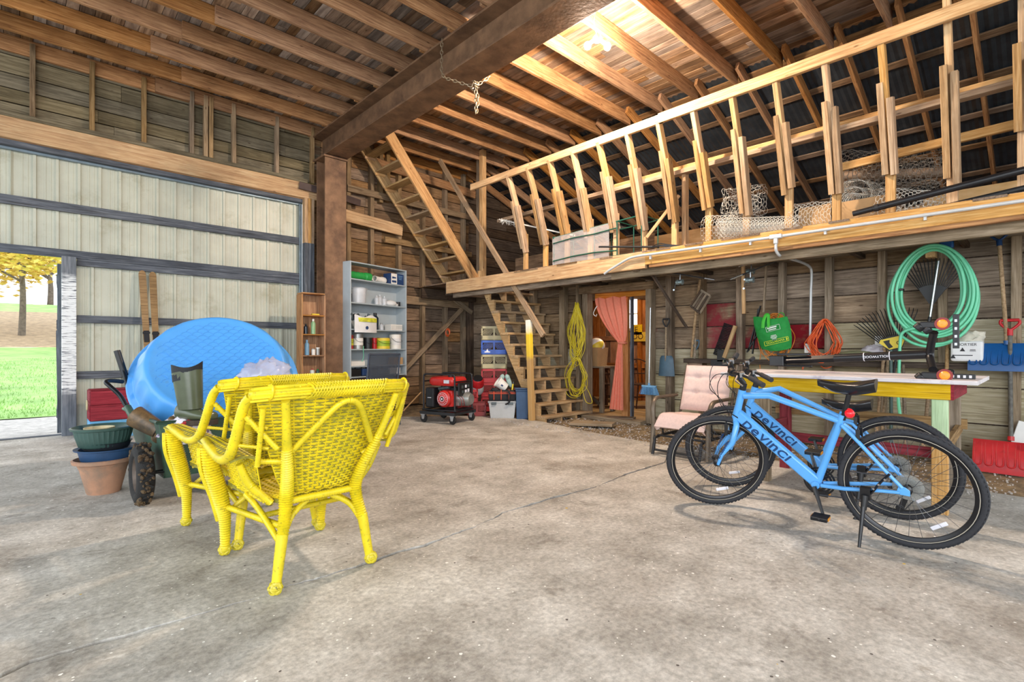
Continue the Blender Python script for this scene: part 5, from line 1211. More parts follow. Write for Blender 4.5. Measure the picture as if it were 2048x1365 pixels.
# loose stick and leaning long tools
for pts, lb, mt, r in (([Wp(1486, 532), Wp(1488, 628)], 'short squared stick hung from the beam above red boards', 'fresh_wood', .02), ([Wp(1533, 530), Wp(1527, 625)], 'long grey tool handle behind the green bag', 'grey_beam', .013)):
    o = plank('stick', pts[0], pts[1], r * 2, r * 2, mt, None, up=(0, 1, 0)); tag(o, lb, 'stick')
t = thing('hedge_shears', 'pair of dark bladed shears leaning beside the green bag', 'shears', Wp(1508, 690))
b = MB()
for a, c_ in ((Wp(1521, 612), Wp(1497, 702)), (Wp(1517, 618), Wp(1505, 708)), (Wp(1527, 650), Wp(1494, 705))): b.beam(a, c_, .035, .012, (0, 1, 0))
b.build('blade', 'rake_black', t, world=True)
# ================================================================ GREEN SHOPPING BAG
plain('bag_green', '1f8f3c', .75, var=.12, scale=30); plain('bag_light_green', '4ac03c', .7); plain('bag_white', 'e8f0e6', .6); plain('bag_yellow', 'd8e030', .6)
bg0 = Wp(1545, 668, 6.70); t = thing('shopping_bag', 'green fabric shopping bag with printed logo hanging on the wall', 'bag', bg0)
Lc = [(-.235, .19), (-.20, .05), (-.165, -.10), (-.13, -.165), (-.03, -.185), (.10, -.165), (.20, -.12), (.225, -.04), (.19, .08), (.165, .19), (.06, .165), (-.08, .16)]
def bagf(u, v):
    z = .20 - .38 * v; w0, w1 = -.225 + .10 * v ** 1.5, .165 + .05 * math.sin(v * 2.2)
    y = w0 + (w1 - w0) * u; e = math.sin(PI * u) ** .6; top = .02 * math.cos(u * 5) * (1 - v)
    return V((-.09 * e * (.35 + .65 * math.sin(PI * min(1, v * .9 + .05))) - .012 * noise.noise((u * 5, v * 6, 2)), -y, z + top - (.03 * math.sin(PI * u) * v)))
b = MB(); b.shell(bagf, 24, 20, .01); b.grid(lambda u, v: V((.02, bagf(u, v).y, bagf(u, v).z)), 24, 4); b.build('body', 'bag_green', t, smooth=80)
b = MB()
for q in (-.06, .02): pass
b.tube(spl([(-.11, .075, .07), (-.10, .07, .16), (-.06, .055, .235), (-.05, .03, .235), (-.09, .015, .15), (-.115, .0, .07)], 6), .02, 6, flat=.3); b.tube(spl([(-.03, -.06, .17), (-.02, -.09, .25), (.0, -.13, .24), (-.02, -.14, .16)], 6), .014, 6, flat=.3); b.build('strap', 'bag_light_green', t, smooth=60)
mB = lambda y, z, d=.0, tilt=.24: T(-.115 - d, y, z) @ basis(V((0, 0, 0)), V((0, -1, 0)), V((0, 0, 1)), V((-1, 0, 0))) @ RZ(tilt)
for s_, y, z, sz, mt in (('NATURALLY', -.045, .075, .030, 'bag_white'), ('BETTER', -.04, .045, .026, 'bag_white'), ('reusable', -.065, -.005, .022, 'bag_white'), ('eco friendly', -.065, -.025, .018, 'bag_white'), ('DOLLARAMA', -.075, -.098, .036, 'bag_yellow')): 
    if s_ == 'DOLLARAMA':
        text_mesh(s_, sz, 'logo', mt, t, mB(y, z), .001, 0, False)
        b = MB(); m2 = mB(y, z); 
        for c0, d0 in (((.01, .025, 0), (.28, .004, .002)), ((.01, -.025, 0), (.28, .004, .002)), ((-.13, 0, 0), (.004, .053, .002)), ((.15, 0, 0), (.004, .053, .002)), ((.13, 0, 0), (.012, .034, .002)), ((.145, .004, 0), (.02, .006, .002))): b.box(c0, d0, m2)
        b.build('logo_frame', mt, t)
b = MB(); m2 = mB(-.045, .065)
for c0, d0 in (((0, .03, 0), (.16, .003, .002)), ((0, -.03, 0), (.16, .003, .002)), ((-.08, 0, 0), (.003, .063, .002)), ((.08, 0, 0), (.003, .063, .002)), ((-.01, .012, 0), (.11, .016, .002)), ((-.01, -.012, 0), (.09, .012, .002))): b.box(c0, d0, m2)
for k, w_ in enumerate((.06, .075, .075, .05, .06)): b.box((-.015, -.085 - .014 * k, 0), (w_, .006, .002), m2)
tag(b.build('print', 'bag_white', t), kind='stuff')
# ================================================================ CORDS, HOSE
plain('cord_orange', 'e0602c', .45, var=.1); plain('cord_amber', 'd8822c', .45, var=.1); plain('cord_yellow', 'd8c428', .4, var=.12); plain('hose_green', '6ecfa4', .38, var=.08, scale=4)
def coil(name, label, cat, c, rx, rz_, n, r, mat, seed, jit=.25, sag=0, tail=None, depth=.06, pts=14):
    rr = random.Random(seed); t = thing(name, label, cat, c)
    for k in range(n):
        P = []; o = V((rr.gauss(0, rx * jit), 0, rr.gauss(0, rz_ * jit * .5))); kx, kz = rr.uniform(.72, 1.05), rr.uniform(.85, 1.08); ph = rr.uniform(0, 6.3)
        for i in range(pts):
            a = 2 * PI * i / pts; zz = rz_ * kz * math.sin(a); xx = rx * kx * math.cos(a) * (1 - sag * (zz / rz_ if zz > 0 else 0))
            P.append(V((-rr.uniform(0, depth) , o.x * (1 - .6 * max(0, zz / rz_)) + xx * (1 + jit * .4 * math.sin(3 * a + ph)), min(rz_ * 1.02, zz + (o.z if zz < 0 else 0)))))
        b = MB(); b.tube(spl(P, 4, True), r, 6, closed=True); b.build('strand', mat, t, smooth=60)
    if tail:
        b = MB(); b.tube(spl([V(p) - V(c) for p in tail], 6), r, 6); b.build('tail', mat, t, smooth=60)
    return t
coil('extension_cord', 'tangled bright orange extension cord hung on a stud', 'cord', Wp(1652, 683, 6.82), .15, .25, 15, .0055, 'cord_orange', 1, .32, .55, [Wp(1632, 712, 6.8), Wp(1612, 715, 6.8), Wp(1605, 740, 6.8), Wp(1618, 705, 6.85)])
coil('extension_cord', 'looped amber extension cord hanging behind the green bag', 'cord', Wp(1552, 672, 6.80), .17, .27, 9, .005, 'cord_amber', 2, .22, .2, [Wp(1522, 700, 6.8), Wp(1520, 735, 6.8), Wp(1530, 760, 6.78), Wp(1545, 775, 6.7)])
coil('rope', 'long yellow rope bundle hung on the stair wall post', 'rope', Wp(1157, 662, 6.72), .12, .46, 20, .005, 'cord_yellow', 3, .34, .75, None)
coil('rope', 'lower loose loops of yellow rope beside the stair', 'rope', Wp(1158, 752, 6.66), .20, .30, 10, .005, 'cord_yellow', 4, .26, .55, [Wp(1170, 770, 6.6), Wp(1180, 790, 6.6), Wp(1184, 806, 6.6), Wp(1172, 804, 6.6), Wp(1165, 780, 6.6)])
# garden hose
hc = Wp(1866, 592, 6.62); t = thing('garden_hose', 'large coil of mint green garden hose on a wall block', 'hose', hc)
rr = random.Random(5)
for k in range(9):
    P = []; kx = .34 - .012 * k + rr.uniform(-.02, .02); kz = .50 - .014 * k + rr.uniform(-.02, .015); dy = rr.uniform(-.035, .035)
    for i in range(18):
        a = 2 * PI * i / 18; P.append(V((-.02 - .022 * (k % 4) + rr.uniform(-.006, .006), dy * (1 - max(0, math.sin(a))) + kx * math.cos(a) * (1 - .10 * math.sin(a)), .50 - kz + kz * math.sin(a) - (.02 * (k // 4)))))
    b = MB(); b.tube(spl(P, 4, True), .0145, 8, closed=True); b.build('loop', 'hose_green', t, smooth=60)
b = MB(); b.tube([p - hc for p in spl([Wp(1838, 655, 6.5), Wp(1806, 665, 6.5), Wp(1800, 690, 6.5), Wp(1798, 740, 6.45), Wp(1796, 790, 6.4), Wp(1800, 830, 6.35)], 6)], .0145, 8); b.build('tail', 'hose_green', t, smooth=60)
b = MB(); b.box((.05, .02, .44), (.12, .08, .10)); b.build('support_block', 'fresh_wood', t, bevel=.004)
MB().box((-.03, .25, .08), (.08, .035, .02)).build('tie', 'black_plastic', t, bevel=.003)
# leaf rakes
def rake(name, label, hub, head_top, spread, L_, mat, htop, plate=None, rot=0, hmat='rake_black', n=18):
    t = thing(name, label, 'rake', hub); ax = (V(head_top) - V(hub)).normalized(); side = V((0, -1, 0)); side = (side - ax * side.dot(ax)).normalized()
    for k in range(n):
        a = spread * (2 * k / (n - 1) - 1); d = ax * math.cos(a) + side * math.sin(a)
        b = MB(); p0 = V(hub) + d * L_ * .38; p1 = V(hub) + d * L_ * (.97 + .03 * math.cos(a)); b.tube([p0, p0.lerp(p1, .9), p1 + V((-.035, 0, 0))], [.006, .005, .003], 5); b.build('tine', mat, t, world=True)
    b = MB(); N_ = 9; arc = [V(hub) + (ax * math.cos(spread * q) + side * math.sin(spread * q)) * L_ * .42 for q in [2 * i / N_ - 1 for i in range(N_ + 1)]]
    pl = [V(hub) - side * .018, ] + list(reversed(arc)) + [] ; pl = [V(hub) - side * .02] + arc + [V(hub) + side * .02]
    n2 = len(pl); b.add([p + V((-.006, 0, 0)) for p in pl] + [p + V((.006, 0, 0)) for p in pl], [tuple(range(n2)), tuple(reversed(range(n2, 2 * n2)))] + [(i, (i + 1) % n2, n2 + (i + 1) % n2, n2 + i) for i in range(n2)]); b.build('fan_plate', mat, t, world=True)
    b = MB(); b.tube([V(hub) + ax * .03, V(htop)], .012, 8); b.build('handle', hmat, t, smooth=60, world=True)
    return t, ax, side
rake('leaf_rake', 'black leaf rake hung fan upwards inside the hose coil', Wp(1863, 608, 6.70), Wp(1868, 520, 6.70), .62, .46, 'rake_black', Wp(1858, 660, 6.70))
tk, ax, sd_ = rake('leaf_rake', 'black leaf rake with yellow painted plate behind the bike carrier', Wp(1795, 712, 6.72), Wp(1768, 628, 6.72), .60, .52, 'rake_black', Wp(1780, 800, 6.6), n=18)
b = MB(); hu = Wp(1795, 712, 6.70); c0 = hu + ax * .13; m2 = basis(c0 + V((-.012, 0, 0)), sd_, ax, V((-1, 0, 0))); b.prism([(-.05, -.05), (.06, -.05), (.12, .04), (.10, .07), (-.10, .07), (-.12, .04)], 0, .006, m2); b.build('label_plate', 'rake_yellow', tk, world=True)
b = MB(); b.prism([(-.08, .05), (-.02, .05), (-.03, .02), (-.01, -.03), (-.05, -.04)], .006, .008, m2); b.torus(m2 @ T(.05, 0, .008), .018, .004, 14, 5); tag(b.build('plate_print', 'rake_black', tk, world=True), kind='stuff')
t = thing('aluminium_pole', 'aluminium pole leaning in front of the upper leaf rake', 'pole', Wp(1860, 690)); b = MB(); b.tube([Wp(1877, 522, 6.62), Wp(1860, 636, 6.60)], .011, 8); b.build('shaft', 'alloy', t, smooth=60, world=True); b = MB(); b.tube([Wp(1860, 634, 6.60), Wp(1857, 652, 6.60)], .016, 8); b.build('ferrule', 'black_plastic', t, smooth=60, world=True)
# handles standing behind the bench, heads up against the wall
for u0, v0, u1, v1, mt, lb in ((1769, 695, 1750, 905, 'stud_wood', 'leaning brown tool handle behind the bench, first from left'), (1778, 700, 1762, 900, 'grey_beam', 'leaning grey tool handle behind the bench beside the brown one'), (1786, 690, 1782, 905, 'hose_green', None), (1806, 730, 1812, 900, 'grey_beam', 'thin grey pole behind the bench right of the hose'), (1895, 690, 1888, 905, 'handle_wood', 'pale wooden tool handle behind the bike carrier clamp'), (1862, 730, 1846, 905, 'stud_wood', 'dark wooden handle leaning under the hose coil')):
    if lb is None: 
        b = MB(); b.tube([Wp(1782, 700, 6.6), V((6.45, Wp(1782, 900, 6.45).y, -.03))], .016, 8); tag(b.build('green_pole', 'pot_green', None, smooth=60), 'dark green pole standing behind the bench', 'pole'); continue
    b = MB(); b.tube([Wp(u0, v0, 6.75), Wp(u1, v1, 6.45)], .016, 8); tag(b.build('wooden_pole', mt, None, smooth=60), lb, 'handle')
# blue snow shovel on the wall
def pusher(name, label, tl, w, h, mat, hp0, hp1, hm, gm, X, up_grip=True):
    t = thing(name, label, 'snow shovel', tl); b = MB()
    b.shell(lambda u, v: V((X - .10 * math.sin(PI * .5 * v) * (1 if True else 0), tl.y - w * u, tl.z - h * v)), 42, 8, .006); bl = b.build('blade', mat, t, smooth=50, world=True)
    for k in range(6):
        y = tl.y - w * (k + .5) / 6; b = MB(); b.tube(spl([(X - .012, y + .025, tl.z - .02), (X - .085, y + .025, tl.z - h * .55), (X - .112, y + .02, tl.z - h * .74), (X - .112, y - .02, tl.z - h * .74), (X - .085, y - .025, tl.z - h * .55), (X - .012, y - .025, tl.z - .02)], 4), .006, 6); b.build('rib', mat, bl, smooth=60, world=True)
    b = MB(); b.tube([hp0, hp1], .0165, 10); b.build('handle', hm, t, smooth=60, world=True)
    b = MB(); b.tube([V(hp0) + (V(hp1) - V(hp0)) * .0, V(hp0) + (V(hp1) - V(hp0)) * .04], .024, 10); b.build('socket', mat, t, smooth=60, world=True)
    b = MB(); b.tube([V(hp1), V(hp1) + (V(hp1) - V(hp0)).normalized() * .06], .022, 10); dgrip(b, V(hp1) + (V(hp1) - V(hp0)).normalized() * .05, V(hp1) - V(hp0), (0, 1, 0), .13, .10, .012); b.build('grip', gm, t, smooth=60, world=True)
    return t
pusher('snow_shovel', 'wide blue snow shovel hung blade down with blue grip up high', Wp(1937, 688, 6.72), .46, .26, 'shovel_navy', Wp(2014, 690, 6.72), Wp(1999, 492, 6.80), 'handle_wood', 'bike_navy', 6.74)
pusher('snow_shovel', 'wide red snow shovel standing on the dirt with red grip', Wp(1946, 878, 6.60), .46, .29, 'shovel_red', Wp(2022, 882, 6.55), Wp(2020, 672, 6.72), 'paint_chip', 'grip_red', 6.62)
# ================================================================ BAGS AND BUCKET ON THE LEDGE
plain('paper_bag', 'c9c4b4', .85, var=.12, scale=10, bump=.3); plain('print_black', '2a2a2e', .7); plain('feed_bag', '7c7c5c', .8, var=.2, scale=16); plain('white_sack', 'dedede', .6, var=.06)
p = Wp(1935, 703, 6.72); t = thing('mortar_bag', 'white printed mortar bag with crumpled brown top on the ledge', 'bag', p)
b = MB(); b.box((0, 0, 0), (.16, .24, .20)); b.build('sack', 'white_sack', t, bevel=.02)
b = MB(); b.grid(lambda u, v: V((.07 * math.cos(2 * PI * u) * (1 - .3 * v) + .02 * noise.noise((u * 9, v * 5, 0)), .12 * math.sin(2 * PI * u) * (1 - .25 * v) + .02 * noise.noise((u * 9, v * 5, 4)) - .04 * v, .09 + .10 * v + .03 * noise.noise((u * 12, v * 4, 7)))), 26, 6, True); b.build('crumpled_top', 'paper_bag', t, smooth=40)
mt_ = lambda y, z: T(-.082, y, z) @ basis(V((0, 0, 0)), V((0, -1, 0)), V((0, 0, 1)), V((-1, 0, 0)))
text_mesh('MORTIER', .036, 'lettering', 'print_black', t, mt_(.0, .065), .0006, 0, False)
b = MB(); m2 = mt_(.03, .015); b.prism([(-.02, -.015), (.02, -.015), (0, .022)], 0, .001, m2); b.box((.0, -.055, 0), (.15, .008, .001), m2); b.box((.075, 0, 0), (.04, .006, .001), m2); b.box((.075, -.012, 0), (.045, .005, .001), m2); b.prism([(-.09, -.085), (-.05, -.085), (-.07, -.045)], 0, .001, m2); tag(b.build('print', 'print_black', t), kind='stuff')
blob('feed_sack', 'folded olive feed sack lying on the ledge under the rake', 'sack', Wp(1715, 712, 6.72), (.09, .19, .06), 'feed_bag', .2, 3, 5)
blob('plastic_sheet', 'crumpled clear plastic on the ledge beside the switch plate', 'sheet', Wp(1745, 702, 6.74), (.06, .10, .06), 'clear_bag', .4, 5, 6)
tag(plank('foam_sheet', (6.74, .20, -.02), (6.84, .09, .42), .26, .02, 'white_wall', None, up=(0, 1, .3)), 'white foam sheet leaning on the wall behind the red snow shovel', 'sheet')
b = MB(); b.box((0, 0, 0), (.08, .11, .09), T(Wp(1893, 489, 6.6))); tag(b.build('blue_tub', 'shovel_navy', None, bevel=.015), 'small blue plastic tub under the loft beam above the hose', 'tub')
# ================================================================ FISHING RODS UNDER THE LOFT
plain('rod_dark', '24262a', .35, var=.2); plain('reel_metal', '8a9a9c', .3, .6, var=.2, scale=20)
def rod(label, p0, p1, rp, tilt=0):
    t = thing('fishing_rod', label, 'fishing rod', p0); p0, p1 = V(p0), V(p1)
    b = MB(); b.tube([p0, p0.lerp(p1, .3), p1], [.011, .008, .004], 8); b.build('rod', 'rod_dark', t, smooth=60, world=True)
    b = MB(); b.tube([p0, p0.lerp(p1, .16)], .014, 8); b.build('butt', 'alloy', t, smooth=60, world=True)
    c = p0.lerp(p1, rp) + V((0, 0, -.10)); r_ = thing('reel', None, None); place(r_, T(c), t, True)
    b = MB(); b.lathe([(.001, -.05), (.03, -.05), (.035, -.02), (.025, -.015), (.025, .02), (.036, .025), (.036, .035), (.001, .04)], 18, RX(PI / 2)); b.build('spool', 'reel_metal', r_, smooth=40)
    b = MB(); b.tube([(0, 0, .03), (0, 0, .10)], .007, 6); b.tube([(0, .02, 0), (-.02, .06, -.03), (-.05, .05, -.10)], .005, 6); b.cyl((-.05, .05, -.10), (-.07, .05, -.10), .012, 8); b.build('crank', 'alloy', r_, smooth=40)
    return t
rod('fishing_rod', PX(1428, 560, 6.3), PX(1305, 540, 5.75), .55)
bpy.data.objects['fishing_rod']['label'] = 'dark fishing rod with silver reel under the loft near the doorway'
rod('two', PX(1462, 559, 6.2), PX(1640, 488, 5.9), .25)['label'] = 'fishing rod with black grip and reel under the loft above the green bag'
rod('three', PX(1478, 533, 6.4), PX(1600, 500, 6.1), .22)['label'] = 'second fishing rod crossing close above the one over the green bag'
t = plank('timber_outrigger', PX(1268, 539, 5.66), PX(1400, 556, 6.7), .05, .05, 'side_board', None); tag(t, 'grey wooden arm sticking out under the loft beam above the doorway', 'timber')
t = plank('timber_strut', PX(1305, 550, 5.9), PX(1373, 655, 6.85), .04, .03, 'dark_timber', None); tag(t, 'dark diagonal brace from wooden arm down to the wall', 'timber')
# ================================================================ LOFT STORAGE
plain('wire_dark', '8c8478', .5, .4); plain('wire_white', 'd6d4ca', .4, .2); plain('cardboard', 'b89468', .85, var=.12, scale=6); plain('greenhouse_green', '1e5a4a', .4); plain('clear_film', 'ece4e2', .12, alpha=.22, spec=.9, var=.05)
def hexcyl(b, p0, p1, r, cell, wr, seed=0, sq=1.0, arc=2 * PI, crumple=.0, turns=1.0, r1=None):
    """hexagonal netting rolled into a cylinder (spiral when turns > 1)"""
    p0, p1 = V(p0), V(p1); x, y, z = frame(p1 - p0, (.1, .2, 1)); L_ = (p1 - p0).length; r1 = r if r1 is None else r1
    nc = int(2 * PI * (r + r1) / 2 * turns / cell); nl = int(L_ / (cell * .87)); nc += nc % 2; P = {}
    def pos(i, j):
        t = j / nc * turns; a = 2 * PI * t; rr = r1 + (r - r1) * (t / turns if turns > 1 else 1); q = p0 + z * (L_ * i / nl); d = x * math.cos(a) + y * math.sin(a) * sq
        k = 1 + crumple * noise.noise((q + d * .3) * 6 + V((seed, 0, 0)))
        return q + d * rr * k + z * crumple * .15 * noise.noise((q * 5 + d + V((0, seed, 0))))
    for i in range(nl + 1):
        for j in range(nc):
            o = .28 if (i + j) % 2 else -.28
            P[i, j] = pos(i + o * .5, j + 0) 
    def edge(a, c): b.tube([a, c], wr, 3, caps=False)
    for i in range(nl + 1):
        for j in range(nc):
            j2 = j + 1
            if j2 < nc or turns == 1: edge(P[i, j], P[i, j2 % nc])
            if i < nl and (i + j) % 2: edge(P[i, j], P[i + 1, j])
def wirething(label, specs, mat, c):
    t = thing('wire_roll', label, 'wire mesh', c, group='rolls of wire netting on the loft')
    for s_ in specs:
        b = MB(); hexcyl(b, *s_[0], **s_[1]); b.build('netting', mat, t, world=True)
    return t
wirething('big dark roll of chicken wire topmost on the loft pile', [((PX(1672, 345, 6.25), PX(1898, 340, 6.25), .25, .042, .0019), dict(sq=.8, crumple=.12)), ((PX(1690, 350, 6.25), PX(1880, 345, 6.25), .17, .045, .0019), dict(sq=.8, crumple=.2, seed=3)), ((PX(1690, 350, 6.25), PX(1885, 345, 6.25), .10, .045, .0019), dict(crumple=.3, seed=6))], 'wire_dark', PX(1785, 345, 6.25))
b = MB(); b.tube([PX(1680, 352, 6.3), PX(1890, 345, 6.3)], .05, 8); tag(b.build('rusty_post', 'brown_metal', None, smooth=60), 'brown rusty pole inside the big dark wire roll', 'pole')
wirething('pale coiled chicken wire under the dark roll, left end', [((PX(1700, 398, 6.15), PX(1730, 400, 6.5), .19, .03, .0018), dict(crumple=.06)), ((PX(1700, 398, 6.15), PX(1730, 400, 6.5), .12, .03, .0018), dict(crumple=.1)), ((PX(1700, 398, 6.15), PX(1730, 400, 6.5), .06, .03, .0018), dict())], 'wire_white', PX(1710, 398, 6.2))
wirething('pale sagging roll of chicken wire behind the black poles', [((PX(1750, 410, 6.05), PX(1885, 425, 6.15), .17, .03, .0018), dict(r1=.17, crumple=.1)), ((PX(1755, 412, 6.05), PX(1870, 425, 6.15), .10, .03, .0018), dict(crumple=.12, seed=2))], 'wire_white', PX(1810, 415, 6.1))
wirething('bright white roll of fine wire mesh lying on the loft edge', [((PX(1437, 456, 5.78), PX(1600, 452, 5.86), .105, .022, .0017), dict()), ((PX(1437, 456, 5.78), PX(1590, 452, 5.86), .075, .022, .0017), dict()), ((PX(1440, 456, 5.78), PX(1590, 452, 5.86), .045, .022, .0017), dict()), ((PX(1412, 458, 5.78), PX(1470, 457, 5.8), .15, .032, .0016), dict(crumple=.05))], 'wire_white', PX(1480, 456, 5.8))
wirething('crumpled bundle of chicken wire behind the white roll', [((PX(1455, 408, 6.3), PX(1525, 400, 6.3), .17, .036, .0019), dict(crumple=.35)), ((PX(1455, 412, 6.3), PX(1525, 405, 6.3), .11, .036, .0019), dict(crumple=.4, seed=4))], 'wire_white', PX(1490, 405, 6.3))
wirething('low crumpled chicken wire around the cardboard sheet', [((PX(1585, 440, 5.95), PX(1672, 430, 5.95), .15, .03, .0018), dict(crumple=.2))], 'wire_white', PX(1625, 435, 5.95))
for (u0, u1, v0, v1, X_), lb in (((1598, 1662, 416, 462, 5.95), 'brown cardboard sheet inside low chicken wire on the loft'), ((1676, 1790, 398, 446, 6.0), 'long brown cardboard sheet under pale wire rolls on the loft')):
    p = PX(u0, v1, X_); q = PX(u1, v0, X_); o = plank('cardboard_sheet', (X_, p.y, 2.365 + .13), (X_, q.y, 2.365 + .13), .26, .008, 'cardboard', None); tag(o, lb, 'cardboard')
for a, c_, r, lb, mt in ((PX(1706, 428, 5.62), PX(2120, 322, 5.62), .026, 'upper black plastic pole laid along the loft edge', 'bike_black'), (PX(1780, 440, 5.68), PX(2120, 360, 5.68), .022, 'lower olive pole laid along the loft edge', 'rake_black')):
    t = thing('pole', lb, 'pole', a); b = MB(); b.tube([a, a.lerp(c_, .12), a.lerp(c_, .121), c_], [r, r, r * 1.15, r * 1.15], 12); b.build('tube', mt, t, smooth=50, world=True)
    b = MB(); k = .13; b.tube([a.lerp(c_, k), a.lerp(c_, k + .02)], r * 1.3, 12); b.build('collar', 'pot_beige' if mt == 'rake_black' else 'black_plastic', t, smooth=50, world=True)
# small greenhouse frame with clear cover
gh = thing('greenhouse_frame', 'small green tube greenhouse frame with clear plastic cover on the loft', 'greenhouse', PX(1190, 520, 6.0))
y0, y1 = PX(1108, 520, 5.74).y, PX(1283, 500, 5.74).y; x0, x1 = 5.74, 6.14; z0, z1 = 2.385, 2.80
def gz1(y): return z1 + .06 * (y0 - y) / (y0 - y1)
ys = [y0 + (y1 - y0) * k / 4 for k in range(5)]
for x_ in (x0, x1):
    for z_ in (z0, None):
        b = MB(); b.tube([(x_, y, (z_ if z_ else gz1(y))) for y in ys], .009, 8); b.build('rail', 'greenhouse_green', gh, smooth=60, world=True)
for y in ys:
    for x_ in (x0, x1):
        b = MB(); b.tube([(x_, y, z0), (x_, y, gz1(y))], .0075, 8); b.build('upright', 'greenhouse_green', gh, smooth=60, world=True)
    b = MB(); b.tube([(x0, y, gz1(y)), (x1, y, gz1(y))], .0075, 8); b.build('cross_tube', 'greenhouse_green', gh, smooth=60, world=True)
for y in (ys[-1], ys[0]):
    for x_ in (x0, x1): MB().box((x_, y, gz1(y)), (.03, .03, .03)).build('corner', 'greenhouse_green', gh, bevel=.004, world=True)
yc = ys[3] + .1
def film(fn, nu, nv): 
    b = MB(); b.shell(fn, nu, nv, .001); b.build('cover', 'clear_film', gh, smooth=70, world=True)
film(lambda u, v: V((x0 - .012 + .012 * noise.noise((u * 9, v * 4, 0)), y0 + .02 + (yc - y0) * u, z0 + (gz1(y0 + (yc - y0) * u) - z0) * v)), 24, 10)
film(lambda u, v: V((x0 + (x1 - x0) * v, y0 + .02 + (yc - y0) * u, gz1(y0 + (yc - y0) * u) + .01 + .01 * noise.noise((u * 9, v * 4, 5)))), 24, 6)
film(lambda u, v: V((x0 + (x1 - x0) * u, y0 + .03 + .02 * noise.noise((u * 6, v * 5, 8)), z0 + (z1 - z0) * v)), 10, 10)
b = MB(); b.tube([V((x0 - .02, y, z0 + .06 + .03 * math.sin(k))) for k, y in enumerate(ys[:4])], .010, 6); b.tube([V((x0 - .02, y, gz1(y) - .09 + .012 * math.sin(2 * k))) for k, y in enumerate(ys[:4])], .009, 6); b.build('edge_tape', 'greenhouse_green', gh, smooth=60, world=True)
t = thing('mop_stick', 'white painted stick with frayed end poking past greenhouse frame', 'stick', PX(1050, 450, 5.72)); b = MB(); b.tube([PX(1003, 440, 5.70), PX(1150, 472, 5.85)], .012, 8); b.build('shaft', 'white_plastic', t, smooth=60, world=True)
b = MB()
for i in range(30):
    p = PX(1003, 440, 5.70).lerp(PX(1030, 446, 5.72), R.random()); b.tube(spl([p, p + V((R.uniform(-.04, .04), R.uniform(-.05, .05), R.uniform(-.05, .03))), p + V((R.uniform(-.05, .05), R.uniform(-.06, .06), R.uniform(-.07, .03)))], 3), .003, 4)
tag(b.build('frayed_end', 'white_plastic', t, world=True), kind='stuff')
t = thing('black_pipe', 'thin black pipe with cable bundle lying on the loft edge', 'pipe', PX(1300, 490, 5.66)); b = MB(); b.tube([PX(1198, 494, 5.6), PX(1318, 494, 5.75)], .013, 8); b.build('pipe', 'rake_black', t, smooth=60, world=True)
b = MB()
for i in range(7): b.tube(spl([PX(1303 + R.uniform(-3, 3), 496, 5.64), PX(1318, 490 + R.uniform(-3, 3), 5.62), PX(1335, 492 + R.uniform(-3, 3), 5.63), PX(1365, 492 + R.uniform(-1, 1), 5.66)], 4), .006, 5)
b.build('cables', 'black_plastic', t, smooth=60, world=True)
# ================================================================ NARROW WOODEN SHELF
plain('spray_white', 'dfe6dc', .3); plain('spray_green', '8fb88a', .3); plain('label_blue', '7aa8c8', .4); plain('dark_glass', '202c38', .15); plain('tin_grey', 'a8a8a4', .35, .5)
a0 = PY(603, 590, 8.02); a1 = PY(648, 590, 8.02)
ns = thing('narrow_shelf', 'narrow natural wood shelf unit beside the steel post', 'shelf', ((a0.x + a1.x) / 2, 8.1, 0)); xl, xr = a0.x + .0, a1.x; H_ = 1.98
ys0, ys1 = 7.98, 8.2; ztop = PY(630, 590, 8.0).z
ra_ = .0
plank('side_panel', (xl, (ys0 + ys1) / 2, 0), (xl, (ys0 + ys1) / 2, ztop), ys1 - ys0, .022, 'joist_wood', ns, up=(0, 1, 0)); plank('side_panel', (xr, (ys0 + ys1) / 2, 0), (xr, (ys0 + ys1) / 2, ztop), ys1 - ys0, .022, 'joist_wood', ns, up=(0, 1, 0))
plank('back_panel', ((xl + xr) / 2, ys1, 0), ((xl + xr) / 2, ys1, ztop), xr - xl, .01, 'joist_wood', ns, up=(1, 0, 0))
zs = [PY(633, v, 8.0).z for v in (588, 632, 670, 712, 752)] + [.2]
for i, z in enumerate(zs): plank('shelf_board', (xl, (ys0 + ys1) / 2, z), (xr, (ys0 + ys1) / 2, z), ys1 - ys0, .02, 'joist_wood', ns, up=(0, 1, 0))
def bottle(label, x, y, z, r, h, mat, cap='white_plastic', cat='bottle', name='bottle', neck=True):
    t = thing(name, label, cat, (x, y, z)); b = MB()
    b.lathe([(.001, 0), (r, 0), (r, h * .72), (r * .45, h * .84), (r * .4, h * .86), (.001, h * .86)] if neck else [(.001, 0), (r, 0), (r, h * .9), (.001, h * .9)], 16); b.build('body', mat, t, smooth=40)
    b = MB(); b.lathe([(r * (.5 if neck else 1.03), h * (.85 if neck else .88)), (r * (.5 if neck else 1.03), h), (.001, h)], 14); b.build('cap', cap, t, smooth=40); return t
xm = (xl + xr) / 2
bottle('tall pale green spray can on the narrow shelf', xm + .02, 8.06, zs[2] + .011, .035, .24, 'spray_green')
bottle('dark glass bottle beside the spray can on the narrow shelf', xm - .09, 8.08, zs[2] + .011, .03, .16, 'dark_glass', 'black_plastic')
bottle('pale blue bottle on the third board of the narrow shelf', xm - .08, 8.06, zs[3] + .011, .035, .24, 'label_blue', 'label_blue')
bottle('small white jar on the third board of the narrow shelf', xm + .02, 8.05, zs[3] + .011, .03, .10, 'white_plastic', 'tin_grey', 'jar', 'jar', False)
bottle('small grey tin at the right of the third board', xm + .09, 8.05, zs[3] + .011, .03, .12, 'tin_grey', 'white_plastic', 'tin', 'tin', False)
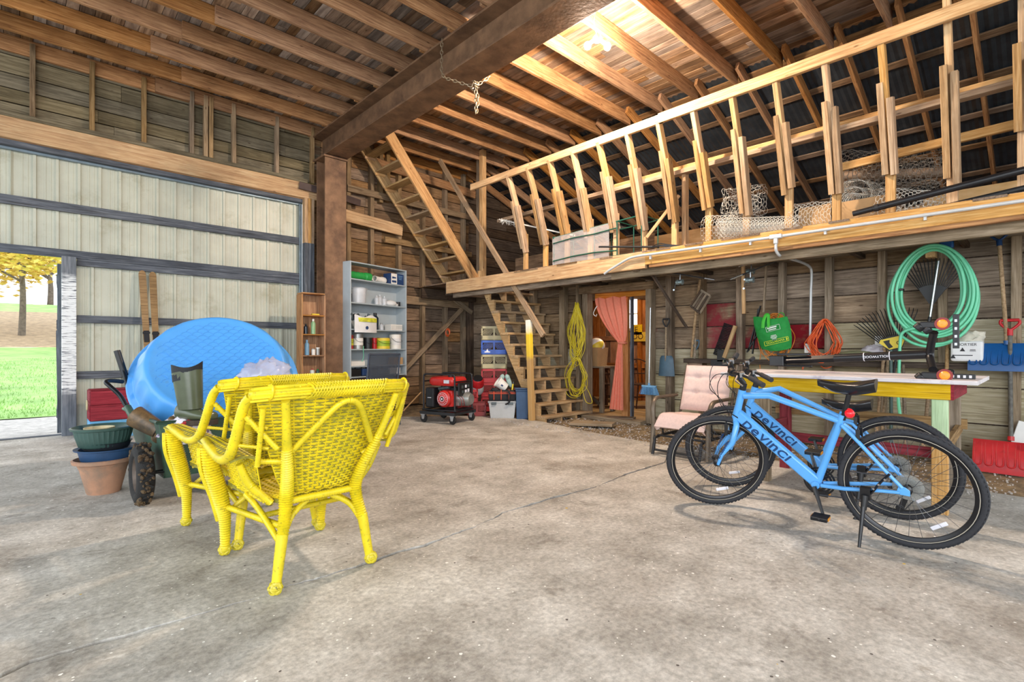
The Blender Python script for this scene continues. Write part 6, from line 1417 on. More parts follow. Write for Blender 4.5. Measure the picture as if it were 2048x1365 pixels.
o = MB().box((0, 0, .012), (.12, .05, .022)).build('yellow_tape', 'rake_yellow', None, M=T(xm + .05, 8.05, zs[1] + .011), bevel=.006); tag(o, 'yellow flat pack on the upper board of the narrow shelf', 'pack')
bottle('small red capped bottle low on the narrow shelf', xm + .0, 8.05, zs[4] + .011, .035, .1, 'spray_white', 'shovel_red')
bottle('small green bottle low on the narrow shelf', xm + .09, 8.05, zs[4] + .011, .03, .09, 'pot_green', 'bag_green')
# ================================================================ GREY SHELF UNIT (turned a little to the room)
plain('shelf_grey', 'a9b4ba', .45, var=.08, scale=4); plain('bench_dark', '4a4a4c', .6)
P0 = V((3.90, 8.05, 0)); ang = math.radians(14); L_ = 1.30
gs = thing('shelf_unit', 'tall grey shelf unit crowded with supplies against the board wall', 'shelf', M=T(P0) @ RZ(ang)); G = wm(gs); DP = .26
zb, zt = PX(693, 757, 0.001).z if False else .62, 2.60
def GP(x, y, z): return G @ V((x, y, z))
def gpl(nm, p0, p1, w, th, up, mt='shelf_grey'): return plank(nm, GP(*p0), GP(*p1), w, th, mt, gs, up=G.to_3x3() @ V(up))
gpl('side_panel', (0, DP / 2, zb), (0, DP / 2, zt), DP, .025, (0, 1, 0)); gpl('side_panel', (L_, DP / 2, zb), (L_, DP / 2, zt), DP, .025, (0, 1, 0))
gpl('back_panel', (L_ / 2, DP, zb), (L_ / 2, DP, zt - .22), L_, .01, (1, 0, 0)); 
ZS = [zb + .02, zb + .30, .92 + .20, 1.44, 1.89, 2.28, zt - .012]
ZS = [.64, .82, 1.11, 1.45, 1.90, 2.30, zt - .012]
for z in ZS: gpl('shelf_board', (0, DP / 2, z), (L_, DP / 2, z), DP, .022, (0, 1, 0))
# trestle that carries the shelf unit
tb = thing('trestle', 'low dark wooden stand carrying the grey shelf unit', 'stand', M=T(P0) @ RZ(ang))
for x_ in (.08, L_ - .08): plank('leg', GP(x_, DP / 2, 0), GP(x_, DP / 2, .56), .2, .06, 'dark_timber', tb, up=G.to_3x3() @ V((0, 1, 0)))
plank('top', GP(0, DP / 2, .59), GP(L_, DP / 2, .59), .26, .055, 'dark_timber', tb, up=G.to_3x3() @ V((0, 1, 0)))
def gthing(nm, lb, cat, x, y, z, rz=0): return thing(nm, lb, cat, M=G @ T(x, y, z) @ RZ(rz))
s0, s1, s2, s3, s4, s5 = [z + .011 for z in ZS[:6]]
plain('drain_green', '2f9a4a', .35); plain('navy_box', '24406e', .5); plain('clear_tub', 'dfe4ea', .2, alpha=.6); plain('paint_label_red', 'a8342c', .5); plain('chip_bag', 'c8c83c', .5, var=.5, scale=9); plain('lime', '98b428', .5)
t = gthing('green_pipe', 'short green drain pipe with socket on the top shelf', 'pipe', .25, .12, s5 + .075); b = MB()
b.lathe([(.062, -.24), (.062, .14), (.075, .15), (.075, .26), (.066, .26), (.056, .14), (.056, -.24), (.062, -.24)], 20, RY(PI / 2)); b.build('tube', 'drain_green', t, smooth=40)
for k in (-.1, 0, .08): MB().torus(T(k, 0, 0) @ RY(PI / 2), .064, .005, 20, 6).build('ring', 'drain_green', t, smooth=60)
t = gthing('pipe_fitting', 'white plastic pipe fitting beside the green pipe', 'pipe', .73, .12, s5 + .062); b = MB(); b.lathe([(.05, -.16), (.05, .06), (.062, .08), (.062, .17), (.05, .17), (.045, -.16), (.05, -.16)], 18, RZ(.3) @ RY(PI / 2)); b.build('tube', 'white_plastic', t, smooth=40); b = MB(); b.lathe([(.064, .17), (.064, .19), (.03, .2)], 18, RZ(.3) @ RY(PI / 2)); b.build('seal', 'black_plastic', t, smooth=40)
t = gthing('cardboard_box', 'navy and white light bulb box at the right of top shelf', 'box', 1.09, .12, s5 + .10); MB().box((0, 0, 0), (.32, .2, .20)).build('carton', 'navy_box', t, bevel=.004); MB().box((-.085, -.101, 0), (.145, .002, .19)).build('label', 'white_plastic', t)
b = MB()
for k in range(3): b.box((.07, -.1015, .06 - .028 * k), (.11 - .02 * k, .002, .008))
tag(b.build('print', 'label_blue', t), kind='stuff'); b = MB(); b.prism([(-.05, -.03), (.05, -.02), (.05, .0), (-.05, .01)], 0, .001, T(-.085, -.1025, .03) @ RX(PI / 2)); b.box((-.085, -.103, -.05), (.11, .002, .04)); tag(b.build('picture', 'navy_box', t), kind='stuff')
bottle('black can at the left of the second shelf', *(G @ V((.06, .12, s4))), .05, .15, 'black_plastic', 'black_plastic', 'can', 'can', False)
t = gthing('bucket', 'translucent white plastic bucket on the second shelf', 'bucket', .27, .13, s4); b = MB(); b.lathe([(.001, 0), (.12, 0), (.14, .25), (.15, .255), (.14, .265), (.132, .25), (.112, .01), (.001, .01)], 24); b.build('body', 'clear_tub', t, smooth=40)
for i, x_ in enumerate((.68, .78, .86)):
    bottle(('first', 'second', 'third')[i] + ' clear glass jar from the left on second shelf', *(G @ V((x_, .12 + .03 * (i % 2), s4))), .042, .17 + .02 * (i == 1), 'clear_tub', 'clear_tub', 'jar', 'jar')
t = gthing('white_bag', 'crumpled white cloth lying right of the glass jars', 'cloth', 1.02, .12, s4 + .05); b = MB(); b.sph((0, 0, 0), .1, 12, (1.3, .8, .6)); b.sph((.12, 0, -.02), .05, 8, (1.4, .8, .6)); b.build('fold', 'white_sack', t, smooth=70)
bottle('small dark pot at the right end of second shelf', *(G @ V((1.2, .12, s4))), .045, .09, 'black_plastic', 'black_plastic', 'pot', 'pot', False)
t = gthing('shopping_sack', 'yellow and white printed sack full of tubes on third shelf', 'bag', .27, .06, s3 + .10); b = MB()
b.shell(lambda u, v: V((-.24 + .48 * u, -.09 - .05 * math.sin(PI * u) * (1 - .4 * v) - .03, -.16 + .28 * v + .02 * math.cos(u * 9) * v)), 16, 10, .012); b.build('front', 'white_sack', t, smooth=70)
b = MB(); b.shell(lambda u, v: V((-.20 + .44 * u, -.125 - .05 * math.sin(PI * u), .02 + .07 * v)), 12, 4, .004); b.build('band', 'chip_bag', t, smooth=70)
b = MB(); b.lathe([(.001, 0), (.03, 0), (.03, .004), (.001, .004)], 16, T(-.02, -.172, -.08) @ RX(PI / 2)); b.build('badge', 'navy_box', t)
for k, (x_, a_) in enumerate(((-.20, .9), (-.12, .7), (-.05, .8), (.02, .5), (.1, 1.0), (.15, .6))):
    b = MB(); b.cyl((x_, -.03, .05), (x_ + .10 * math.cos(a_) * (-1 if k < 3 else .6), -.05, .05 + .14 * math.sin(a_)), .026, 10); b.build('tube', 'black_plastic' if k % 2 else 'tool_grey', t, smooth=50)
bottle('dark green gas canister standing on the third shelf', *(G @ V((.62, .10, s3))), .062, .30, 'dark_glass', 'black_plastic', 'canister', 'canister')
bottle('tiny clear jar behind the canister on the third shelf', *(G @ V((.79, .12, s3))), .04, .13, 'clear_tub', 'tin_grey', 'jar', 'jar')
t = gthing('storage_basket', 'small white slotted plastic basket on the third shelf', 'basket', 1.08, .11, s3); b = MB(); b.box((0, 0, .005), (.28, .16, .01))
for y in (-.08, .08): b.box((0, y, .015), (.28, .006, .03)); b.box((0, y, .10), (.28, .008, .02))
for x_ in (-.14, .14): b.box((x_, 0, .055), (.006, .16, .11))
for k in range(12):
    for y in (-.08, .08): b.box((-.13 + .0236 * k, y, .055), (.01, .006, .09))
b.build('body', 'white_plastic', t)
def can(lb, x, r, h, mat, lid='tin_grey', band=None):
    t = gthing('paint_can', lb, 'paint can', x, .12, s2); b = MB(); b.lathe([(.001, 0), (r, 0), (r, h), (.001, h)], 20); b.build('body', mat, t, smooth=30)
    b = MB(); b.torus(T(0, 0, h), r, .006, 20, 6); b.build('lid', lid, t, smooth=50)
    b = MB(); b.tube(spl([(-r, 0, h * .8), (-r * .7, -r * .9, h * .5), (r * .7, -r * .9, h * .5), (r, 0, h * .8)], 5), .003, 5); b.build('wire_handle', 'black_plastic', t)
    if band: b = MB(); b.lathe([(r + .001, h * .25), (r + .001, h * .72)], 20); b.build('label', band, t, smooth=60)
can('red labelled paint can at the left end of fourth shelf', .07, .065, .24, 'paint_label_red', band='chip_bag'); can('white paint can with handle second on fourth shelf', .25, .09, .26, 'tin_grey', band='white_plastic'); can('low dark paint can in the middle of fourth shelf', .47, .075, .20, 'black_plastic'); can('narrow maroon tin beside the yellow tin', .62, .045, .2, 'grip_red'); can('yellow and green paint tin on fourth shelf', .82, .13, .20, 'rake_yellow', band='lime'); can('white paint can at the right end of fourth shelf', 1.13, .11, .27, 'white_plastic', band='white_sack')
o = gthing('junction_box', 'small white box on the fifth shelf with a hanging wire', 'box', .18, .1, s1 + .04); MB().box((0, 0, 0), (.3, .14, .08)).build('case', 'white_plastic', o, bevel=.006); b = MB(); b.tube(spl([(.08, -.075, .03), (.1, -.09, .12), (.07, -.12, .2), (.09, -.1, .3)], 5), .005, 6); b.build('wire', 'hose_green', o, smooth=60)
for x_, w_, mt, lb in ((.14, .22, 'black_plastic', 'black tool case on the bottom shelf'), (.38, .2, 'navy_box', 'navy box beside the black tool case on bottom shelf'), (.75, .25, 'tool_grey', 'grey bundle behind the mesh chair on bottom shelf'), (1.05, .26, 'white_sack', 'white folded cloths behind the mesh chair')):
    o = gthing('storage_case', lb, 'case', x_, .12, s0 + .065); MB().box((0, 0, 0), (w_, .18, .12)).build('body', mt, o, bevel=.015); b = MB(); b.tube(spl([(-.05, -.0, .06), (-.04, 0, .09), (.04, 0, .09), (.05, 0, .06)], 4), .008, 6); b.build('handle', 'black_plastic', o, smooth=60)
o = gthing('cardboard_box', 'small brown cardboard box at the right of fifth shelf', 'box', 1.12, .10, s1 + .065); MB().box((0, 0, 0), (.22, .16, .13)).build('carton', 'cardboard', o, bevel=.003); MB().box((0, 0, .067), (.05, .162, .002)).build('tape', 'paper_bag', o)
# ================================================================ DARK MESH PATIO CHAIR
plain('mesh_fabric', '3c4450', .7, alpha=.72, var=.1, scale=50); plain('chair_steel', '4a5260', .4, .4)
f0 = PZ(798, 850, 0); mc = thing('mesh_chair', 'dark mesh patio chair standing in front of the grey shelf unit', 'chair', (f0.x - .30, f0.y + .05, 0), .12)
b = MB(); b.shell(lambda u, v: V((-.25 + .50 * u, -.02 - .12 * v - .02 * math.sin(PI * u), .42 + .62 * v)), 10, 10, .004); b.build('back_sling', 'mesh_fabric', mc, smooth=70)
b = MB(); b.shell(lambda u, v: V((-.25 + .50 * u, .02 + .44 * v, .42 + .02 * v - .02 * math.sin(PI * u))), 10, 8, .004); b.build('seat_sling', 'mesh_fabric', mc, smooth=70)
for s in (-1, 1):
    b = MB(); b.tube(spl([(s * .265, .46, .44), (s * .265, .0, .42), (s * .265, -.14, 1.05)], 6), .014, 8); b.build('side_rail', 'chair_steel', mc, smooth=60)
    for y, y2 in ((-.10, -.04), (.46, .42)): b = MB(); b.box((0, 0, 0), (.03, .022, .62 if y < 0 else .64), T(s * .29, y, .31)); b.build('leg', 'chair_steel', mc, bevel=.004)
    b = MB(); b.beam((s * .29, -.12, .635), (s * .29, .50, .645), .045, .02); b.build('arm', 'chair_steel', mc, bevel=.004)
b = MB(); b.tube([(-.265, -.14, 1.05), (.265, -.14, 1.05)], .014, 8); b.build('top_rail', 'chair_steel', mc, smooth=60)
b = MB(); b.tube([(-.265, -.075, .74), (.265, -.075, .74)], .010, 8); b.build('mid_rail', 'chair_steel', mc, smooth=60)
# ================================================================ GENERATOR ON A DOLLY
plain('gen_red', 'c02a26', .35, var=.1); plain('gen_black', '16181c', .4, var=.2, scale=20); plain('gen_alloy', '9a9c98', .4, .6, var=.2, scale=16)
A_, B_, C_ = PZ(850, 845, 0), PZ(905, 850, 0), PZ(880, 838, 0)
gx = (B_ - A_).normalized(); gy = V((-gx.y, gx.x, 0)); gy = gy if gy.dot(C_ - A_) > 0 else -gy
cen = (A_ + B_) / 2 + gy * .24
def mkM(c): return basis(c, gx, gy, gx.cross(gy)) if gx.cross(gy).z > 0 else basis(c, gx, gy, V((0, 0, 1)))
MG = mkM(cen); dl = thing('dolly', 'dark four wheeled dolly under the red generator', 'dolly', M=MG)
hw, hd2 = .27, .25
for x_, y in ((-hw, -hd2), (hw, -hd2), (-hw, hd2), (hw, hd2)):
    cs = thing('caster', None, None); place(cs, T(x_, y, 0), dl)
    b = MB(); b.torus(T(0, 0, .062) @ RX(PI / 2) @ RY(0), .044, .018, 20, 8); b.build('tyre', 'tyre_black', cs, smooth=50)
    b = MB(); b.cyl((0, -.016, .062), (0, .016, .062), .028, 12); b.build('hub', 'gen_black', cs, smooth=40)
    b = MB(); 
    for s in (-1, 1): b.prism([(-.02, .055), (.02, .055), (.035, .125), (-.035, .125)], -.002, .002, T(0, s * .024, 0) @ RX(PI / 2))
    b.box((0, 0, .128), (.08, .07, .008)); b.build('fork', 'alloy', cs)
b = MB(); b.box((0, -hd2, .155), (.66, .07, .045)); b.box((0, hd2, .155), (.66, .07, .045)); b.box((-hw, 0, .155), (.09, .5, .04)); b.box((hw, 0, .155), (.09, .5, .04)); b.build('deck', 'gen_black', dl, bevel=.005)
ge = thing('generator', 'red and black portable generator in a tube frame', 'generator', M=MG @ T(0, 0, .18))
for y in (-.23, .23):
    b = MB(); b.tube(spl([(-.29, y, .06), (-.29, y, .50), (-.27, y, .545), (-.22, y, .56), (.22, y, .56), (.27, y, .545), (.29, y, .50), (.29, y, .06), (.27, y, .02), (-.27, y, .02)], 5, True), .014, 8, closed=True); b.build('frame_hoop', 'gen_black', ge, smooth=60)
b = MB()
for x_, z in ((-.28, .02), (.28, .02), (-.285, .45), (.285, .45)): b.tube([(x_, -.23, z), (x_, .23, z)], .011, 8)
b.build('cross_tubes', 'gen_black', ge, smooth=60)
b = MB(); b.grid(lambda u, v: (lambda a, z: V((.25 * max(-1, min(1, 1.25 * math.cos(a))) * (1 - .12 * abs(z) ** 3), .20 * max(-1, min(1, 1.25 * math.sin(a))) * (1 - .12 * abs(z) ** 3), .45 + .065 * z)))(2 * PI * u, 2 * v - 1), 32, 8, True); b.lathe([(.001, .515), (.24, .513)], 4, RZ(PI / 4) @ Matrix.Diagonal((1.2, 1, 1, 1))); b.lathe([(.24, .387), (.001, .387)], 4, RZ(PI / 4)); tk_ = b.build('fuel_tank', 'gen_red', ge, smooth=50)
b = MB(); b.lathe([(.001, .03), (.035, .03), (.04, 0)], 14, T(.05, 0, .515)); b.build('tank_cap', 'gen_black', tk_, smooth=40)
MB().box((.12, -.2505 + .045, .45), (.10, .002, .05)).build('badge', 'reflect_white', tk_)
b = MB(); b.box((-.19, -.14, .20), (.16, .16, .30)); af = b.build('air_filter', 'gen_black', ge, bevel=.02); MB().box((-.19, -.221, .2), (.07, .002, .008)).build('air_filter_print', 'reflect_white', af)
b = MB(); b.lathe([(.001, .10), (.05, .10), (.09, .085), (.125, .06), (.135, .0), (.135, -.06), (.001, -.06)], 28, T(.055, -.13, .19) @ RX(PI / 2)); b.box((.10, -.10, .19), (.16, .1, .24)); rc = b.build('recoil_cover', 'gen_red', ge, smooth=40, bevel=.006)
b = MB()
for k in range(16): b.box((0, 0, 0), (.035, .004, .004), T(.055, -.225, .19) @ RY(2 * PI * k / 16) @ T(.07, 0, 0))
b.torus(T(.055, -.228, .19) @ RX(PI / 2), .04, .005, 20, 5); b.torus(T(.055, -.215, .19) @ RX(PI / 2), .095, .003, 28, 4); tag(b.build('recoil_slots', 'reflect_white', rc), kind='stuff')
b = MB(); b.lathe([(.001, .102), (.032, .102), (.032, .10)], 16, T(.055, -.13, .19) @ RX(PI / 2)); b.build('recoil_hub', 'gen_black', rc); MB().box((.055, -.2335, .19), (.026, .002, .026)).build('recoil_logo', 'reflect_white', rc)
b = MB(); b.box((.14, .05, .19), (.2, .2, .22)); b.lathe([(.001, .26), (.08, .26), (.11, .2), (.11, 0), (.001, 0)], 20, T(.14, .05, .18) @ RY(PI / 2)); b.build('engine_block', 'gen_alloy', ge, smooth=40)
b = MB(); b.box((0, .1, .32), (.3, .2, .06)); b.cyl((-.1, -.1, .33), (.1, -.1, .36), .03, 8); b.build('carburettor', 'tool_grey', ge, bevel=.008)
b = MB(); b.box((.296, .02, .335), (.03, .32, .20)); cp = b.build('control_panel', 'gen_black', ge, bevel=.006)
for y, z, s in ((-.06, .37, .045), (.03, .375, .045), (.10, .38, .04), (-.05, .30, .04), (.03, .30, .05), (.10, .31, .05)): MB().box((.313, y, z), (.006, s, s)).build('outlet', 'reflect_white' if (y + z) * 100 % 3 > 1 else 'tool_grey', cp, bevel=.004)
b = MB()
for k in range(4): b.tube(spl([(.24, -.1 + .06 * k, .25), (.33, -.12 + .06 * k, .18), (.32, -.1 + .07 * k, .08), (.22, -.05 + .05 * k, .05)], 5), .005, 6)
b.build('wires', 'carrier_red', ge, smooth=60)
# ================================================================ CRATES AND CLUTTER UNDER THE STAIR
plain('crate_tan', 'b8ac84', .5, var=.08); plain('crate_blue', '1c54b8', .4, var=.06); plain('crate_red', 'b4282c', .45, var=.1); plain('crate_maroon', '8a3434', .5, var=.1)
def crate(label, M, w, d, h, mat):
    t = thing('milk_crate', label, 'crate', M=M); b = MB(); b.box((0, 0, .006), (w, d, .012))
    for sx in (-1, 1):
        for sy in (-1, 1): b.box((sx * (w / 2 - .012), sy * (d / 2 - .012), h / 2), (.024, .024, h))
    b.build('frame', mat, t)
    def wall(Mx, L_):
        b = MB(); n = 2
        b.box((0, 0, h - .02), (L_, .012, .04)); b.box((0, 0, h * .17), (L_, .012, h * .34)); b.box((0, 0, h / 2), (.03, .014, h))
        for c_ in (-L_ / 4, L_ / 4):
            for k in range(-3, 4): b.box((0, 0, 0), (.007, .009, h * .58), Mx_id @ T(c_ + k * L_ * .06, 0, h * .60) @ RY(.65 if c_ < 0 else -.65) @ Matrix.Diagonal((1, 1, .9, 1)))
        b.build('side', mat, t, M=Mx)
    Mx_id = Matrix()
    wall(T(0, -d / 2 + .006, 0), w); wall(T(0, d / 2 - .006, 0), w); wall(T(-w / 2 + .006, 0, 0) @ RZ(PI / 2), d); wall(T(w / 2 - .006, 0, 0) @ RZ(PI / 2), d); return t
cc = PZ(988, 821, 0); ca_ = -.72; hcr = .255
names = [('crate_red', 'red milk crate at the very bottom of the tall stack'), ('crate_red', 'red milk crate second from the bottom of the tall stack'), ('crate_red', 'red milk crate right under the lower tan one'), ('crate_tan', 'lower tan milk crate under the blue one'), ('crate_blue', 'blue milk crate in the tall stack by the stair'), ('crate_tan', 'tan milk crate on top of the tall stack')]
for i, (mt, lb) in enumerate(names):
    o = crate(lb, T(cc.x, cc.y, hcr * i) @ RZ(ca_ + R.uniform(-.02, .02)), .46, .34, hcr - .003, mt)
    if mt == 'crate_blue': 
        b = MB(); b.prism([(-.05, -.02), (.05, -.02), (.05, .0), (.02, .005), (0, .05), (-.02, .005), (-.05, .0)], 0, .002, T(-.12, -.172, .055) @ RX(PI / 2)); b.build('emblem', 'reflect_white', o)
p = PZ(962, 832, 0); crate('small red crate on the ground right of generator', T(p.x, p.y + .1, 0) @ RZ(ca_), .30, .3, .22, 'crate_maroon'); p2 = PZ(940, 828, 0); crate('red crate on the ground behind the generator wheel', T(p2.x - .08, p2.y + .2, 0) @ RZ(ca_), .30, .3, .22, 'crate_red')
crate('red crate lying on the ground crates by the generator', T(p.x - .12, p.y + .22, .225) @ RZ(ca_ + .2), .32, .3, .22, 'crate_red')
# red and white helmet-like bucket
t = thing('red_cooler', 'red and white round jug lying tilted on the red crates', 'jug', M=T(PZ(955, 790, .33) + V((0, 0, .05))) @ RX(.5) @ RY(-.35)); b = MB(); b.lathe([(.001, .0), (.09, .0), (.11, .05), (.105, .16)], 20); b.build('body', 'white_sack', t, smooth=40); b = MB(); b.lathe([(.106, .15), (.10, .27), (.085, .29)], 20); b.build('band', 'shovel_red', t, smooth=40); b = MB(); b.lathe([(.086, .285), (.075, .31), (.001, .31)], 20); b.build('lid', 'gen_black', t, smooth=40)
# clear tote with tool bag
plain('tote_clear', 'c8ccce', .25, alpha=.75, var=.06); plain('bag_black', '26262a', .85, var=.25, scale=14); plain('trim_orange', 'd8583a', .6)
tq = PZ(1012, 838, 0); TM = T(tq.x + .08, tq.y + .17, 0) @ RZ(ca_ - .05) @ Matrix.Scale(.9, 4); t = thing('storage_tote', 'clear plastic storage tote with grey rim beside the stair', 'tote', M=TM)
b = MB(); b.lathe([(.001, .0), (.30, 0), (.345, .28), (.365, .285), (.365, .31), (.34, .31), (.30, .02), (.001, .02)], 4, RZ(PI / 4) @ Matrix.Diagonal((1, .72, 1, 1)) if False else Matrix.Diagonal((1, .72, 1, 1)) @ RZ(PI / 4)); b.build('body', 'tote_clear', t, bevel=.012)
for s in (-1, 1): MB().box((s * .15, -.19, .27), (.09, .02, .05)).build('latch', 'tool_grey', t, bevel=.004)
t = thing('tool_bag', 'black tool bag with orange trim on the clear tote', 'bag', M=TM @ T(0, 0, .315)); b = MB(); b.lathe([(.001, 0), (.33, 0), (.35, .06), (.35, .16), (.30, .19), (.001, .19)], 4, Matrix.Diagonal((1, .66, 1, 1)) @ RZ(PI / 4)); b.build('body', 'bag_black', t, bevel=.025)
for x_ in (-.15, -.02, .12): b = MB(); b.tube([(x_, -.175, .02), (x_, -.178, .15), (x_, -.12, .20)], .007, 5); b.build('strap', 'trim_orange', t)
b = MB(); b.tube([(-.24, -.168, .13), (.24, -.168, .13)], .007, 5); b.tube([(-.24, -.168, .155), (.24, -.168, .155)], .005, 5); b.build('trim', 'trim_orange', t); b = MB(); b.tube(spl([(.1, -.19, .2), (.14, -.22, .1), (.12, -.22, -.02), (.06, -.2, -.06)], 5), .03, 6, flat=.35); b.build('shoulder_strap', 'bag_black', t, smooth=60)
b = MB(); b.sph((-.14, -.12, .19), .07, 8, (1, .8, .7)); b.build('pouch', 'bag_black', t, smooth=60)
t = thing('plastic_pail', 'white plastic pail tipped over on the tool bag', 'pail', M=TM @ T(-.02, -.03, .60) @ RY(-.9) @ RX(.2)); b = MB(); b.lathe([(.001, -.1), (.08, -.1), (.095, .07), (.105, .075), (.105, .095), (.09, .095), (.075, -.08), (.001, -.08)], 20); b.build('body', 'white_plastic', t, smooth=40); MB().box((.0, -.09, .0), (.03, .003, .04)).build('label', 'navy_box', t)
plain('clog_teal', '9cb8b4', .6, var=.08)
for k, (dx, rot) in enumerate(((-.06, .3), (.08, -.35))):
    o = MB(); o.sph((0, 0, 0), .05, 10, (.9, .45, 2.6)); o.sph((0, .0, .07), .045, 8, (1, .8, 1.2)); tag(o.build('work_glove', 'clog_teal', None, smooth=70, M=TM @ T(dx + .03, .08, .66) @ RY(rot)), ('left' if k == 0 else 'right') + ' pale teal foam shoe standing behind the white pail', 'shoe')
t = thing('garden_clippers', 'yellow handled tool standing in the tool bag', 'tool', M=TM @ T(.17, -.05, .45)); b = MB(); b.cyl((0, 0, 0), (.02, 0, .16), .016, 8); b.build('handle', 'rake_yellow', t, smooth=50); b = MB(); b.cyl((.02, 0, .15), (.03, 0, .2), .01, 8); b.build('shaft', 'tool_grey', t, smooth=50)
t = thing('cord_winder', 'blue and orange cord reel on the right of tool bag', 'reel', M=TM @ T(.27, .02, .47)); b = MB(); b.torus(RX(PI / 2), .06, .02, 18, 8); b.build('cord', 'trim_orange', t, smooth=60); b = MB(); b.box((.08, 0, .02), (.08, .08, .10)); b.build('case', 'crate_blue', t, bevel=.015)
tq2 = PZ(1048, 839, 0); t = thing('waste_bin', 'tall dark blue plastic bin under the stair stringer', 'bin', M=T(tq2.x + .05, tq2.y + .10, 0) @ RZ(ca_)); b = MB(); b.lathe([(.001, 0), (.155, 0), (.175, .44), (.19, .445), (.19, .47), (.001, .475)], 4, Matrix.Diagonal((.8, .8, 1, 1)) @ RZ(PI / 4)); b.build('body', 'tray_blue', t, bevel=.012); MB().box((0, 0, .485), (.24, .24, .02)).build('lid', 'tray_blue', t, bevel=.006)
# ================================================================ DOORWAY CURTAIN AND BACK ROOM
plain('curtain_coral', 'ea8a70', .85, var=.06, scale=30)
cu = thing('curtain', 'coral curtain tied back in the doorway', 'curtain', (7.08, 4.95, 0))
def curt(u, v):
    zt_, zk = 1.98, 1.22; yl0, yr0 = 5.37, 4.76; yk = 4.80
    if v < .5:
        t = v / .5; z = zt_ + (zk - zt_) * t; l = yl0 + (yk + .09 - yl0) * (t ** 1.7); r = yr0 - .03 * math.sin(PI * t); amp = .022
        z -= .02 * u * 0; z += .10 * (1 - u) * 0
    else:
        t = (v - .5) / .5; z = zk + (.12 - zk) * t; w = .04 + .09 * t; c_ = 4.86 + .08 * t; l = c_ + w; r = c_ - w; amp = .02
    y = l + (r - l) * u; return V((7.03 + amp * math.sin(u * 26) * (1 if v < .45 or v > .56 else .5), y, z + (.015 * math.sin(u * 13) if v == 0 else 0)))
b = MB(); b.shell(curt, 60, 40, .004); b.build('cloth', 'curtain_coral', cu, smooth=80, world=True)
b = MB(); b.torus(T(7.03, 4.81, 1.22), .06, .014, 18, 8); b.build('tie', 'curtain_coral', cu, smooth=60, world=True)
b = MB(); b.tube(spl([(7.0, 5.30, 1.85), (6.98, 5.33, 1.80), (7.0, 5.38, 1.72), (7.02, 5.34, 1.68), (7.0, 5.31, 1.71)], 5), .008, 6); b.build('hook', 'white_plastic', cu, smooth=60, world=True)
# side table with box and beach ball just inside
tbx = thing('side_table', 'small weathered wooden table just inside the doorway', 'table', (7.5, 5.75, 0))
ytl = PX(1212, 725, 7.35).y; 
for i in range(4): plank('top_board', (7.3 + .11 * i, ytl - .02, .80), (7.3 + .11 * i, ytl + .9, .80), .105, .03, 'grey_beam', tbx, up=(1, 0, 0))
for x_, y in ((7.3, ytl + .05), (7.62, ytl + .05), (7.3, ytl + .85), (7.62, ytl + .85)): plank('leg', (x_, y, 0), (x_, y, .785), .08, .06, 'grey_beam', tbx, up=(0, 1, 0))
plank('brace', (7.27, ytl + .08, .15), (7.27, ytl + .6, .5), .06, .03, 'dark_timber', tbx)
bxo = thing('carton', 'pale brown tapered carton on the side table', 'box', (7.42, ytl + .28, .815)); b = MB(); b.lathe([(.001, 0), (.20, 0), (.23, .33), (.22, .33), (.19, .01), (.001, .01)], 4, RZ(PI / 4)); b.build('body', 'cardboard', bxo)
blo = thing('beach_ball', 'white orange and blue beach ball resting in the carton', 'ball', (7.42, ytl + .26, 1.17)); 
for k in range(6):
    mt = ('white_plastic', 'orange_reflector', 'white_plastic', 'rake_yellow', 'white_plastic', 'label_blue')[k]; b = MB(); b.lathe([(max(.0005, .15 * math.sin(PI * i / 12)), -.15 * math.cos(PI * i / 12)) for i in range(13)], 6, RX(.9) @ RY(.4), a0=k * PI / 3, a1=(k + 1) * PI / 3); b.build('gore', mt, blo, smooth=80)
wood('chair_dark', '2c1810', '4a2c1c', '6a4630', var=.1, stain=.2, knots=False)
def windsor(label, x, y, rz):
    t = thing('spindle_chair', label, 'chair', (x, y, 0), rz, group='spindle back chairs in the back room'); b = MB(); b.lathe([(.001, .43), (.20, .43), (.215, .445), (.2, .46), (.001, .455)], 24); b.build('seat', 'chair_dark', t, smooth=40)
    for k in range(7):
        a = .35 + (PI - .7) * k / 6; b = MB(); b.tube([(.17 * math.cos(a), .16 * math.sin(a), .45), (.20 * math.cos(a), .19 * math.sin(a) + .06, .45 + .45 * math.sin(a) ** .5)], .008, 6); b.build('spindle', 'chair_dark', t)
    b = MB(); b.tube(spl([(.20, .02, .45), (.23, .06, .66), (.19, .18, .84), (0, .25, .92), (-.19, .18, .84), (-.23, .06, .66), (-.20, .02, .45)], 6), .013, 8); b.build('bow', 'chair_dark', t, smooth=60)
    b = MB(); b.tube(spl([(.25, -.1, .64), (.24, .08, .64), (0, .22, .64), (-.24, .08, .64), (-.25, -.1, .64)], 6), .012, 8); b.build('arm_rail', 'chair_dark', t, smooth=60)
    for sx in (-1, 1):
        for sy in (-1, 1): b = MB(); b.tube([(sx * .13, sy * .13, .43), (sx * .20, sy * .20, .0)], [.018, .013], 8); b.build('leg', 'chair_dark', t, smooth=60)
    b = MB(); b.tube([(-.16, 0, .2), (.16, 0, .2)], .01, 6); b.tube([(-.165, -.16, .2), (-.165, .16, .2)], .01, 6); b.tube([(.165, -.16, .2), (.165, .16, .2)], .01, 6); b.build('stretcher', 'chair_dark', t)
p = PX(1284, 780, 8.5); windsor('dark spindle chair right of the curtain post', 8.5, p.y, -.6)
p = PX(1222, 780, 8.1); windsor('dark spindle chair left of the hanging curtain', 8.1, p.y, .9)
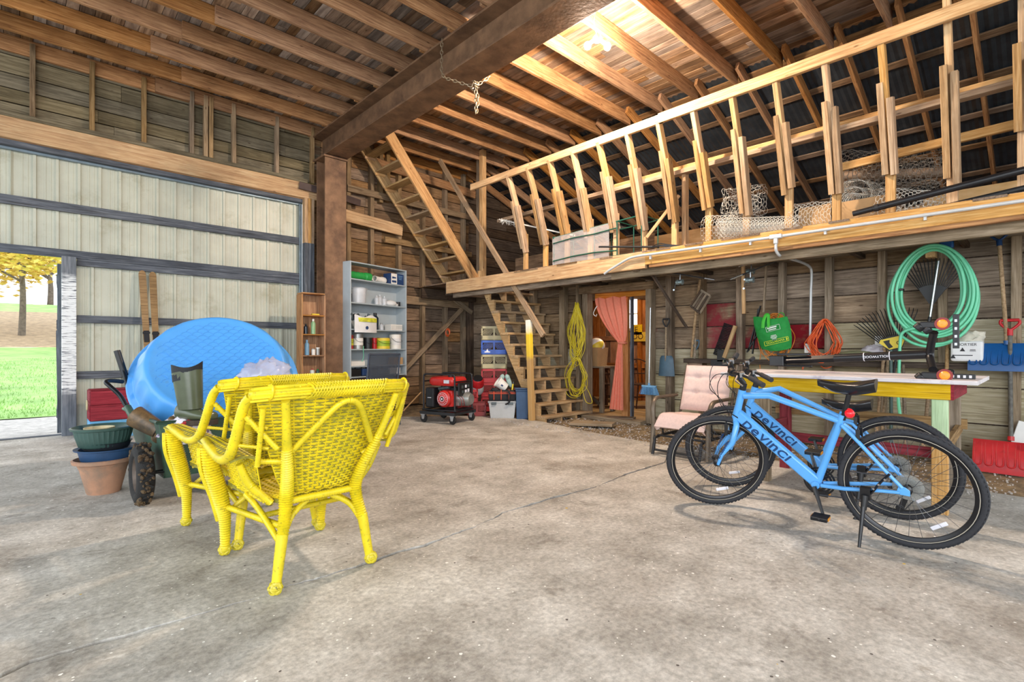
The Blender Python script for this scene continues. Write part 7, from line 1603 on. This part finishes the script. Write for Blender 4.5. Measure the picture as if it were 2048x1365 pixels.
dt_ = thing('back_table', 'dark table deep in the back room', 'table', (8.6, 6.7, 0)); plank('top', (8.6, 6.0, .74), (8.6, 7.4, .74), .7, .03, 'chair_dark', dt_, up=(1, 0, 0))
for x_ in (8.32, 8.88):
    for y in (6.08, 7.3): plank('leg', (x_, y, 0), (x_, y, .72), .06, .06, 'chair_dark', dt_, up=(0, 1, 0))
emis('window_light', 'e8f0ff', 3.0)
wn1 = struct('window_1', loc=(9.57, 5, 1.5)); wp = PX(1268, 628, 9.57); MB().box((9.585, wp.y, wp.z), (.01, .26, .62)).build('pane', 'window_light', wn1, world=True)
for dy in (-.14, .14): plank('frame', (9.56, wp.y + dy, wp.z - .34), (9.56, wp.y + dy, wp.z + .34), .05, .04, 'white_wall', wn1, up=(0, 1, 0))
for dz in (-.34, 0, .34): plank('frame', (9.555, wp.y - .16, wp.z + dz), (9.555, wp.y + .16, wp.z + dz), .03 if dz == 0 else .05, .03, 'white_wall', wn1)
for u_, v_, w_, h_, tx, lb in ((1273, 660, .28, .22, 'E', 'small wooden sign with letter E in the back room'), (1276, 674, .62, .2, 'OO', 'yellow arrow shaped wooden sign low in the back room')):
    p = PX(u_, v_, 9.5); t = thing('sign', lb, 'sign', p); b = MB(); b.box((0, 0, 0), (.02, w_, h_)) if tx == 'E' else b.prism([(-w_ / 2, -h_ / 2), (w_ * .4, -h_ / 2), (w_ / 2, 0), (w_ * .4, h_ / 2), (-w_ / 2, h_ / 2)], -.01, .01, basis(V((0, 0, 0)), V((0, -1, 0)), V((0, 0, 1)), V((-1, 0, 0)))); b.build('board', 'yellow_paint_wood', t)
    text_mesh(tx, .17, 'lettering', 'chair_dark', t, T(-.013, 0, 0) @ basis(V((0, 0, 0)), V((0, -1, 0)), V((0, 0, 1)), V((-1, 0, 0))), .001, 0, False)
# string tied on the diagonal brace
b = MB(); cpt = PY(893, 667, 8.60)
for k in range(3): b.tube(spl([cpt + V((.05 * math.cos(a) , -.03 - .01 * k, .07 * math.sin(a) + .015 * k)) for a in [2 * PI * i / 8 for i in range(8)]], 3, True), .006, 5, closed=True)
tag(b.build('twine', 'cord_orange', None, smooth=60), 'orange twine tied round the diagonal wall brace', 'twine')
t = plank('loose_stick', PZ(807, 822, .02), PY(842, 785, 8.0), .02, .02, 'fresh_wood', None); tag(t, 'thin pale stick leaning behind the generator', 'stick')
